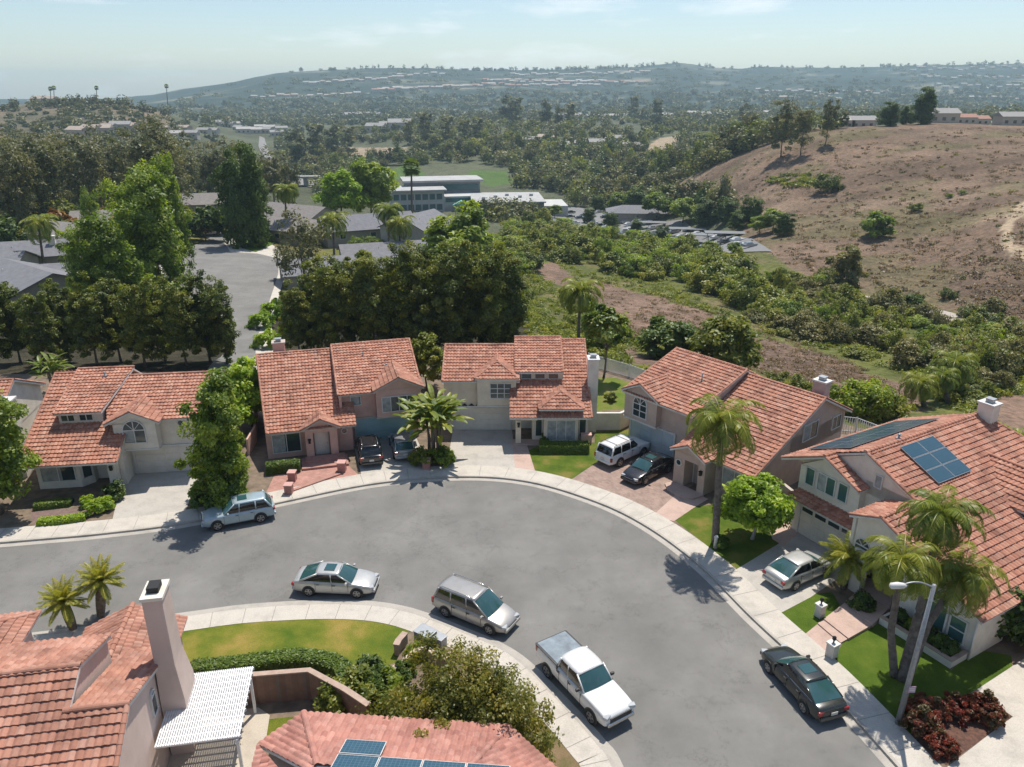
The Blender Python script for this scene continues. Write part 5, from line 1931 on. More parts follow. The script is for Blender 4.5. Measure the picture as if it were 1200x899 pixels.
def crown_points(rng, n_cl, n_leaf, rx, ry, rz, shape='dome', clump=0.28, gaps=0.0, lump=0.25):
    """leaf positions in clumps through the crown volume"""
    C = []
    while len(C) < n_cl:
        p = rng.normal(0, 1, 3)
        p /= np.linalg.norm(p)
        r = rng.random() ** 0.33
        r = 0.45 + 0.55 * r
        p = p * r
        if shape == 'dome' and p[2] < -0.55:
            continue
        if shape == 'cone':
            h = (p[2] + 1) / 2
            k = (1 - h) ** 0.65 * 1.15 + 0.08
            p[0] *= k
            p[1] *= k
        if shape == 'column':
            p[0] *= .95
            p[2] = rng.random() * 2 - 1
            k = 1 - 0.5 * max(0, p[2] - .4) ** 1.2 - 0.35 * max(0, -p[2] - .5)
            a = rng.random() * 2 * math.pi
            q = math.sqrt(rng.random()) * k
            p[0], p[1] = q * math.cos(a), q * math.sin(a)
        lm = 1 + lump * math.sin(3.1 * p[0] + 2.3 * p[1] * 2 + rng.random() * 1.5)
        C.append(p * lm)
    C = np.array(C) * np.array([rx, ry, rz])
    R_ = clump * min(rx, ry) * (0.6 + 0.8 * rng.random(n_cl))
    idx = rng.integers(0, n_cl, n_leaf)
    d = rng.normal(0, 1, (n_leaf, 3))
    d /= np.linalg.norm(d, axis=1)[:, None]
    rr = rng.random(n_leaf) ** 0.45
    P = C[idx] + d * (R_[idx] * rr)[:, None] * np.array([1.15, 1.15, 0.8])
    tint = 0.5 + 0.22 * rng.normal(0, 1, n_cl)[idx] + 0.16 * rng.normal(0, 1, n_leaf)
    return P, d, np.clip(tint, 0, 1), C, R_


def trunk_mesh(name, h, r, rng, limbs, mat, lean=0.0, n_seg=6, thin=0.35):
    mb = MB()
    pts, rad = [], []
    dx, dy = rng.normal(0, 1, 2) * lean
    for i in range(n_seg + 1):
        t = i / n_seg
        pts.append((dx * t + 0.04 * h * math.sin(t * 5 + dx) * .4, dy * t, h * t))
        rad.append(r * ((1 - t) * (1 - thin) + thin) * (1.35 if i == 0 else 1))
    mb.tube(pts, rad, 8)
    for q in limbs:
        t = min(0.95, max(0.3, rng.uniform(.4, .95)))
        i = int(t * n_seg)
        s = np.array(pts[i])
        e = np.array(q)
        m = (s + e) / 2 + np.array([0, 0, -0.04 * h])
        mb.tube([tuple(s), tuple(m), tuple(e)], [r * .42, r * .26, r * .08], 6)
    me = bpy.data.meshes.new(name)
    me.from_pydata(mb.v, [], mb.f)
    me.polygons.foreach_set('use_smooth', mb.sm)
    me.materials.append(mat)
    return me


def make_tree(seed, H_, rx, rz, shape, leafm, n_leaf, lsize, n_cl, cz=None, clump=.28, bark=None, tr=0.16, trunk=True, droop=0.0, ry=None, up=.35, lump=.25):
    """a crown mesh and a trunk mesh, base at the origin"""
    rng = np.random.default_rng(seed)
    cz = cz if cz is not None else H_ - rz
    P, d, tint, C, R_ = crown_points(rng, n_cl, n_leaf, rx, ry or rx, rz, shape, clump, lump=lump)
    P[:, 2] += cz
    out = np.stack([P[:, 0] / rx, P[:, 1] / rx, (P[:, 2] - cz) / rz * .6], 1)
    V, F = leaf_quads(P, np.full(len(P), lsize), rng, up, droop=droop, out=out * .8 + d * .4)
    V[:, 2] = np.maximum(V[:, 2], 0.03)
    cm = np_mesh('crown', V, F, MATS[leafm], tint=tint)
    tm = None
    if trunk:
        k = rng.choice(len(C), min(7, len(C)), replace=False)
        tm = trunk_mesh('trunk', cz + rz * .35, tr, rng, [tuple(C[i] * .85 + np.array([0, 0, cz])) for i in k], bark or BARK, lean=.25)
    return cm, tm


def put(meshes, name, loc, s=1.0, rz=0.0, label=None, cat='tree', group=None, sz=None):
    """a plant: the thing is an Empty at its foot, its crown and trunk are parts; a bush without a trunk is one mesh"""
    cm, tm = meshes
    sz = s if sz is None else sz
    if tm is None:
        o = bpy.data.objects.new(name, cm)
        COL.objects.link(o)
        o.location = loc
        o.rotation_euler = (0, 0, rz)
        o.scale = (s, s, sz)
    else:
        o = empty(name, loc, rz)
        o.scale = (s, s, sz)
        link(bpy.data.objects.new('crown', cm), o)
        link(bpy.data.objects.new('trunk', tm), o)
    tag(o, label, cat, group)
    return o


def foot(px, py, Y=None):
    if Y is None:
        return hit(px, py)
    x, y, z = atd(px, py, Y)
    return (x, y, tz(x, y))


def top_h(px, py_top, loc):
    """height of a thing at loc whose top is seen at py_top"""
    return atd(px, py_top, loc[1])[2] - loc[2]


def tree_at(meshes, H_, name, px, ptop, loc, label, cat='tree', group=None, w=1.0, name_loc=None):
    h = top_h(px, ptop, loc)
    s = h / H_
    return put(meshes, name, loc, s * w, rnd.random() * 6.28, label, cat, group, sz=s)


# --- dark screening trees behind the houses (two rows)
ORD = ['first','second','third','fourth','fifth','sixth','seventh','eighth','ninth','tenth','eleventh','twelfth','thirteenth']
row_m = [make_tree(100 + i, 12, 2.5, 5.0, 'column', 'leaf_olive', 24000, .16, 170, cz=7.0, clump=.24, bark=BARK_G, tr=.16, droop=.9, up=.2) for i in range(4)]
row_m2 = [make_tree(110 + i, 12, 2.5, 5.2, 'column', 'leaf_olive', 24000, .16, 170, cz=6.8, clump=.24, bark=BARK_G, tr=.15, droop=.9, up=.2) for i in range(3)]
ROW1 = [(-14, 332, 79), (18, 328, 82), (48, 338, 78), (76, 330, 82), (108, 325, 79), (137, 322, 82), (165, 326, 78.5), (190, 330, 82), (215, 326, 79), (243, 318, 82), (262, 330, 79.5)]
for i, (px, pt, Y) in enumerate(ROW1):
    x, y, _ = atd(px, 400, Y)
    tree_at(row_m[i % 4], 12, 'screening_tree', px, pt + 9, (x, Y, tz(x, Y)), 'dark olive tree, ' + ORD[i] + ' from the left in the row behind the white house', group='dark trees in the row behind the white left house')
ROW2 = [(350, 330, 88), (372, 308, 91), (393, 302, 87), (415, 300, 91), (440, 296, 87), (463, 300, 91), (486, 290, 87), (508, 296, 91), (530, 288, 87), (552, 292, 91), (574, 290, 87.5), (594, 296, 90)]
for i, (px, pt, Y) in enumerate(ROW2):
    x, y, _ = atd(px, 400, Y)
    tree_at((row_m + row_m2)[(i * 3) % 7], 12, 'screening_tree', px, pt + 7, (x, Y, tz(x, Y)), 'dark olive tree, ' + ORD[i] + ' from the left in the row behind the pink and cream houses', group='dark trees in the row behind the pink and cream houses')

# --- bright broadleaf trees over the lower street
br = [make_tree(200 + i, 16, 4.0, 7.2, 'column', 'leaf_bright', 22000, .27, 160, cz=8.6, clump=.30, bark=BARK_G, tr=.22, up=.5, lump=.3) for i in range(3)]
for i, (px, pt, Y, w, lb) in enumerate([(187, 203, 118, .85, 'tallest bright green tree standing at the near side of the lower street'),
                                      (214, 200, 132, .5, 'slim bright green tree directly right of the tallest bright one'),
                                      (130, 254, 104, 1.0, 'broad bright green tree in front of the grey roofed houses'),
                                      (96, 272, 106, .6, 'low bright green tree at the left flank of the broad bright one'),
                                      (160, 228, 122, .7, 'mid height bright green tree between the broad and the tallest ones'),
                                      (120, 228, 150, .55, 'narrow pointed green tree behind the broad bright one')]):
    x, y, _ = atd(px, 330, Y)
    tree_at(br[i % 3], 16, 'broadleaf_tree', px, pt, (x, Y, tz(x, Y)), lb, w=w)
dk = [make_tree(220 + i, 18, 5.0, 8.0, 'column', 'leaf_dark', 20000, .36, 130, cz=9.6, clump=.32, tr=.3, up=.3) for i in range(2)]
for px, pt, Y, w, lb in [(281, 186, 172, .62, 'large dark green tree on the small lawn of the lower street, left of its pair'), (300, 180, 176, .66, 'large dark green tree on the small lawn of the lower street, right of its pair')]:
    x, y, _ = atd(px, 290, Y)
    tree_at(dk[px % 2], 18, 'dark_tree', px, pt, (x, Y, tz(x, Y)), lb, w=w)
gr_ = make_tree(230, 16, 5, 6.5, 'dome', 'leaf_bright', 12000, .5, 90, tr=.25)
yl_ = make_tree(231, 14, 5, 5.5, 'dome', 'leaf_lime', 9000, .5, 80, tr=.22)
x, y, _ = atd(435, 250, 235); tree_at(gr_, 16, 'broadleaf_tree', 435, 187, (x, 235, tz(x, 235)), 'dense round green tree left of the tall fan palm by the office')
x, y, _ = atd(400, 250, 225); tree_at(yl_, 14, 'broadleaf_tree', 400, 206, (x, 225, tz(x, 225)), 'yellow green tree with orange top beside the dense green one')
ol_ = make_tree(232, 13, 4.5, 4.8, 'dome', 'leaf_euc', 3000, .26, 60, bark=BARK_G, tr=.2, clump=.24)
for px, pb, pt, Y, lb in [(357, 330, 250, 116, 'thin grey olive tree with gaps by the kerb of the lower street'), (335, 300, 285, 140, 'small grey olive tree behind the thin one')]:
    x, y, _ = atd(px, 330, Y)
    tree_at(ol_, 13, 'olive_tree', px, pt, (x, Y, tz(x, Y)), lb, w=.75)

# --- eucalyptus wood on the left
eu = [make_tree(300 + i, 20, 4.6, 7.5, 'column', 'leaf_euc', 4600, .36, 60, cz=12.0, clump=.30, bark=BARK_G, tr=.24, droop=.8, lump=.35) for i in range(5)]
rr_ = random.Random(3)
EUC = []
for k in range(74):
    px = rr_.uniform(-40, 345)
    Y = rr_.uniform(175, 330)
    if px > 225 and Y < 230:
        continue
    if 60 < px < 240 and Y < 190:
        continue
    pt = np.interp(px, [-40, 60, 130, 215, 260, 345], [165, 163, 168, 152, 170, 192]) + rr_.uniform(-10, 22)
    EUC.append((px, Y, pt))
for k, (px, Y, pt) in enumerate(EUC):
    x, y, _ = atd(px, 230, Y)
    z = tz(x, Y)
    h = min(max(top_h(px, pt, (x, Y, z)), 9), 30)
    put(eu[k % 5], 'eucalyptus_tree', (x, Y, z), h / 20 * rr_.uniform(.85, 1.2), rr_.random() * 6.28, 'tall grey brown eucalyptus in the wood at the left', 'tree', 'eucalyptus trees of the left wood', sz=h / 20)
# under-storey of that wood
us = [make_tree(320 + i, 6, 3.2, 2.8, 'dome', m_, 1700, .5, 30, cz=2.9, tr=.12) for i, m_ in enumerate(('leaf_olive', 'leaf_rust', 'leaf_dark', 'leaf_scrub'))]
for k in range(46):
    px, Y = rr_.uniform(-40, 250), rr_.uniform(160, 215)
    x, y, _ = atd(px, 250, Y)
    put(us[k % 4], 'small_tree', (x, Y, tz(x, Y)), rr_.uniform(.7, 1.5), rr_.random() * 6, 'small round tree at the foot of the eucalyptus wood', 'tree', 'small trees under the eucalyptus wood')

# --- scrub belt in the valley: rounded bushes and small trees
sb = [make_tree(400 + i, 4.6, 3.4, 2.6, 'dome', m_, 4200, .27, 60, cz=2.2, trunk=False, clump=.26, lump=.3) for i, m_ in enumerate(('leaf_scrub', 'leaf_scrub', 'leaf_bright', 'leaf_greyscrub', 'leaf_olive', 'leaf_greyscrub'))]
BELT = [  # outline in the picture, number, size range, group
    ([(600, 262), (640, 262), (730, 282), (800, 300), (880, 320), (905, 345), (900, 372), (840, 345), (780, 330), (700, 318), (640, 305), (600, 295)], 130, (.75, 1.4), (0, 1, 2, 4, 0, 2)),
    ([(905, 320), (960, 330), (1010, 350), (1080, 372), (1180, 398), (1220, 420), (1220, 450), (1160, 448), (1110, 440), (1060, 436), (1010, 420), (960, 404), (900, 388), (875, 372), (900, 350)], 120, (.42, .95), (0, 3, 2, 5, 0, 1)),
    ([(1090, 450), (1200, 455), (1220, 480), (1130, 475), (1100, 470)], 10, (.25, .55), (0, 3, 4, 0)),
    ([(560, 300), (620, 300), (640, 318), (600, 330), (570, 322)], 12, (.6, 1.2), (0, 2, 4)),
]
nb = 0
SBL = ['rounded green bush', 'dense green bush', 'bright green bush', 'grey green bush', 'dark olive bush', 'pale grey bush']
for poly, n, (s0, s1), kinds in BELT:
    xs_, ys_ = [p[0] for p in poly], [p[1] for p in poly]
    c = 0
    while c < n:
        px, py = rr_.uniform(min(xs_), max(xs_)), rr_.uniform(min(ys_), max(ys_))
        if not inpoly(np.array([px]), np.array([py]), poly)[0]:
            continue
        x, y, z = hit(px, py)
        if any(inpoly(np.array([x]), np.array([y]), q)[0] for q in Z_PATCH):
            continue
        put(sb[kinds[c % len(kinds)]], 'scrub_bush', (x, y, z - .3), rr_.uniform(s0, s1), rr_.random() * 6.28, SBL[kinds[c % len(kinds)]] + ' in the scrub of the valley floor', 'bush', 'bushes of the valley scrub', sz=rr_.uniform(s0, s1) * .95)
        c += 1
        nb += 1
# bushes beyond the fence on the near slope
for px, py, s, k, lb in [(838, 430, 1.35, 4, None), (862, 428, 1.2, 4, None)]:
    pass
dark_b = make_tree(420, 6.5, 3.1, 3.3, 'dome', 'leaf_dark', 9000, .34, 70, cz=3.2, tr=.15, clump=.3)
oliv_b = make_tree(421, 6.5, 3.1, 3.3, 'dome', 'leaf_olive', 9000, .34, 70, cz=3.2, tr=.15, clump=.3)


def special(meshes, Hm, name, px, pb, pt, label, cat='tree', w=1.0, Y=None):
    if Y is None:
        loc = hit(px, pb)
    else:
        x, y, _ = atd(px, pb, Y)
        loc = (x, Y, tz(x, Y))
    return tree_at(meshes, Hm, name, px, pt, loc, label, cat, w=w)


special(oliv_b, 6.5, 'dark_tree', 846, 436, 376, 'dark dense tree behind the ridge of the taupe house', w=1.1)
special(dark_b, 6.5, 'bush', 780, 420, 374, 'dark spiky bush on the slope left of the dark dense tree', 'bush', w=1.2)
special(make_tree(422, 12, 4.0, 5.3, 'column', 'leaf_greyscrub', 8000, .42, 70, cz=6.4, tr=.2), 12, 'pine_tree', 988, 345, 292, 'blue grey pine standing alone at the foot of the dry hill')
special(make_tree(423, 5, 3.4, 2.6, 'dome', 'leaf_bright', 4500, .4, 50, cz=2.6, tr=.12), 5, 'round_tree', 1025, 278, 253, 'round green tree alone on the dry hill slope')
special(sb[4], 4.6, 'round_bush', 967, 226, 204, 'dark round bush on the upper left of the dry hill', 'bush')
special(sb[4], 4.6, 'round_bush', 1073, 248, 238, 'small dark bush on the middle of the dry hill', 'bush')
special(sb[2], 4.6, 'round_bush', 1128, 228, 223, 'tiny pale green bush high on the dry hill', 'bush')
special(sb[2], 4.6, 'round_bush', 1112, 232, 227, 'tiny pale bush left of another high on the dry hill', 'bush')
special(dark_b, 6.5, 'dark_bush', 1068, 368, 345, 'dark shrub beside the pale valley path', 'bush')
special(sb[3], 4.6, 'bush', 1035, 372, 344, 'grey shrub at the upper end of the valley path', 'bush')
for i, (px, pb, pt, w) in enumerate([(1150, 382, 362, 1.3), (1135, 372, 358, 1.2), (1185, 400, 378, 1.2), (1110, 350, 338, 1), (1165, 368, 352, 1)]):
    special(sb[(4, 3, 0)[i % 3]], 4.6, 'path_bush', px, pb, pt, 'low green bush along the pale valley path', 'bush', w=w)['group'] = 'bushes along the valley path'
bb = make_tree(424, 13, 4.5, 5, 'dome', 'leaf_bright', 8000, .45, 60, cz=7.5, tr=.2)
special(bb, 13, 'broadleaf_tree', 545, 300, 240, 'dark green tree rising over the right end of the grey roofs', w=1.0, Y=150)
special(bb, 13, 'broadleaf_tree', 533, 300, 258, 'lower green tree left of the one over the grey roofs', w=1.3, Y=146)
# tall eucalypts on the hill crest
for px, pb, pt, w, lb in [(915, 184, 120, .75, 'large grey eucalyptus at the crest edge, left of three'), (938, 182, 124, .7, 'large grey eucalyptus at the crest edge, middle of three'), (967, 170, 112, .62, 'tall open eucalyptus standing apart with its shadow on the crest')]:
    special(eu[px % 5], 20, 'eucalyptus_tree', px, pb, pt, lb, w=w * 1.35)
for px, pb, pt, w, lb in [(1080, 146, 106, 1.2, 'dark crown tree behind the crest houses'), (1040, 148, 122, 1.6, 'broad dark tree on the hill crest'), (1060, 146, 126, 1.4, 'low dark tree beside the crest houses')]:
    special(dk[px % 2], 18, 'dark_tree', px, pb, pt, lb, w=w)
for px, pb, pt in [(880, 262, 232), (850, 262, 234), (825, 265, 236), (800, 262, 232), (770, 258, 226), (745, 252, 222), (905, 272, 245), (725, 250, 226), (690, 262, 246), (715, 268, 250), (745, 274, 258), (775, 284, 266), (800, 296, 276), (760, 288, 272), (830, 300, 282), (860, 300, 284), (650, 256, 240), (918, 276, 252), (700, 248, 230), (890, 275, 252), (865, 270, 248)]:
    o = special((dk + [gr_])[px % 3], (18 if px % 3 < 2 else 16), 'valley_tree', px, pb, pt, 'green tree in the row at the foot of the dry hill', w=1.5)
    o['group'] = 'trees at the foot of the dry hill'

# --- wooded middle distance: individual trees first, the rest one wood
mt = [make_tree(500 + i, 14, 6.0, 6.0, 'dome', m_, 1800, .8, 34, cz=7, trunk=False, clump=.42, lump=.35) for i, m_ in enumerate(('leaf_far', 'leaf_far', 'leaf_olive', 'leaf_euc', 'leaf_dark', 'leaf_scrub'))]
tall_m = [make_tree(510 + i, 24, 5.0, 11, 'column', m_, 1900, .9, 34, cz=13, trunk=False, clump=.42) for i, m_ in enumerate(('leaf_far', 'leaf_euc'))]
NO = [  # picture areas kept free of trees
    [(450, 196), (560, 190), (610, 205), (605, 222), (665, 228), (665, 256), (540, 252), (450, 246)],
    [(700, 244), (800, 250), (900, 275), (905, 296), (800, 300), (640, 262), (640, 240)],
    [(765, 163), (797, 157), (792, 180), (775, 188), (750, 186)], [(388, 170), (478, 170), (484, 186), (392, 188)],
    [(296, 150), (318, 160), (330, 200), (378, 215), (374, 226), (320, 214), (300, 185), (260, 176), (262, 150)],
    [(545, 198), (600, 196), (602, 216), (570, 222), (548, 212)], [(0, 236), (300, 236), (300, 300), (0, 300)]]
Zarea = [(330, 146), (600, 138), (900, 140), (1010, 148), (950, 156), (900, 170), (850, 190), (800, 214), (765, 224), (790, 240), (860, 245), (850, 256), (700, 250), (600, 262), (560, 262), (540, 240), (450, 245), (380, 232), (330, 205), (322, 160)]


def free(px, py):
    return not any(inpoly(np.array([px]), np.array([py]), q)[0] for q in NO)


cnt = 0
for k in range(4000):
    if cnt >= 120:
        break
    px, py = rr_.uniform(322, 960), rr_.uniform(165, 262)
    if not inpoly(np.array([px]), np.array([py]), Zarea)[0] or not free(px, py):
        continue
    x, y, z = hit(px, py)
    if y > 760:
        continue
    q_ = rr_.randrange(6)
    put(mt[q_], 'woodland_tree', (x, y, z - .5), rr_.uniform(.5, 1.05), rr_.random() * 6.28, ('dark green', 'deep green', 'olive green', 'grey brown', 'blackish green', 'fresh green')[q_] + ' rounded tree in the wooded middle distance', 'tree', 'trees of the wooded middle distance', sz=rr_.uniform(.5, 1.1))
    cnt += 1
for px, pb, pt, lb in [(594, 146, 112, 'tall dark poplar-shaped tree, left one of the pair on the skyline of the wood'), (640, 148, 118, 'tall rounded eucalyptus group tree right of the skyline pair'), (668, 150, 122, None), (742, 140, 114, None), (770, 148, 118, None), (872, 148, 120, None), (605, 148, 116, None), (655, 150, 124, None), (372, 192, 148, None), (350, 196, 152, None), (392, 188, 146, None), (410, 186, 150, None), (500, 172, 134, None), (525, 170, 138, None), (560, 168, 140, None), (480, 170, 142, None), (545, 170, 142, None), (990, 150, 132, None)]:
    o = special(rr_.choice(tall_m), 24, 'tall_tree', px, pb, pt, lb or 'tall grey green tree rising over the wooded middle distance', w=1.1)
    if not lb:
        o['group'] = 'tall trees over the wooded middle distance'


def leaf_mass(name, pts, rad, hgt, per, lsize, mat, kind='stuff', seed=1, squash=.8):
    """many far crowns in one mesh"""
    rng = np.random.default_rng(seed)
    pts = np.asarray(pts, float)
    n = len(pts)
    idx = np.repeat(np.arange(n), per)
    d = rng.normal(0, 1, (n * per, 3))
    d /= np.linalg.norm(d, axis=1)[:, None]
    rr = rng.random(n * per) ** .4
    rad, hgt = np.asarray(rad, float), np.asarray(hgt, float)
    P = pts[idx].copy()
    P[:, 0] += d[:, 0] * rr * rad[idx]
    P[:, 1] += d[:, 1] * rr * rad[idx]
    P[:, 2] += hgt[idx] * .5 + d[:, 2] * rr * hgt[idx] * .5
    ls = np.asarray(lsize, float)
    ls = ls[idx] if ls.ndim else np.full(n * per, lsize)
    V, F = leaf_quads(P, ls, rng, .3, aspect=1.4, out=d * .8)
    tint = np.clip(.5 + .28 * rng.normal(0, 1, n)[idx] + .12 * rng.normal(0, 1, n * per), 0, 1)
    me = np_mesh(name, V, F, MATS[mat], tint=tint)
    o = link(bpy.data.objects.new(name, me))
    o['kind'] = kind
    return o


def scatter_pix(poly, n, rng, ymin=0, ymax=1e9, check=True):
    xs_, ys_ = [p[0] for p in poly], [p[1] for p in poly]
    out = []
    P = []
    tries = 0
    while len(out) < n and tries < 40:
        px = rng.uniform(min(xs_), max(xs_), 600)
        py = rng.uniform(min(ys_), max(ys_), 600)
        ok = inpoly(px, py, poly)
        if check:
            for q in NO:
                ok &= ~inpoly(px, py, q)
        px, py = px[ok], py[ok]
        # batch ray march
        a, dy, c = ray(px, py)
        t = np.exp(np.linspace(math.log(60), math.log(6000), 260))
        X, Yy, Z = a[:, None] * t, dy[:, None] * t, CAM_H + c[:, None] * t
        g = terrain_z(X, Yy)
        below = Z < g
        first = below.argmax(1)
        has = below.any(1)
        for i in range(len(px)):
            if not has[i]:
                continue
            k = first[i]
            q1, q0 = Z[i, k] - g[i, k], Z[i, k - 1] - g[i, k - 1]
            fr_ = q0 / (q0 - q1) if k > 0 and q0 != q1 else 1.0
            x, y, z = [w_[i, k - 1] + (w_[i, k] - w_[i, k - 1]) * fr_ for w_ in (X, Yy, g)]
            if ymin < y < ymax:
                out.append((x, y, z))
        tries += 1
    return out[:n]


sr = np.random.default_rng(5)
w1 = scatter_pix(Zarea, 1500, sr, 300, 2000)
yy = np.array([p[1] for p in w1])
for q_, (m_, nm_) in enumerate((('leaf_far', 'distant_wood'), ('leaf_farb', 'distant_wood_green'), ('leaf_euc', 'distant_wood_grey'))):
    ww = [w1[i] for i in range(len(w1)) if (i * 7 % 10) in ((0, 1, 2, 3, 4), (5, 6, 7), (8, 9))[q_]]
    yy = np.array([p[1] for p in ww])
    leaf_mass(nm_, ww, sr.uniform(3, 7, len(ww)), sr.uniform(5, 12, len(ww)), 130, .6 + yy / 1000, m_, seed=2 + q_ * 31)
w2 = scatter_pix([(180, 128), (330, 120), (600, 112), (900, 108), (1200, 104), (1200, 150), (1010, 146), (900, 142), (600, 142), (330, 150), (250, 150)], 1500, sr, 700, 3400)
yy = np.array([p[1] for p in w2])
leaf_mass('far_woodland', w2, sr.uniform(6, 15, len(w2)), sr.uniform(8, 17, len(w2)), 70, 1.0 + yy / 700, 'leaf_far', seed=3)
w3 = scatter_pix([(0, 118), (120, 112), (180, 120), (260, 150), (330, 165), (330, 185), (230, 185), (0, 200)], 380, sr, 300, 1800)
yy = np.array([p[1] for p in w3])
leaf_mass('hill_scrub', w3, sr.uniform(3, 7, len(w3)), sr.uniform(2, 6, len(w3)), 70, .7 + yy / 900, 'leaf_far', seed=4)
w3 = scatter_pix([(-10, 186), (200, 188), (340, 192), (340, 225), (-10, 250)], 380, sr, 240, 560)
yy = np.array([p[1] for p in w3])
leaf_mass('eucalyptus_wood_mass', w3, sr.uniform(3, 6, len(w3)), sr.uniform(9, 20, len(w3)), 90, .9 + yy / 900, 'leaf_euc', seed=6)
w4 = scatter_pix([(560, 80), (1200, 74), (1200, 104), (900, 108), (600, 112), (420, 118), (200, 122), (250, 102), (350, 88)], 1100, sr, 2200, 3900)
leaf_mass('ridge_scrub', w4[:420], sr.uniform(10, 26, 420), sr.uniform(5, 10, 420), 60, 4.0, 'leaf_far', seed=7)
# ground scrub on the near slopes
NOPATCH = lambda g: [p for p in g if not any(inpoly(np.array([p[0]]), np.array([p[1]]), q)[0] for q in Z_PATCH)]
g1 = scatter_pix([(612, 300), (700, 320), (780, 332), (860, 372), (900, 400), (890, 420), (830, 398), (770, 372), (735, 360), (700, 352), (720, 400), (765, 398), (800, 425), (760, 440), (700, 420), (640, 410), (616, 390)], 900, sr, 60, 300, False)
g1 = NOPATCH(g1)
leaf_mass('slope_undergrowth', g1, sr.uniform(.5, 1.5, len(g1)), sr.uniform(.3, 1.0, len(g1)), 70, .2, 'leaf_scrub', seed=8)
g2 = scatter_pix([(870, 372), (1000, 400), (1100, 410), (1220, 430), (1220, 520), (1150, 500), (1100, 470), (1060, 440), (1000, 420), (900, 392)], 380, sr, 60, 300, False)
g2 = NOPATCH(g2)
leaf_mass('valley_undergrowth', g2, sr.uniform(.5, 1.4, len(g2)), sr.uniform(.3, .9, len(g2)), 60, .2, 'leaf_scrub', seed=9)
g3 = scatter_pix([(860, 200), (1000, 175), (1150, 180), (1220, 230), (1180, 330), (1040, 340), (940, 310), (900, 270)], 60, sr, 120, 420, False)
leaf_mass('hill_tufts', g3, sr.uniform(.5, 1.6, len(g3)), sr.uniform(.3, .8, len(g3)), 30, .4, 'leaf_greyscrub', seed=10)
g4 = scatter_pix([(905, 205), (955, 205), (960, 218), (925, 222), (900, 214)], 40, sr, 120, 500, False)
leaf_mass('hill_green_patch', g4, sr.uniform(1, 2.5, len(g4)), sr.uniform(.6, 1.4, len(g4)), 60, .6, 'leaf_scrub', seed=11)


mat_leaf('leaf_dry', [(0.075, 0.066, 0.072), (0.10, 0.082, 0.088), (0.125, 0.105, 0.115)], .35)
g5 = scatter_pix([(780, 225), (900, 172), (1000, 152), (1200, 150), (1215, 380), (1100, 352), (1000, 330), (930, 318), (880, 285)], 1000, sr, 120, 460, False)
leaf_mass('hill_dry_grass', g5, sr.uniform(.5, 2.2, len(g5)), sr.uniform(.25, .7, len(g5)), 22, .35, 'leaf_dry', seed=21)
g6 = scatter_pix([(690, 325), (850, 370), (1010, 430), (1085, 480), (1050, 484), (900, 440), (735, 396)], 900, sr, 60, 220, False)
leaf_mass('slope_dry_grass', g6, sr.uniform(.3, 1.3, len(g6)), sr.uniform(.15, .4, len(g6)), 26, .16, 'leaf_dry', seed=22)


# --- palms
def frond(mbv, mbf, tints, base, az, el0, L, drop, nl, lw, ll, rng, tint, spread=1.0):
    """feather frond: a drooping rib with leaflets"""
    pts = []
    p = np.array(base, float)
    el = el0
    seg = nl
    for i in range(seg + 1):
        pts.append(p.copy())
        d = np.array([math.cos(az) * math.cos(el), math.sin(az) * math.cos(el), math.sin(el)])
        p = p + d * L / seg
        el -= drop / seg * (0.5 + 1.2 * i / seg)
    side = np.array([-math.sin(az), math.cos(az), 0])
    for i in range(1, seg + 1):
        t = i / seg
        l = ll * (math.sin(math.pi * min(1, t * .85 + .12)) ** .6)
        ax = pts[i] - pts[i - 1]
        ax /= np.linalg.norm(ax) + 1e-9
        for sg in (-1, 1):
            for q in range(2):
                d = side * sg * spread + ax * .55 + np.array([0, 0, -.35 - .5 * rng.random()])
                d /= np.linalg.norm(d)
                b0 = pts[i - 1] + (pts[i] - pts[i - 1]) * (q * .5)
                e = b0 + d * l
                m = (b0 + e) / 2 + np.array([0, 0, .06 * l])
                o = len(mbv)
                mbv += [b0 - ax * lw * .4, m - ax * lw, e, m + ax * lw]
                mbf.append((o, o + 1, o + 2, o + 3))
                tints.append(np.clip(tint + .15 * rng.normal(), 0, 1))
    # rib
    for i in range(seg):
        o = len(mbv)
        w = side * lw * .8
        mbv += [pts[i] - w, pts[i] + w, pts[i + 1] + w * .6, pts[i + 1] - w * .6]
        mbf.append((o, o + 1, o + 2, o + 3))
        tints.append(.8)


def palm_crown(seed, L, n, drop, nl, ll, lw=.05, mat='leaf_palm', up0=1.15, low=-.5):
    rng = np.random.default_rng(seed)
    v, f, t = [], [], []
    for k in range(n):
        az = k * 2.39996 + rng.normal() * .15
        el = up0 - (up0 - low) * (k / n) ** .9 + rng.normal() * .08
        frond(v, f, t, (0, 0, 0), az, el, L * rng.uniform(.85, 1.1), drop * rng.uniform(.8, 1.2), nl, lw, ll, rng, .35 + .35 * (1 - k / n) + .1 * rng.normal())
    return np_mesh('crown', np.array(v), np.array(f), MATS[mat], tint=np.array(t))


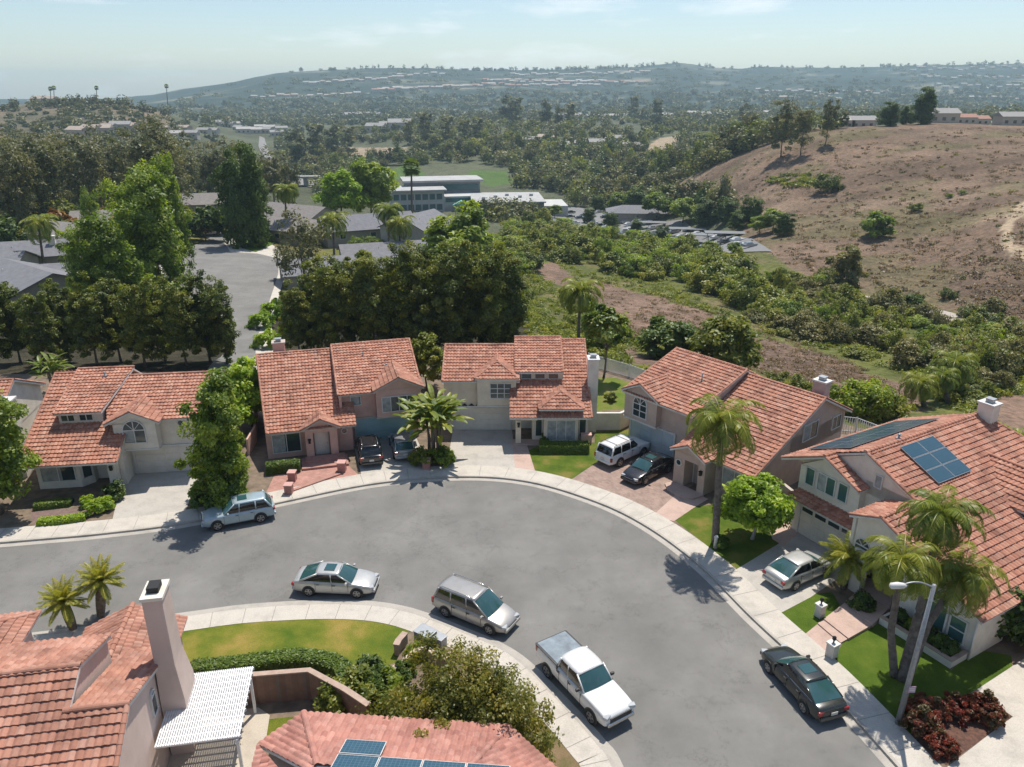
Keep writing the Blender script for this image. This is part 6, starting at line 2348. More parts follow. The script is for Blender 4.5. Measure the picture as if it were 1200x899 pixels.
def fan_crown(seed, R_, n, mat='leaf_palm', skirt=True):
    rng = np.random.default_rng(seed)
    v, f, t = [], [], []
    for k in range(n):
        az = k * 2.39996
        el = 1.35 - 2.3 * (k / n)
        d = np.array([math.cos(az) * math.cos(el), math.sin(az) * math.cos(el), math.sin(el)])
        c = d * R_ * .55
        side = np.array([-math.sin(az), math.cos(az), 0])
        upv = np.cross(side, d)
        ti = np.clip(.65 - .6 * k / n + .1 * rng.normal(), 0, 1)
        for j in range(13):
            a = (j - 6) * .26
            dd = d * math.cos(a) + side * math.sin(a) - np.array([0, 0, .22])
            e = c + dd * R_ * .55 * rng.uniform(.85, 1.05)
            pr_ = (side * math.cos(a) - d * math.sin(a)) * .05 * R_
            o = len(v)
            v += [c - pr_ * .3, (c + e) / 2 - pr_, e, (c + e) / 2 + pr_]
            f.append((o, o + 1, o + 2, o + 3))
            t.append(ti)
        o = len(v)
        v += [side * -.02, side * .02, c + side * .02, c - side * .02]
        f.append((o, o + 1, o + 2, o + 3))
        t.append(.7)
    return np_mesh('crown', np.array(v), np.array(f), MATS[mat], tint=np.array(t))


def palm_trunk(pts, r0, r1, mat=BARK_G, rings=True, bulge=None):
    mb = MB()
    pts = [Vector(p) for p in pts]
    P, Rr = [], []
    n = 26
    for i in range(n + 1):
        t = i / n * (len(pts) - 1)
        k = min(int(t), len(pts) - 2)
        u = t - k
        p = pts[k].lerp(pts[k + 1], u)
        r = r0 + (r1 - r0) * i / n
        if bulge:
            r *= 1 + bulge * math.sin(math.pi * i / n)
        P.append(p)
        Rr.append(r * (1.07 if (i % 2 and rings) else 1))
    mb.tube(P, Rr, 10)
    me = bpy.data.meshes.new('trunk')
    me.from_pydata(mb.v, [], mb.f)
    me.polygons.foreach_set('use_smooth', mb.sm)
    me.materials.append(mat)
    return me


def palm(name, loc, top, crown, label, r0=.2, r1=.14, mid=None, mat=None, cs=1.0, shaft=False, group=None, bulge=None, rz=0.0):
    root = empty(name, loc)
    tag(root, label, 'palm', group)
    t = Vector(top) - Vector(loc)
    pts = [(0, 0, 0)] + ([tuple(Vector(m) - Vector(loc)) for m in mid] if mid else []) + [tuple(t)]
    link(bpy.data.objects.new('trunk', palm_trunk(pts, r0, r1, mat or BARK_G, bulge=bulge)), root)
    c = link(bpy.data.objects.new('crown', crown), root)
    c.location = t
    c.scale = (cs,) * 3
    c.rotation_euler = (0, 0, rz)
    if shaft:
        mb = MB()
        mb.tube([t - Vector((0, 0, .15)), t + Vector((0, 0, .5))], [r1 * 1.25, r1 * .7], 10)
        mb.build('crownshaft', MATS['leaf_lime_skin'], root)
    return root


mat_simple('leaf_lime_skin', (0.22, 0.24, 0.08), (0.30, 0.20, 0.06), 2, .7)
qp = [palm_crown(700 + i, 3.3, 36, 2.3, 26, .70, .04) for i in range(3)]
qp_y = palm_crown(705, 2.3, 34, 1.5, 20, .5, .035, 'leaf_palm_yellow', 1.3, -.2)
qp_s = palm_crown(706, 2.6, 20, 1.9, 18, .55, .04)
dp = palm_crown(712, 1.75, 46, .8, 18, .34, .03, 'leaf_palm_yellow', 1.45, -.45)
fp = [fan_crown(710, 1.6, 44), fan_crown(711, 1.4, 40, 'leaf_palm_yellow')]

# palm before the taupe house
b = at(838, 636, .1)
tp = atd(846, 492, b[1] + .1)
palm('queen_palm', (b[0], b[1], .1), tp, qp[0], 'tall feathery palm on the lawn before the taupe house', .24, .15, shaft=True, cs=1.0)
# three palms round the street lamp
b = at(1048, 793, .1)
t1 = atd(1058, 655, b[1] + .2)
palm('queen_palm', (b[0], b[1], .1), t1, qp[1], 'leaning palm left of its two neighbours on the big green lawn', .2, .14, mid=[atd(1044, 740, b[1] + .1)], cs=.78)
b2 = at(1056, 797, .1)
t2 = atd(1104, 600, b2[1] + 2.4)
palm('queen_palm', (b2[0], b2[1], .1), t2, qp[2], 'tallest palm of the big green lawn, in front of the roof panels', .26, .14, mid=[atd(1078, 715, b2[1] + .8)], cs=.82)
b3 = at(1061, 799, .1)
t3 = atd(1128, 672, b3[1] + 1.5)
palm('queen_palm', (b3[0], b3[1], .1), t3, qp[0], 'palm leaning right toward the arched window of the big white house', .24, .14, mid=[atd(1088, 730, b3[1] + .6)], cs=.8, rz=1)
# young palm by the drive of house E
b = at(988, 690, .1)
palm('young_palm', (b[0], b[1], .1), (b[0], b[1] + .1, 2.2), qp_y, 'young yellow green palm between the silver sedan and the porch pillar', .16, .12, cs=.85)
b = at(1070, 690, .1)
palm('young_palm', (b[0], b[1] + 1.5, .1), (b[0] + .1, b[1] + 1.5, 3.4), qp_y, 'yellow green palm crown before the arch of the big white house', .14, .1, cs=.7)
# two short date palms at the lower left
for px, pb, ptp, lb in [(86, 737, 705, 'short thick palm by the kerb, left one of two behind the orange roofs'), (118, 721, 680, 'short thick palm by the kerb, right one of two behind the orange roofs')]:
    b = at(px, pb, .1)
    t = atd(px - 12 if px < 100 else px, ptp, b[1])
    palm('date_palm', (b[0], b[1], .1), t, dp, lb, .2, .2, mat=BARK, cs=.85, bulge=.3)
# palm on the slope beyond the fence, and others
x, y, _ = atd(678, 395, 92); t = atd(680, 340, 92)
palm('queen_palm', (x, 92, tz(x, 92)), t, qp[1], 'tall feathery palm on the green slope behind the cream house', .22, .14, cs=1.25)
qt = make_tree(720, 6, 1.5, 1.6, 'dome', 'leaf_palm', 1800, .3, 30, cz=4.6, bark=BARK_G, tr=.1)
b = at(707, 443, .1); special(qt, 6, 'young_tree', 707, 443, 366, 'thin young tree inside the white fence behind the cream house', Y=b[1])
for px, ptp, Y, cs, lb in [(1078, 448, 74, .85, 'feathery palm behind the big white house, left one of three'), (1105, 440, 76, .8, 'feathery palm behind the big white house, middle of three'), (1120, 425, 79, 1.1, 'feathery palm behind the big white house, right and tallest of three')]:
    x, y, _ = atd(px, 500, Y)
    palm('queen_palm', (x, Y, tz(x, Y)), atd(px, ptp, Y), qp[px % 3], lb, .26, .2, cs=cs)
x, y, _ = atd(482, 250, 255); palm('fan_palm', (x, 255, tz(x, 255)), atd(482, 196, 255), fp[0], 'very tall slim fan palm in front of the office building', .35, .28, cs=2.2)
for px, ptp, Y, lb in [(390, 258, 150, 'feathery palm left of the yellow bushes by the grey roofs'), (455, 246, 165, 'broad feathery palm among the yellow bushes'), (335, 222, 190, 'small palm beside the lower street houses'), (468, 262, 160, 'low feathery palm right of the broad one'), (45, 262, 135, 'small yellow green palm between the grey roofed houses at the left')]:
    x, y, _ = atd(px, 290, Y); palm('queen_palm', (x, Y, tz(x, Y)), atd(px, ptp, Y), qp[px % 3], lb, .25, .16, cs=1.35)
for i, (px, pt) in enumerate([(59, 104), (63, 103), (113, 103), (195, 101)]):
    x, y, _ = atd(px, 118, 900); o = palm('fan_palm', (x, 900, tz(x, 900)), atd(px, pt, 900), fp[0], 'tiny palm on the skyline of the left hill', .4, .3, cs=1.7); o['group'] = 'palms on the left skyline'

# --- banana-like fan plant before house C
def broad_plant(seed, n, L, W_, mat):
    rng = np.random.default_rng(seed)
    v, f, t = [], [], []
    for k in range(n):
        az = rng.uniform(0, 6.28)
        bx, by = rng.normal(0, .55, 2)
        bz = rng.uniform(.3, 2.4)
        el = rng.uniform(.75, 1.5)
        p = np.array([bx, by, bz])
        l = L * rng.uniform(.7, 1.1)
        side = np.array([-math.sin(az), math.cos(az), 0])
        tn = np.clip(.5 + .25 * rng.normal(), 0, 1)
        prev = None
        for i in range(9):
            s = i / 8
            w = W_ * (0.06 if s < .35 else math.sin(math.pi * min(1, (s - .33) / .69)) ** .7 + .05)
            d = np.array([math.cos(az) * math.cos(el), math.sin(az) * math.cos(el), math.sin(el)])
            row = [p - side * w + np.array([0, 0, .25 * w]), p, p + side * w + np.array([0, 0, .25 * w])]
            if prev is not None:
                o = len(v)
                v += prev + row
                f += [(o, o + 1, o + 4, o + 3), (o + 1, o + 2, o + 5, o + 4)]
                t += [tn, tn]
            prev = row
            p = p + d * l / 8
            el -= .17
    return np_mesh('foliage', np.array(v), np.array(f), MATS[mat], tint=np.array(t))


b = at(509, 541, .1)
rt = empty('broad_leaved_plant', (b[0], b[1] + .6, .1)); tag(rt, 'tall broad-leaved fan plant between the two driveways of the pink and cream houses', 'plant')
link(bpy.data.objects.new('crown', broad_plant(3, 120, 3.1, .22, 'leaf_palm')), rt).location = (0, 0, 1.6)
mb = MB()
for k in range(7):
    a = k * .9
    mb.tube([(.5 * math.cos(a), .5 * math.sin(a), 0), (.45 * math.cos(a), .45 * math.sin(a), 1.7), (.6 * math.cos(a + .3), .6 * math.sin(a + .3), 3.2)], [.14, .11, .07], 7)
mb.build('stems', BARK, rt)
x, y, _ = atd(60, 432, 70); rt = empty('broad_leaved_plant', (x, 70, tz(x, 70)), 0); rt.scale = (.72,) * 3; tag(rt, 'broad-leaved plant behind the left white house, against the dark trees', 'plant')
link(bpy.data.objects.new('crown', broad_plant(4, 60, 3.2, .22, 'leaf_palm')), rt).location = (0, 0, 1.5)
link(bpy.data.objects.new('stems', mb_me := bpy.data.objects['stems'].data), rt)

# --- single garden trees and shrubs
near_b = make_tree(800, 9, 2.4, 4.3, 'column', 'leaf_bright', 34000, .16, 170, cz=4.8, tr=.2, clump=.25, lump=.3)
near_c_ = make_tree(801, 9, 2.6, 4.3, 'dome', 'leaf_bright', 32000, .16, 150, cz=4.6, tr=.2, clump=.26, lump=.3)
b = at(262, 598, .1); special(near_b, 9, 'garden_tree', 268, 598, 458, 'leafy green tree between the white and the pink house', Y=b[1] + 1.0, w=.88)
b = at(8, 620, .1); special(near_c_, 9, 'garden_tree', 5, 620, 462, 'leafy green tree at the left edge in front of the white house', Y=b[1] + 2.0, w=1.0)
rt_ = make_tree(802, 4.2, 1.75, 1.6, 'dome', 'leaf_lime', 15000, .15, 110, cz=2.5, tr=.11, clump=.24, lump=.1, bark=mat_simple('bark_white', (0.42, 0.38, 0.34), None, 6, .9))
b = at(879, 632, .1); special(rt_, 4.2, 'round_tree', 881, 632, 561, 'clipped round lime green tree on the lawn before the taupe house', Y=b[1], w=.98)
bt = make_tree(803, 7, 2.3, 3.0, 'dome', 'leaf_scrub', 9000, .22, 80, cz=3.9, tr=.14)
x, y, _ = atd(500, 440, 71); tree_at(bt, 7, 'garden_tree', 502, 398, (x, 71, 0), 'dense yellow green tree in the gap between the pink and the cream house', w=.95)
gt = make_tree(804, 6, 2.0, 2.4, 'dome', 'leaf_lime', 8000, .2, 70, cz=3.2, tr=.12)
for px, pb, pt, Y, lb in [(292, 470, 425, 62, 'green tree beside the left wall of the pink house'), (272, 480, 448, 60, 'green shrub-like tree between the white house and the pink house')]:
    x, y, _ = atd(px, pb, Y); tree_at(gt, 6, 'garden_tree', px, pt, (x, Y, 0), lb)
# foreground willowy tree above house G
rngw = np.random.default_rng(9)
wl = make_tree(805, 5.0, 3.5, 1.9, 'dome', 'leaf_willow', 36000, .085, 330, cz=2.9, tr=.13, clump=.17, lump=.5, ry=2.6, droop=.2, up=.1)
b = at(545, 880, .1)
put(wl, 'willowy_tree', (b[0] + .2, b[1] + .6, -.9), 1.0, R(-18), 'wide feathery green tree overhanging the pink roof at the bottom', 'tree')
sh = [make_tree(810 + i, 1.6, 1.0, .9, 'dome', m_, 3000, .14, 40, cz=.8, trunk=False, clump=.3) for i, m_ in enumerate(('leaf_hedge', 'leaf_bright', 'leaf_dark', 'leaf_scrub', 'leaf_lime'))]
for px, pb, s, k, lb in [(436, 806, .9, 2, 'dark upright shrub at the end of the brick wall'), (452, 818, .9, 1, 'bright green shrub beside the dark upright one'), (418, 820, 1.0, 3, 'flowering green shrub behind the brick wall'), (395, 832, .9, 3, 'low shrub at the foot of the brick wall'), (462, 842, .8, 3, 'loose green shrub at the edge of the feathery tree'), (486, 768, .45, 4, 'small green shrub inside the low planter walls'), (474, 792, .5, 0, 'dark shrub below the low planter walls'),
                         (240, 592, 1.0, 0, 'dark round shrub at the foot of the leafy tree'), (268, 596, 1.3, 0, 'dark wide shrub under the leafy tree by the parked SUV'), (520, 545, .9, 1, 'low shrub at the foot of the fan plant'), (494, 545, .8, 3, 'small shrub beside the pink pillar of the driveway'),
                         (640, 520, .5, 0, 'small shrub by the cream house porch'), (137, 583, .7, 2, 'small dark shrub beside the porch of the white house'), (850, 598, .7, 0, 'low shrub below the living room window of the taupe house'), (868, 604, .7, 0, 'low shrub under the window of the taupe house, beside the round tree'), (1010, 715, .6, 2, 'small dark shrub by the porch pillar of the big white house'),
                         (845, 640, .45, 0, 'small dark shrub at the foot of the tall palm'), (1180, 745, 1.6, 2, 'dark wide shrub in the shade right of the big white house'), (1196, 720, 1.3, 4, 'lime green shrub at the right edge of the picture'), (716, 470, .5, 3, 'tiny shrub in the fenced back garden')]:
    b = at(px, pb, .1)
    put(sh[k], 'shrub', (b[0], b[1], .08), s, rnd.random() * 6, lb, 'shrub')
for px, pb, s, lb in [(1078, 855, 1.15, 'red leaved bush nearest the street in the mulch bed'), (1100, 880, .8, 'small red bush at the lower corner of the mulch bed'), (1120, 838, .9, 'green red bush in the middle of the mulch bed'), (1150, 840, 1.05, 'bright red bush beside the concrete driveway'), (1092, 838, .9, 'dark red bush beside the lawn edge of the mulch bed')]:
    b = at(px, pb, .1)
    rb_ = MATS.get('rb') or make_tree(820, 1.5, .85, .75, 'dome', 'leaf_red', 7000, .085, 60, cz=.6, trunk=False, clump=.25)
    MATS['rb'] = rb_
    put(rb_, 'red_bush', (b[0], b[1], .08), s * .85, rnd.random() * 6, lb, 'bush')


def hedge(name, line, w, h, label, mat='leaf_hedge', dens=520, ls=.085, rad=.25, z0=.1):
    """clipped hedge along a line of world points"""
    rng = np.random.default_rng(len(line) * 7 + int(w * 10))
    P, N = [], []
    core = MB()
    for i in range(len(line) - 1):
        a, b_ = np.array(line[i]), np.array(line[i + 1])
        L = np.linalg.norm(b_ - a)
        t = (b_ - a) / L
        nn = np.array([-t[1], t[0]])
        n = int(dens * L * (w + 2 * h))
        s = rng.random(n) * L
        u = rng.random(n) * (w + 2 * h)
        o = np.where(u < h, -w / 2, np.where(u < h + w, u - h - w / 2, w / 2))
        z = np.where(u < h, u, np.where(u < h + w, h, w + 2 * h - u))
        rnd_ = 1 - .12 * (np.abs(o) / (w / 2)) ** 4
        jit = rng.normal(0, .025, n)
        P.append(np.stack([a[0] + t[0] * s + nn[0] * (o + jit), a[1] + t[1] * s + nn[1] * (o + jit), z * rnd_ + z0 + jit], 1))
        side = (u < h) | (u > h + w)
        N.append(np.stack([nn[0] * np.sign(o) * side, nn[1] * np.sign(o) * side, (~side) * 1.0], 1))
        q = [a - nn * w * .45, b_ - nn * w * .45, b_ + nn * w * .45, a + nn * w * .45]
        core.prism([(p[0], p[1], z0) for p in q], (0, 0, h * .94))
    P, N = np.concatenate(P), np.concatenate(N)
    V, F = leaf_quads(P, np.full(len(P), ls), rng, .1, out=N * 1.5)
    tint = np.clip(.5 + .22 * rng.normal(0, 1, len(P)), 0, 1)
    me = np_mesh(name, V, F, MATS[mat], tint=tint)
    o = link(bpy.data.objects.new(name, me))
    tag(o, label, 'hedge')
    core.build('twigs', mat_simple('hedge_core', (0.02, 0.03, 0.01), None, 5, .9), o)
    return o


wp = lambda *pp: [at(p[0], p[1], .5) for p in pp]
hedge('hedge', smooth_line(wp((224, 786), (280, 780), (350, 772), (395, 780), (408, 797)), 4), .9, .75, 'clipped green hedge between the mottled lawn and the brick wall')
hedge('hedge', wp((312, 549), (330, 547), (352, 545)), .9, .8, 'dark clipped hedge under the window of the pink house')
hedge('hedge', wp((632, 524), (690, 524)), .9, .8, 'dark clipped hedge under the bay window of the cream house')
hedge('hedge', wp((44, 608), (72, 606), (100, 602)), .7, .35, 'low yellow green hedge along the pavement before the white house', 'leaf_lime')
hedge('hedge', wp((40, 590), (84, 585)), .7, .4, 'dark low hedge under the front window of the white house')
for px, pb, s, lb in [(112, 600, .62, 'clipped round bush by the driveway of the white house, left of a pair'), (124, 596, .6, 'clipped round bush by the driveway of the white house, right of a pair'), (104, 592, .5, 'small clipped bush behind the pair of round ones')]:
    b = at(px, pb, .1); put(sh[4], 'round_bush', (b[0], b[1], .1), s, 0, lb, 'bush')
for px, pb, s in [(312, 408, 1.4), (306, 385, 1.5), (320, 372, 1.6), (338, 395, 1.2)]:
    x, y, z = hit(px, pb); put(sh[4], 'clipped_bush', (x, y, z), s, 1, 'lime green clipped bush beside the pavement of the lower street', 'bush', 'lime bushes beside the lower pavement')
x, y, _ = atd(430, 290, 150)
for k, (px, pb) in enumerate([(420, 292), (435, 290), (448, 294), (465, 292), (410, 285), (300, 290), (315, 283), (475, 300)]):
    x, y, z = hit(px, pb); put(sb[2] if k % 2 else (MATS.get('yb') or sb[2]), 'garden_bush', (x, y, z), .55, k, 'yellow green bush among the grey roofed houses of the lower street', 'bush', 'bushes among the grey roofed houses')
# bushes outside the rail fences behind the taupe house
for k, (px, pb, s, kk) in enumerate([(915, 456, .4, 4), (935, 462, .4, 0), (950, 466, .35, 4), (1005, 484, .7, 2), (1022, 490, .45, 0), (722, 400, .7, 2), (706, 388, .8, 2), (690, 380, .8, 0), (700, 408, .6, 2), (1040, 490, .5, 0), (1180, 540, .6, 2), (1196, 560, .7, 0)]):
    x, y, z = hit(px, pb); put(sb[kk], 'slope_bush', (x, y, z - .2), s, k, 'green bush just outside the back fences', 'bush', 'bushes outside the back fences')
# ------------------------------------------------------------------ solar panels, fences, walls, street furniture
def mat_solar():
    m, nt, b = new_mat('solar_cell')
    b.inputs['Roughness'].default_value = .12
    b.inputs['Specular IOR Level'].default_value = .8
    uv = nt.nodes.new('ShaderNodeUVMap')
    br = nt.nodes.new('ShaderNodeTexBrick')
    br.offset = 0
    br.inputs['Scale'].default_value = 1
    br.inputs['Brick Width'].default_value = 1
    br.inputs['Row Height'].default_value = 1
    br.inputs['Mortar Size'].default_value = .045
    br.inputs['Color1'].default_value = (0.02, 0.065, 0.095, 1)
    br.inputs['Color2'].default_value = (0.026, 0.078, 0.11, 1)
    br.inputs['Mortar'].default_value = (0.10, 0.15, 0.19, 1)
    nt.links.new(uv.outputs[0], br.inputs['Vector'])
    nt.links.new(br.outputs['Color'], b.inputs['Base Color'])
    MATS['solar'] = m


mat_solar()


def solar(H, o, u, v, w, h, nx, ny, nm='solar_panel', cells=(6, 10), frame=None):
    """panels on a slope: origin, along-eave unit, up-slope unit"""
    o, u, v = Vector(o), Vector(u).normalized(), Vector(v).normalized()
    n = u.cross(v).normalized()
    if n.z < 0:
        n = -n
    for i in range(nx):
        for j in range(ny):
            a = o + u * (w + .03) * i + v * (h + .03) * j + n * .16
            fr = MB()
            fr.prism([a, a + u * w, a + u * w + v * h, a + v * h], n * .035)
            fo = fr.build(nm, frame or TRIM, H.root)
            me = bpy.data.meshes.new('cells')
            q = [a + n * .04 + u * .03 + v * .03, a + n * .04 + u * (w - .03) + v * .03, a + n * .04 + u * (w - .03) + v * (h - .03), a + n * .04 + u * .03 + v * (h - .03)]
            me.from_pydata([tuple(p) for p in q], [], [(0, 1, 2, 3)])
            ul = me.uv_layers.new(name='UVMap')
            for k, c in enumerate([(0, 0), (cells[0], 0), cells, (0, cells[1])]):
                ul.data[k].uv = c
            me.materials.append(MATS['solar'])
            link(bpy.data.objects.new('cells', me), fo)


H = HE
sl = Vector((-1, 0, .443)).normalized()
def onP(x_, y_):
    return (x_, y_, pz(x_))
solar(H, onP(-7.75, 5.8), (0, 1, 0), sl, 1.65, 1.0, 2, 2, cells=(10, 6), frame=GALV)
solar(H, onP(-6.81, 5.8), (0, 1, 0), sl, 1.65, 1.0, 2, 1, cells=(10, 6), frame=GALV)
sln = Vector((1, 0, .45)).normalized()
solar(H, (-14.6, 4.0, lz(-14.6)), (0, 1, 0), sln, 1.0, 1.65, 9, 2, frame=METAL, nm='solar_panel')
H = HG
solar(H, gpt(2.5, 2.0), gd, gup, 1.65, 1.0, 1, 1, cells=(10, 6))
solar(H, gpt(2.5, 3.03), gd, gup, 1.65, 1.0, 4, 1, cells=(10, 6))
solar(H, gpt(2.5, 4.06), gd, gup, 1.65, 1.0, 4, 1, cells=(10, 6))
HE.vent(-10.2, 6.6, pz(-10.05) + .1, .25, .07)


# --- patio cover and its slab
p0 = HF.root.matrix_world
pc = empty('patio_cover', (-14.86 + .1, 24.27, 0), R(10)); tag(pc, 'white lattice patio cover attached to the orange roofed house', 'patio cover')
m_ = MB()
for k in range(34):
    m_.box(.0 + k * .1, .065 + k * .1, -.1, 4.15, 2.62, 2.66)
m_.build('lattice_slats', WOODW, pc)
m_ = MB()
for k in range(12):
    m_.box(-.0, 3.4, 0.0 + k * .37, .05 + k * .37, 2.48, 2.615)
m_.build('rafters', WOODW, pc)
m_ = MB()
m_.box(3.15, 3.27, -.1, 4.2, 2.32, 2.475); m_.build('beam', WOODW, pc)
for yy in (.1, 3.9):
    m_ = MB(); m_.box(3.15, 3.27, yy - .06, yy + .06, .13, 2.32); m_.build('post', WOODW, pc)
c_, s_n = math.cos(R(10)), math.sin(R(10))
loc2w = lambda x_, y_: (-14.86 + x_ * c_ - y_ * s_n, 24.27 + x_ * s_n + y_ * c_)
sheet('patio_slab', [loc2w(-.2, -6), loc2w(4.0, -6), loc2w(4.0, 3.6), loc2w(3.4, 4.2), loc2w(-.2, 4.2)], .128, mat_concrete('patio_concrete', (0.50, 0.44, 0.36)), .1)


# --- brick garden wall and planter walls
BRICK = mat_paver('garden_brick', (0.26, 0.155, 0.11), (0.20, 0.12, 0.085), (0.20, 0.16, 0.13), .3)
CAPM = mat_simple('wall_cap', (0.45, 0.33, 0.26), (0.36, 0.26, 0.20), 4, .8)


def wall_line(name, pts, h, t, mat, label, cat='wall', cap=None, posts=0, z0=0.0):
    root = empty(name, (pts[0][0], pts[0][1], z0)); tag(root, label, cat)
    ox, oy = pts[0]
    a_, b_ = offset_line(pts, t / 2), offset_line(pts, -t / 2)
    w = MB()
    c = MB()
    for i in range(len(pts) - 1):
        q = [a_[i], a_[i + 1], b_[i + 1], b_[i]]
        w.prism([(p[0] - ox, p[1] - oy, 0) for p in q], (0, 0, h))
    w.build('wall_body', mat, root)
    if cap:
        a_, b_ = offset_line(pts, t / 2 + .05), offset_line(pts, -t / 2 - .05)
        for i in range(len(pts) - 1):
            q = [a_[i], a_[i + 1], b_[i + 1], b_[i]]
            c.prism([(p[0] - ox, p[1] - oy, h + .002) for p in q], (0, 0, .07))
        c.build('wall_cap', cap, root)
    return root


wall_line('brick_wall', [loc2w(.6, 4.95)] + [at(p[0], p[1], 1.8) for p in ((300, 790), (362, 785), (405, 808), (432, 826))], 1.75, .2, BRICK, 'brown brick garden wall with pale cap beside the patio', cap=CAPM)
z_ = .8
wall_line('planter_wall', [at(p[0], p[1], z_) for p in ((452, 789), (471, 776), (487, 762), (499, 758), (508, 765), (523, 772), (532, 760))], .75, .16, CAPM, 'low zigzag planter wall with pale cap by the utility boxes', cap=mat_simple('cap_pale', (0.58, 0.46, 0.36), None, 4, .8))
wall_line('planter_wall', [at(p[0], p[1], z_) for p in ((464, 756), (467, 750), (475, 741))], .75, .25, CAPM, 'short stub of planter wall at the right end of the mottled lawn', cap=CAPM)
for px, pb, sx, sy, h, lb in [(499, 753, 1.0, .75, .75, 'larger grey metal utility box by the planter'), (516, 757, .55, .5, .6, 'small pale utility box beside the larger one')]:
    b = at(px, pb, .1)
    r_ = empty('utility_box', (b[0], b[1], .1), R(-35)); tag(r_, lb, 'utility box')
    m_ = MB(); m_.box(-sx / 2, sx / 2, -sy / 2, sy / 2, 0, h); m_.build('cabinet', GALV, r_, bevel=.02)
    m_ = MB(); m_.box(-sx / 2 - .04, sx / 2 + .04, -sy / 2 - .04, sy / 2 + .04, h, h + .05); m_.build('lid', METAL, r_, bevel=.02)
rc = MB()
# white garden walls between the houses
wall_line('garden_wall', [at(p[0], p[1], 1.7) for p in ((696, 484), (727, 484), (746, 475), (758, 478))], 1.65, .15, S_WHITE, 'white rendered garden wall between the cream and taupe houses', cap=TRIM)
wall_line('garden_wall', [at(p[0], p[1], 1.7) for p in ((917, 566), (931, 577), (938, 590))], 1.65, .15, S_CREAM, 'short beige garden wall between the taupe house and the big white house', cap=TRIM_B)
wall_line('garden_wall', [at(p[0], p[1], 1.5) for p in ((289, 515), (298, 500), (300, 470))], 1.5, .15, S_PINK, 'pink side wall at the left of the pink house')


def rail_fence(name, pts, h, label, mat, z0=None, gap=.16):
    root = empty(name, (pts[0][0], pts[0][1], 0)); tag(root, label, 'fence')
    ox, oy = pts[0]
    b_ = MB()
    for i in range(len(pts) - 1):
        a, b = np.array(pts[i]), np.array(pts[i + 1])
        L = np.linalg.norm(b - a)
        t = (b - a) / L
        ang = math.atan2(t[1], t[0])
        zb = z0 if z0 is not None else max(tz(*((a + b) / 2)), -.05)
        n = max(1, int(L / 2.4))
        for k in range(n + 1):
            q = a + t * L * k / n
            p_ = MB()
            p_.cbox((q[0] - ox, q[1] - oy, zb), .09, .09, h + .05, ang)
            p_.build('post', mat, root)
        for z in (.12, h - .08):
            m = (a + b) / 2
            r_ = MB()
            r_.cbox((m[0] - ox, m[1] - oy, zb + z), L, .035, .05, ang)
            r_.build('rail', mat, root)
        for k in range(int(L / gap)):
            q = a + t * (k + .5) * gap
            b_.cbox((q[0] - ox, q[1] - oy, zb + .17), .05, .05, h - .25, ang)
    b_.build('slats', mat, root)


FEN = mat_simple('fence_white', (0.76, 0.78, 0.78), None, 3, .6)
rail_fence('railing_fence', [at(p[0], p[1], 1.5) for p in ((690, 414), (712, 420), (738, 427), (768, 438), (800, 452))], 1.5, 'pale railing fence round the back garden of the cream house', FEN, 0.0, .13)
rail_fence('railing_fence', [at(p[0], p[1], 1.6) for p in ((984, 486), (1005, 488), (1035, 499), (1060, 506))], 1.5, 'white railing fence behind the taupe house beside the big white house', FEN, 0.0, .2)

# --- pillars
def pillar(px, pb, w, h, mat, lb, capm, lamp=False, rz=0.0):
    b = at(px, pb, .1)
    r_ = empty('gate_pillar', (b[0], b[1], .1), rz); tag(r_, lb, 'pillar')
    m_ = MB(); m_.box(-w / 2, w / 2, -w / 2, w / 2, 0, h); m_.build('shaft', mat, r_, bevel=.015)
    m_ = MB(); m_.box(-w / 2 - .04, w / 2 + .04, -w / 2 - .04, w / 2 + .04, h, h + .08); m_.build('cap', capm, r_, bevel=.01)
    if lamp:
        m_ = MB(); m_.tube([(0, 0, h + .08), (0, 0, h + .22)], .04, 8); m_.tube([(0, 0, h + .22), (0, 0, h + .30), (0, 0, h + .44), (0, 0, h + .50)], [.05, .11, .10, .03], 8)
        m_.build('lantern', DARK, r_)


PB = mat_simple('pillar_red', (0.42, 0.21, 0.18), (0.36, 0.17, 0.145), 8, .85)
PC = mat_simple('pillar_cap_pink', (0.58, 0.34, 0.30), None, 5, .8)
pillar(343, 563, .55, .7, PB, 'pink red pillar in front of the pink house, at the top of the walk', PC)
pillar(339, 578, .55, .7, PB, 'pink red pillar nearest the pavement at the left end of the brick walk', PC)
pillar(401, 552, .6, .75, PB, 'pink red pillar beside the black SUV', PC)
pillar(500, 549, .58, .75, PB, 'pink red pillar at the foot of the fan plant', PC)
PW = mat_simple('pillar_white', (0.60, 0.57, 0.52), None, 6, .85)
pillar(960, 722, .42, .75, PW, 'white lantern pillar between the small lawn and the pink steps, the farther of two', TRIM, True, R(30))
pillar(974, 769, .46, .8, PW, 'white lantern pillar by the pavement at the foot of the pink steps', TRIM, True, R(30))
m_ = MB()
a_, b_ = at(336, 578, .1), at(398, 556, .1)
wl_ = wall_line('garden_kerb', [a_, b_], .22, .3, PAVER_B, 'low pink brick edging between the pillars of the pink house', 'edging')
# pink steps to house E
for i, pix in enumerate([[(943, 743), (958, 731), (985, 752), (968, 768)], [(958, 731), (965, 727), (994, 749), (985, 754)], [(965, 727), (990, 708), (1022, 734), (994, 750)], [(990, 708), (1003, 696), (1042, 715), (1022, 735)], [(1003, 696), (1012, 680), (1050, 690), (1042, 716)]]):
    sheet('path_steps', [at(p[0], p[1], .15) for p in pix], .125 + .07 * i, CONC_P, .2 + .07 * i)
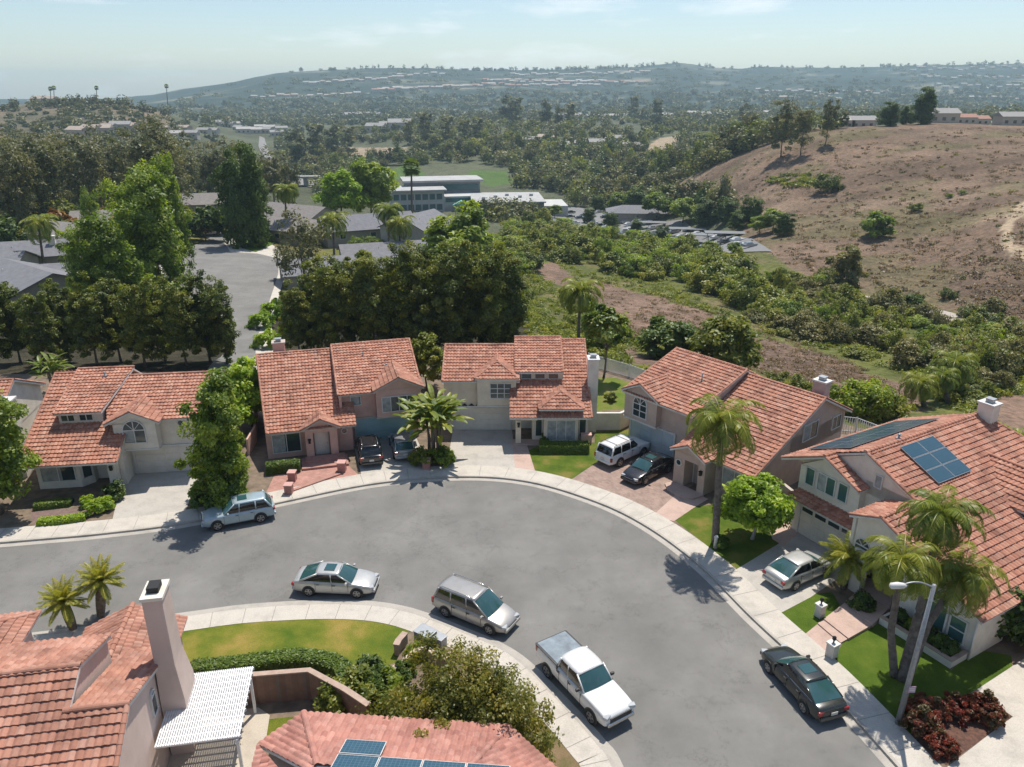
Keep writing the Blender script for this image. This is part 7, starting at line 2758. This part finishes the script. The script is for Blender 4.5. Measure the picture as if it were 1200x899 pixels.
# planter box under the arched window of E
rt = empty('planter_box', (23.78, 31.86, 0), R(-60)); tag(rt, 'long white planter box full of plants under the arched window', 'planter')
m_ = MB()
m_.box(-4.6, -.6, -1.15, -1.0, 0, .55); m_.box(-.6, -.45, -1.15, .3, 0, .55); m_.box(-4.6, -4.45, -1.0, .3, 0, .55); m_.build('planter_wall', S_WHITE, rt)
m_ = MB(); m_.box(-4.65, -.4, -1.2, -.95, .55, .6); m_.box(-.65, -.4, -.95, .3, .55, .6); m_.build('planter_cap', CAPM, rt)
m_ = MB(); m_.box(-4.45, -.6, -1.0, .3, 0, .4); m_.build('soil', MULCH, rt)
for k, xx in enumerate((-3.9, -3.1, -2.3, -1.6, -1.0)):
    v_ = Matrix.Rotation(R(-60), 4, 'Z') @ Vector((xx, -.4, 0))
    put(sh[(2, 1, 2, 0, 2)[k]], 'planter_shrub', (23.78 + v_.x, 31.86 + v_.y, .4), .42, k, 'leafy shrub growing in the planter box under the arched window', 'shrub', 'shrubs in the long planter box')

# --- street lamp
b = at(1052, 849, .1)
lt = atd(1086, 687, b[1])
rt = empty('street_lamp', (b[0], b[1], .1)); tag(rt, 'tall concrete street lamp with curved arm at the edge of the green lawn', 'street lamp')
tv = Vector((0.25, .1, lt[2] - .1))
m_ = MB(); m_.tube([(0, 0, 0), tuple(tv)], [.14, .085], 12); m_.build('pole', GALV, rt)
m_ = MB(); m_.box(-.3, .3, -.25, .25, -.02, .06); m_.build('base', CONC, rt)
arm = MB()
hx = atd(1055, 690, b[1])
hv = Vector(hx) - Vector((b[0], b[1], .1))
pts = []
for i in range(9):
    t = i / 8
    p = tv.lerp(hv, t) + Vector((0, 0, -.15 + .42 * math.sin(math.pi * min(1, t * .75 + .0)) ))
    pts.append(p)
arm.tube(pts, .035, 8); arm.build('arm', METAL, rt)
hd = MB(); hd.smooth = True
c0 = pts[-1]
hd.tube([c0 + Vector((.25, 0, .02)), c0 + Vector((.1, 0, .02)), c0 + Vector((-.15, 0, .02)), c0 + Vector((-.42, 0, 0)), c0 + Vector((-.5, 0, 0))], [.05, .12, .16, .14, .04], 10)
hd.build('lamp_head', TRIM, rt)
sg = MB(); q = tv * .26; sg.box(q.x - .02, q.x + .3, q.y - .16, q.y - .14, q.z, q.z + .35)
so = sg.build('notice_sign', mat_simple('sign_pink', (0.50, 0.30, 0.40), (0.36, 0.30, 0.42), 18, .6), rt)
sg = MB(); sg.box(q.x + .02, q.x + .26, q.y - .147, q.y - .143 - .02, q.z + .2, q.z + .24); sg.box(q.x + .02, q.x + .26, q.y - .165, q.y - .161, q.z + .1, q.z + .14); sg.build('sign_print', S_WHITE, so)
# fire hydrant near the leafy tree
b = at(245, 596, .1)
rt = empty('fire_hydrant', (b[0], b[1] - .3, .1)); tag(rt, 'small yellow fire hydrant beside the parked pale blue SUV', 'fire hydrant')
YL = mat_simple('hydrant_yellow', (0.55, 0.36, 0.06), None, 6, .6)
m_ = MB(); m_.tube([(0, 0, 0), (0, 0, .55), (0, 0, .68), (0, 0, .74)], [.11, .11, .13, .04], 10); m_.build('barrel', YL, rt)
m_ = MB(); m_.tube([(-.2, 0, .42), (.2, 0, .42)], .06, 8); m_.tube([(0, -.2, .42), (0, .05, .42)], .07, 8); m_.build('nozzles', YL, rt)

b = at(838, 642, .1)
rt = empty('utility_post', (b[0], b[1], .1)); tag(rt, 'small white post at the foot of the tall palm on the lawn', 'post')
m_ = MB(); m_.tube([(0, 0, 0), (0, 0, .7), (0, 0, .8), (0, 0, .95)], [.13, .10, .15, .05], 10); m_.build('post_body', TRIM, rt)

# --- grey roofed houses of the lower street
GROOF = mat_simple('grey_shingle', (0.20, 0.20, 0.215), (0.155, 0.155, 0.17), 1.2, .9, .3, 6)
GROOF2 = mat_simple('brown_grey_shingle', (0.235, 0.215, 0.20), (0.18, 0.165, 0.155), 1.2, .9, .3, 6)
GW = mat_simple('grey_stucco', (0.34, 0.30, 0.26), (0.28, 0.25, 0.22), 1, .9)


def grey_house(cx, cy, z, w, d, h, yaw, rise, lb, roof=None, wall=None, chim=False, group=None, hipped=False):
    rt = empty('grey_roofed_house', (cx, cy, z), R(yaw)); tag(rt, lb, 'house', group)
    m_ = MB(); m_.box(-w / 2, w / 2, -d / 2, d / 2, -2, h)
    if not hipped:
        for sx in (-w / 2, w / 2 - .2):
            m_.prism([(sx, -d / 2, h), (sx, d / 2, h), (sx, 0, h + rise)], (.2, 0, 0))
    m_.build('wall', wall or GW, rt)
    r_ = MB()
    o = .5
    k = rise * (d / 2 + o) / (d / 2)
    zl = h + rise - k + .02
    if hipped:
        e = d / 2
        for q in ([(-w / 2 - o, -d / 2 - o, zl), (w / 2 + o, -d / 2 - o, zl), (w / 2 - e, 0, h + rise), (-w / 2 + e, 0, h + rise)], [(w / 2 + o, d / 2 + o, zl), (-w / 2 - o, d / 2 + o, zl), (-w / 2 + e, 0, h + rise), (w / 2 - e, 0, h + rise)],
                  [(w / 2 + o, -d / 2 - o, zl), (w / 2 + o, d / 2 + o, zl), (w / 2 - e, 0, h + rise)], [(-w / 2 - o, d / 2 + o, zl), (-w / 2 - o, -d / 2 - o, zl), (-w / 2 + e, 0, h + rise)]):
            r_.prism(q, (0, 0, .15))
    else:
        r_.prism([(-w / 2 - o, -d / 2 - o, zl), (w / 2 + o, -d / 2 - o, zl), (w / 2 + o, 0, h + rise + .02), (-w / 2 - o, 0, h + rise + .02)], (0, 0, .15))
        r_.prism([(w / 2 + o, d / 2 + o, zl), (-w / 2 - o, d / 2 + o, zl), (-w / 2 - o, 0, h + rise + .02), (w / 2 + o, 0, h + rise + .02)], (0, 0, .15))
    ro = r_.build('roof', roof or GROOF, rt)
    if chim:
        m_ = MB(); m_.box(w * .2, w * .2 + 1, -d * .2, -d * .2 + .8, 0, h + rise + .9); m_.box(w * .2 - .1, w * .2 + 1.1, -d * .2 - .1, -d * .2 + .9, h + rise + .9, h + rise + 1.05); m_.build('chimney', S_WHITE, rt)
    for k in range(3):
        xx = -w / 2 + w * (k + .5) / 3
        f_ = MB(); f_.box(xx - .7, xx + .7, -d / 2 - .05, -d / 2 + .02, h - 1.9, h - .7); fo = f_.build('window', TRIM, rt)
        f_ = MB(); f_.box(xx - .62, xx + .62, -d / 2 - .07, -d / 2 - .052, h - 1.82, h - .78); f_.build('pane', GLASS, fo)
    m_ = MB(); m_.tube([(w * -.2, -d * .2, h), (w * -.2, -d * .2, h + rise * .6 + .5)], .08, 6); m_.build('vent_pipe', METAL, rt)


def gh(px, py, Y, **k):
    x, y, _ = atd(px, py, Y)
    grey_house(x, Y, tz(x, Y), **k)


gh(35, 325, 118, w=17, d=12, h=3.3, yaw=-38, rise=2.2, lb='grey roofed house nearest at the left, its broad roof facing the camera')
gh(95, 312, 126, w=12, d=9, h=3.2, yaw=20, rise=1.3, lb='low flat grey roof beside the bright green tree')
gh(40, 292, 142, w=15, d=10, h=3.6, yaw=20, rise=2.0, lb='grey house with a pale chimney between the low roofs at the left', chim=True)
gh(95, 272, 160, w=20, d=10, h=4.5, yaw=-25, rise=1.8, lb='brown grey gabled house in front of the eucalyptus wood', roof=GROOF2)
gh(-40, 300, 130, w=18, d=11, h=3.5, yaw=10, rise=2, lb='grey roofed house cut by the left edge')
gh(130, 262, 190, w=16, d=10, h=4, yaw=15, rise=2, lb='grey house half hidden behind the bright green trees', roof=GROOF2)
gh(350, 258, 215, w=20, d=12, h=4, yaw=-30, rise=2.4, lb='grey brown house behind the pair of dark trees', roof=GROOF2)
gh(345, 278, 190, w=18, d=12, h=3.4, yaw=-25, rise=2.0, lb='low grey brown roof right of the pair of dark trees', roof=GROOF2)
gh(252, 240, 235, w=18, d=12, h=5, yaw=15, rise=2.4, lb='grey roofed house behind the far white pickup', roof=GROOF2)
gh(430, 272, 190, w=22, d=12, h=4.5, yaw=25, rise=2.6, lb='large grey roof left of the gabled grey house')
gh(490, 268, 180, w=13, d=12, h=6.0, yaw=62, rise=2.6, lb='pale gabled grey house with a small window facing the street', wall=mat_simple('pale_grey_wall', (0.40, 0.39, 0.38), None, 1, .9))
gh(470, 300, 158, w=24, d=11, h=3.0, yaw=18, rise=1.9, lb='long low grey roof in front of the pale gabled house')
gh(395, 300, 140, w=20, d=10, h=2.8, yaw=22, rise=1.8, lb='long low grey roof partly behind the dark tree row')
gh(520, 298, 160, w=12, d=9, h=3.2, yaw=20, rise=1.8, lb='small grey roof at the right end of the grey roofed group')

# --- office, flat building, bridge
def block(rt, name, x0, x1, y0, y1, z0, z1, mat):
    m_ = MB(); m_.box(x0, x1, y0, y1, z0, z1)
    return m_.build(name, mat, rt)


OFF = mat_simple('office_white', (0.50, 0.50, 0.48), None, .3, .7)
FLAT = mat_simple('flat_roof_white', (0.42, 0.42, 0.41), (0.34, 0.34, 0.33), .2, .8)
x, y, z = hit(505, 248)
z = tz(x, y)
k = y / 450
rt = empty('office_building', (x, y, z), R(12)); tag(rt, 'two storey white and glass office building with flat roofs', 'office building')
block(rt, 'wall', -22 * k, 8 * k, 0, 22 * k, -3, 11.5 * k, OFF); block(rt, 'roof', -23.5 * k, 9.5 * k, -1.5 * k, 23 * k, 11.5 * k, 12.4 * k, FLAT)
block(rt, 'rear_wing', -12 * k, 32 * k, 18 * k, 40 * k, -3, 14.5 * k, mat_simple('office_grey', (0.22, 0.23, 0.24), None, .3, .6)); block(rt, 'roof', -14 * k, 34 * k, 16.5 * k, 42 * k, 14.5 * k, 15.6 * k, FLAT)
block(rt, 'front_wing', 8 * k, 27 * k, 2 * k, 18 * k, -3, 8 * k, OFF)
gb = mat_simple('glass_band_teal', (0.05, 0.12, 0.13), None, 1, .15)
for j, (z0, z1) in enumerate(((6.8, 10), (1.0, 4.2))):
    for q in range(7):
        a = (-21 + q * 4.1) * k
        block(rt, 'window', a, a + 3.2 * k, -.15, -.05, z0 * k, z1 * k, gb)
block(rt, 'window', 9 * k, 26 * k, 1.7 * k, 1.9 * k, 4.8 * k, 7 * k, gb); block(rt, 'window', 8.2 * k, 31 * k, 17.6 * k, 17.8 * k, 9.5 * k, 13 * k, gb)
x, y, z = hit(608, 254)
k = y / 430
rt = empty('flat_roofed_hall', (x, y, z), R(4)); tag(rt, 'long low hall with a pale flat roof beside the parking lot', 'building')
block(rt, 'wall', -25 * k, 14 * k, 0, 40 * k, -3, 7.5 * k, mat_simple('hall_wall', (0.24, 0.23, 0.22), None, .4, .8)); block(rt, 'roof', -26 * k, 15 * k, -1, 41 * k, 7.5 * k, 8.2 * k, FLAT)
block(rt, 'lower_wing', 14 * k, 28 * k, 4, 32 * k, -3, 5 * k, OFF)
for q in range(5):
    block(rt, 'rooftop_unit', (-20 + q * 7) * k, (-18 + q * 7) * k, (10 + (q * 7) % 15) * k, (12.5 + (q * 7) % 15) * k, 8.2 * k, 9.4 * k, METAL)
for j, (px, py, w, lb) in enumerate([(520, 246, 5, 'teal awning left of the low hall'), (540, 248, 4, 'small teal awning beside the larger one')]):
    x, y, z = hit(px, py); rt = empty('awning_tent', (x, y, z)); tag(rt, lb, 'awning')
    m_ = MB(); m_.prism([(-w, 0, 3), (w, 0, 3), (0, 0, 5)], (0, 5, 0)); m_.build('canopy', mat_simple('awning_teal', (0.20, 0.48, 0.47), None, 1, .7), rt)
    m_ = MB(); m_.box(-w, -w + .2, 0, .2, 0, 3); m_.box(w - .2, w, 0, .2, 0, 3); m_.build('posts', METAL, rt)
x, y, z = hit(345, 219)
rt = empty('road_bridge', (x, y, z), R(4)); tag(rt, 'low concrete road bridge with arched openings at the left middle distance', 'bridge')
block(rt, 'deck', -22, 22, 0, 7, 5.2, 6.4, mat_simple('bridge_concrete', (0.34, 0.33, 0.31), None, .3, .8))
for xx in (-20, -7, 7, 20):
    block(rt, 'pier', xx - 1.2, xx + 1.2, 1, 6, -2, 5.2, mat_simple('bridge_concrete', (0.3, 0.3, 0.3)))

# --- parked cars on the far lot: simple far copies with body and cabin
cm = MB(); cm.box(-2.2, 2.2, -.9, .9, .3, .95); cm.add([(-1.5, -.8, .95), (1.1, -.8, .95), (1.1, .8, .95), (-1.5, .8, .95), (-1.1, -.65, 1.45), (.5, -.65, 1.45), (.5, .65, 1.45), (-1.1, .65, 1.45)], [(4, 5, 6, 7), (0, 1, 5, 4), (1, 2, 6, 5), (2, 3, 7, 6), (3, 0, 4, 7)])
cmesh = []
for pm in (P_WHITE, P_SILVER, P_GREY, P_BLACK):
    me = bpy.data.meshes.new('distant_car'); me.from_pydata(cm.v, [], cm.f); me.materials.append(pm); cmesh.append(me)
lot = scatter_pix([(650, 246), (700, 250), (800, 268), (880, 284), (895, 292), (820, 294), (740, 280), (660, 262)], 60, sr, 150, 600, False)
for i, p in enumerate(lot):
    o = link(bpy.data.objects.new('distant_car', cmesh[i % 4])); o.location = (p[0], p[1], p[2] + .35); o.rotation_euler = (0, 0, R(20 + (i % 2) * 4)); tag(o, 'distant car parked on the lot among the trees', 'car', 'distant cars parked on the valley lot')
cp = MB(); cp.box(-7, 7, -2.5, 2.5, 2.6, 2.8)
for xx in (-6, 0, 6):
    cp.box(xx - .1, xx + .1, -.1, .1, 0, 2.6)
cpm = bpy.data.meshes.new('carport'); cpm.from_pydata(cp.v, [], cp.f); cpm.materials.append(mat_simple('carport_roof', (0.17, 0.18, 0.185), None, 1, .6))
for i, (px, py) in enumerate([(805, 276), (830, 284), (760, 268), (850, 282)]):
    x, y, z = hit(px, py); o = link(bpy.data.objects.new('carport', cpm)); o.location = (x, y, z); o.rotation_euler = (0, 0, R(-8)); tag(o, 'grey carport roof on the valley parking lot', 'carport', 'carports on the valley lot')
x, y, z = hit(745, 258); grey_house(x, y, z, 26, 14, 4, -5, 2.5, 'low grey roofed building at the edge of the valley lot', hipped=True)

# --- far houses
def far_house_mesh(wc, rc, nm='distant_house'):
    m_ = MB(); m_.box(-8, 8, -5, 5, -3, 5); m_.mi = 1
    m_.prism([(-8.6, -5.6, 5), (-8.6, 5.6, 5), (-8.6, 0, 7.6)], (17.2, 0, 0)); m_.mi = 2
    for q in range(3):
        m_.box(-6.5 + q * 5, -4.5 + q * 5, -5.06, -5.0, 1.2, 3)
    me = bpy.data.meshes.new(nm); me.from_pydata(m_.v, [], m_.f); me.polygons.foreach_set('material_index', m_.m)
    for mm in (wc, rc, GLASS):
        me.materials.append(mm)
    return me


w_a = mat_simple('far_wall_pale', (0.50, 0.45, 0.38)); w_b = mat_simple('far_wall_tan', (0.50, 0.42, 0.35))
r_a = mat_simple('far_roof_red', (0.36, 0.19, 0.14)); r_b = mat_simple('far_roof_grey', (0.30, 0.29, 0.28)); r_c = mat_simple('far_roof_tan', (0.42, 0.34, 0.28)); r_d = mat_simple('far_roof_pale', (0.42, 0.40, 0.37))
FH = [far_house_mesh(w_a, r_a), far_house_mesh(w_a, r_b), far_house_mesh(w_b, r_c), far_house_mesh(w_a, r_d)]


def house_row(pix0, pix1, n, s, lb, grp, kinds=(0, 1, 2), jit=1.2, yj=25):
    for i in range(n):
        t = (i + rnd.uniform(-.2, .2)) / max(1, n - 1)
        px, py = pix0[0] + (pix1[0] - pix0[0]) * t, pix0[1] + (pix1[1] - pix0[1]) * t + rnd.uniform(-jit, jit)
        x, y, z = hit(px, py)
        o = link(bpy.data.objects.new('distant_house', FH[rnd.choice(kinds)])); o.location = (x, y, z); sc_ = s * rnd.uniform(.8, 1.2); o.scale = (sc_, sc_, sc_); o.rotation_euler = (0, 0, R(rnd.uniform(-25, 25)))
        tag(o, lb, 'house', grp)


L1, G1 = 'pale house with tiled roof in the rows on the far ridge', 'houses on the far ridge'
house_row((440, 107), (575, 101), 24, 1.3, L1, G1, (2, 0, 3)); house_row((360, 99), (470, 92), 18, 1.2, L1, G1, (2, 3)); house_row((570, 96), (755, 98), 40, 1.3, L1, G1, (2, 0, 3)); house_row((600, 89), (760, 86), 26, 1.2, L1, G1, (2, 3)); house_row((580, 101), (700, 101), 18, 1.2, L1, G1, (2, 3, 0))
house_row((300, 115), (420, 112), 14, 1.1, L1, G1, (2, 3)); house_row((470, 90), (520, 88), 6, 1.2, L1, G1, (2, 3))
L2, G2 = 'small house among trees on the far right slope', 'houses on the far right slope'
for a_, b__, n in (((1070, 82), (1200, 80), 22), ((1080, 92), (1200, 90), 14), ((1100, 102), (1200, 104), 12), ((890, 108), (1060, 112), 22), ((1100, 116), (1200, 116), 12), ((900, 114), (980, 116), 10)):
    house_row(a_, b__, n, 1.1, L2, G2, (1, 2, 3, 1), 2.5)
L3, G3 = 'pale roofed house among the trees of the middle distance', 'houses among the middle distance trees'
house_row((660, 140), (900, 134), 17, 1.0, L3, G3, (3, 1, 3), 2); house_row((385, 140), (440, 138), 5, 1.3, L3, G3, (1, 3)); house_row((440, 154), (470, 152), 3, 1.5, L3, G3, (3, 1)); house_row((620, 165), (740, 175), 7, .9, L3, G3, (1, 3, 2), 6)
house_row((95, 156), (250, 160), 14, .9, 'pale house below the hill on the left', 'houses below the left hill', (3, 1, 2), 5); house_row((262, 150), (330, 158), 12, 1.0, 'pale commercial building by the distant road', 'buildings by the distant road', (3, 1), 4)
house_row((35, 121), (110, 118), 7, 1.1, 'house on the crest of the left hill', 'houses on the left hill crest', (2, 1), 1)
for px, w, kk, lb in [(1102, .85, 1, 'brown roofed house on the crest of the dry hill, leftmost of the crest houses'), (1130, .6, 0, 'red roofed house on the hill crest, left one of two'), (1146, .55, 0, 'red roofed house on the hill crest, right one of two'), (1185, .8, 1, 'pale blue grey house at the right end of the hill crest'), (985, .8, 3, 'pale house behind the crest left of the dark trees'), (1010, .8, 1, 'grey house behind the crest beside the dark trees')]:
    x, y, _ = atd(px, 140, 430 if px < 1020 else 385)
    Y = y
    o = link(bpy.data.objects.new('crest_house', FH[kk])); o.location = (x, Y, tz(x, Y) + .0); o.scale = (w,) * 3; tag(o, lb, 'house')
# skyline trees along the far ridge
sky_t = []
for i in range(170):
    px = rnd.uniform(340, 1200)
    if rnd.random() < .25:
        px = rnd.uniform(560, 760)
    a = np.interp(px, RIDGE_PX, RIDGE_PY)
    x, y, z = hit(px, a + 1.2)
    sky_t.append((x, y, z))
leaf_mass('ridge_trees', sky_t, nrg.uniform(5, 12, 170), nrg.uniform(8, 20, 170), 22, 5, 'leaf_far', seed=12)

left_t = []
for i in range(46):
    px = rnd.uniform(-10, 200)
    x, y, z = hit(px, np.interp(px, [0, 60, 120, 170, 200], [127, 123, 121, 128, 137]) + rnd.uniform(0, 4))
    left_t.append((x, min(y, 960), z))
leaf_mass('left_crest_trees', left_t, nrg.uniform(3, 7, 46), nrg.uniform(5, 13, 46), 90, 1.5, 'leaf_far', seed=13)

# --- air
hz = MB(); hz.box(-8300, 8300, -60, 7300, -95, 165)
m = bpy.data.materials.new('haze'); m.use_nodes = True
nt = m.node_tree; nt.nodes.clear()
ho = nt.nodes.new('ShaderNodeOutputMaterial'); pv = nt.nodes.new('ShaderNodeVolumePrincipled')
pv.inputs['Color'].default_value = (0.66, 0.89, 1.0, 1); pv.inputs['Density'].default_value = 0.00015; pv.inputs['Anisotropy'].default_value = 0.2
nt.links.new(pv.outputs[0], ho.inputs['Volume'])
ho_ = hz.build('haze', m); ho_['kind'] = 'stuff'
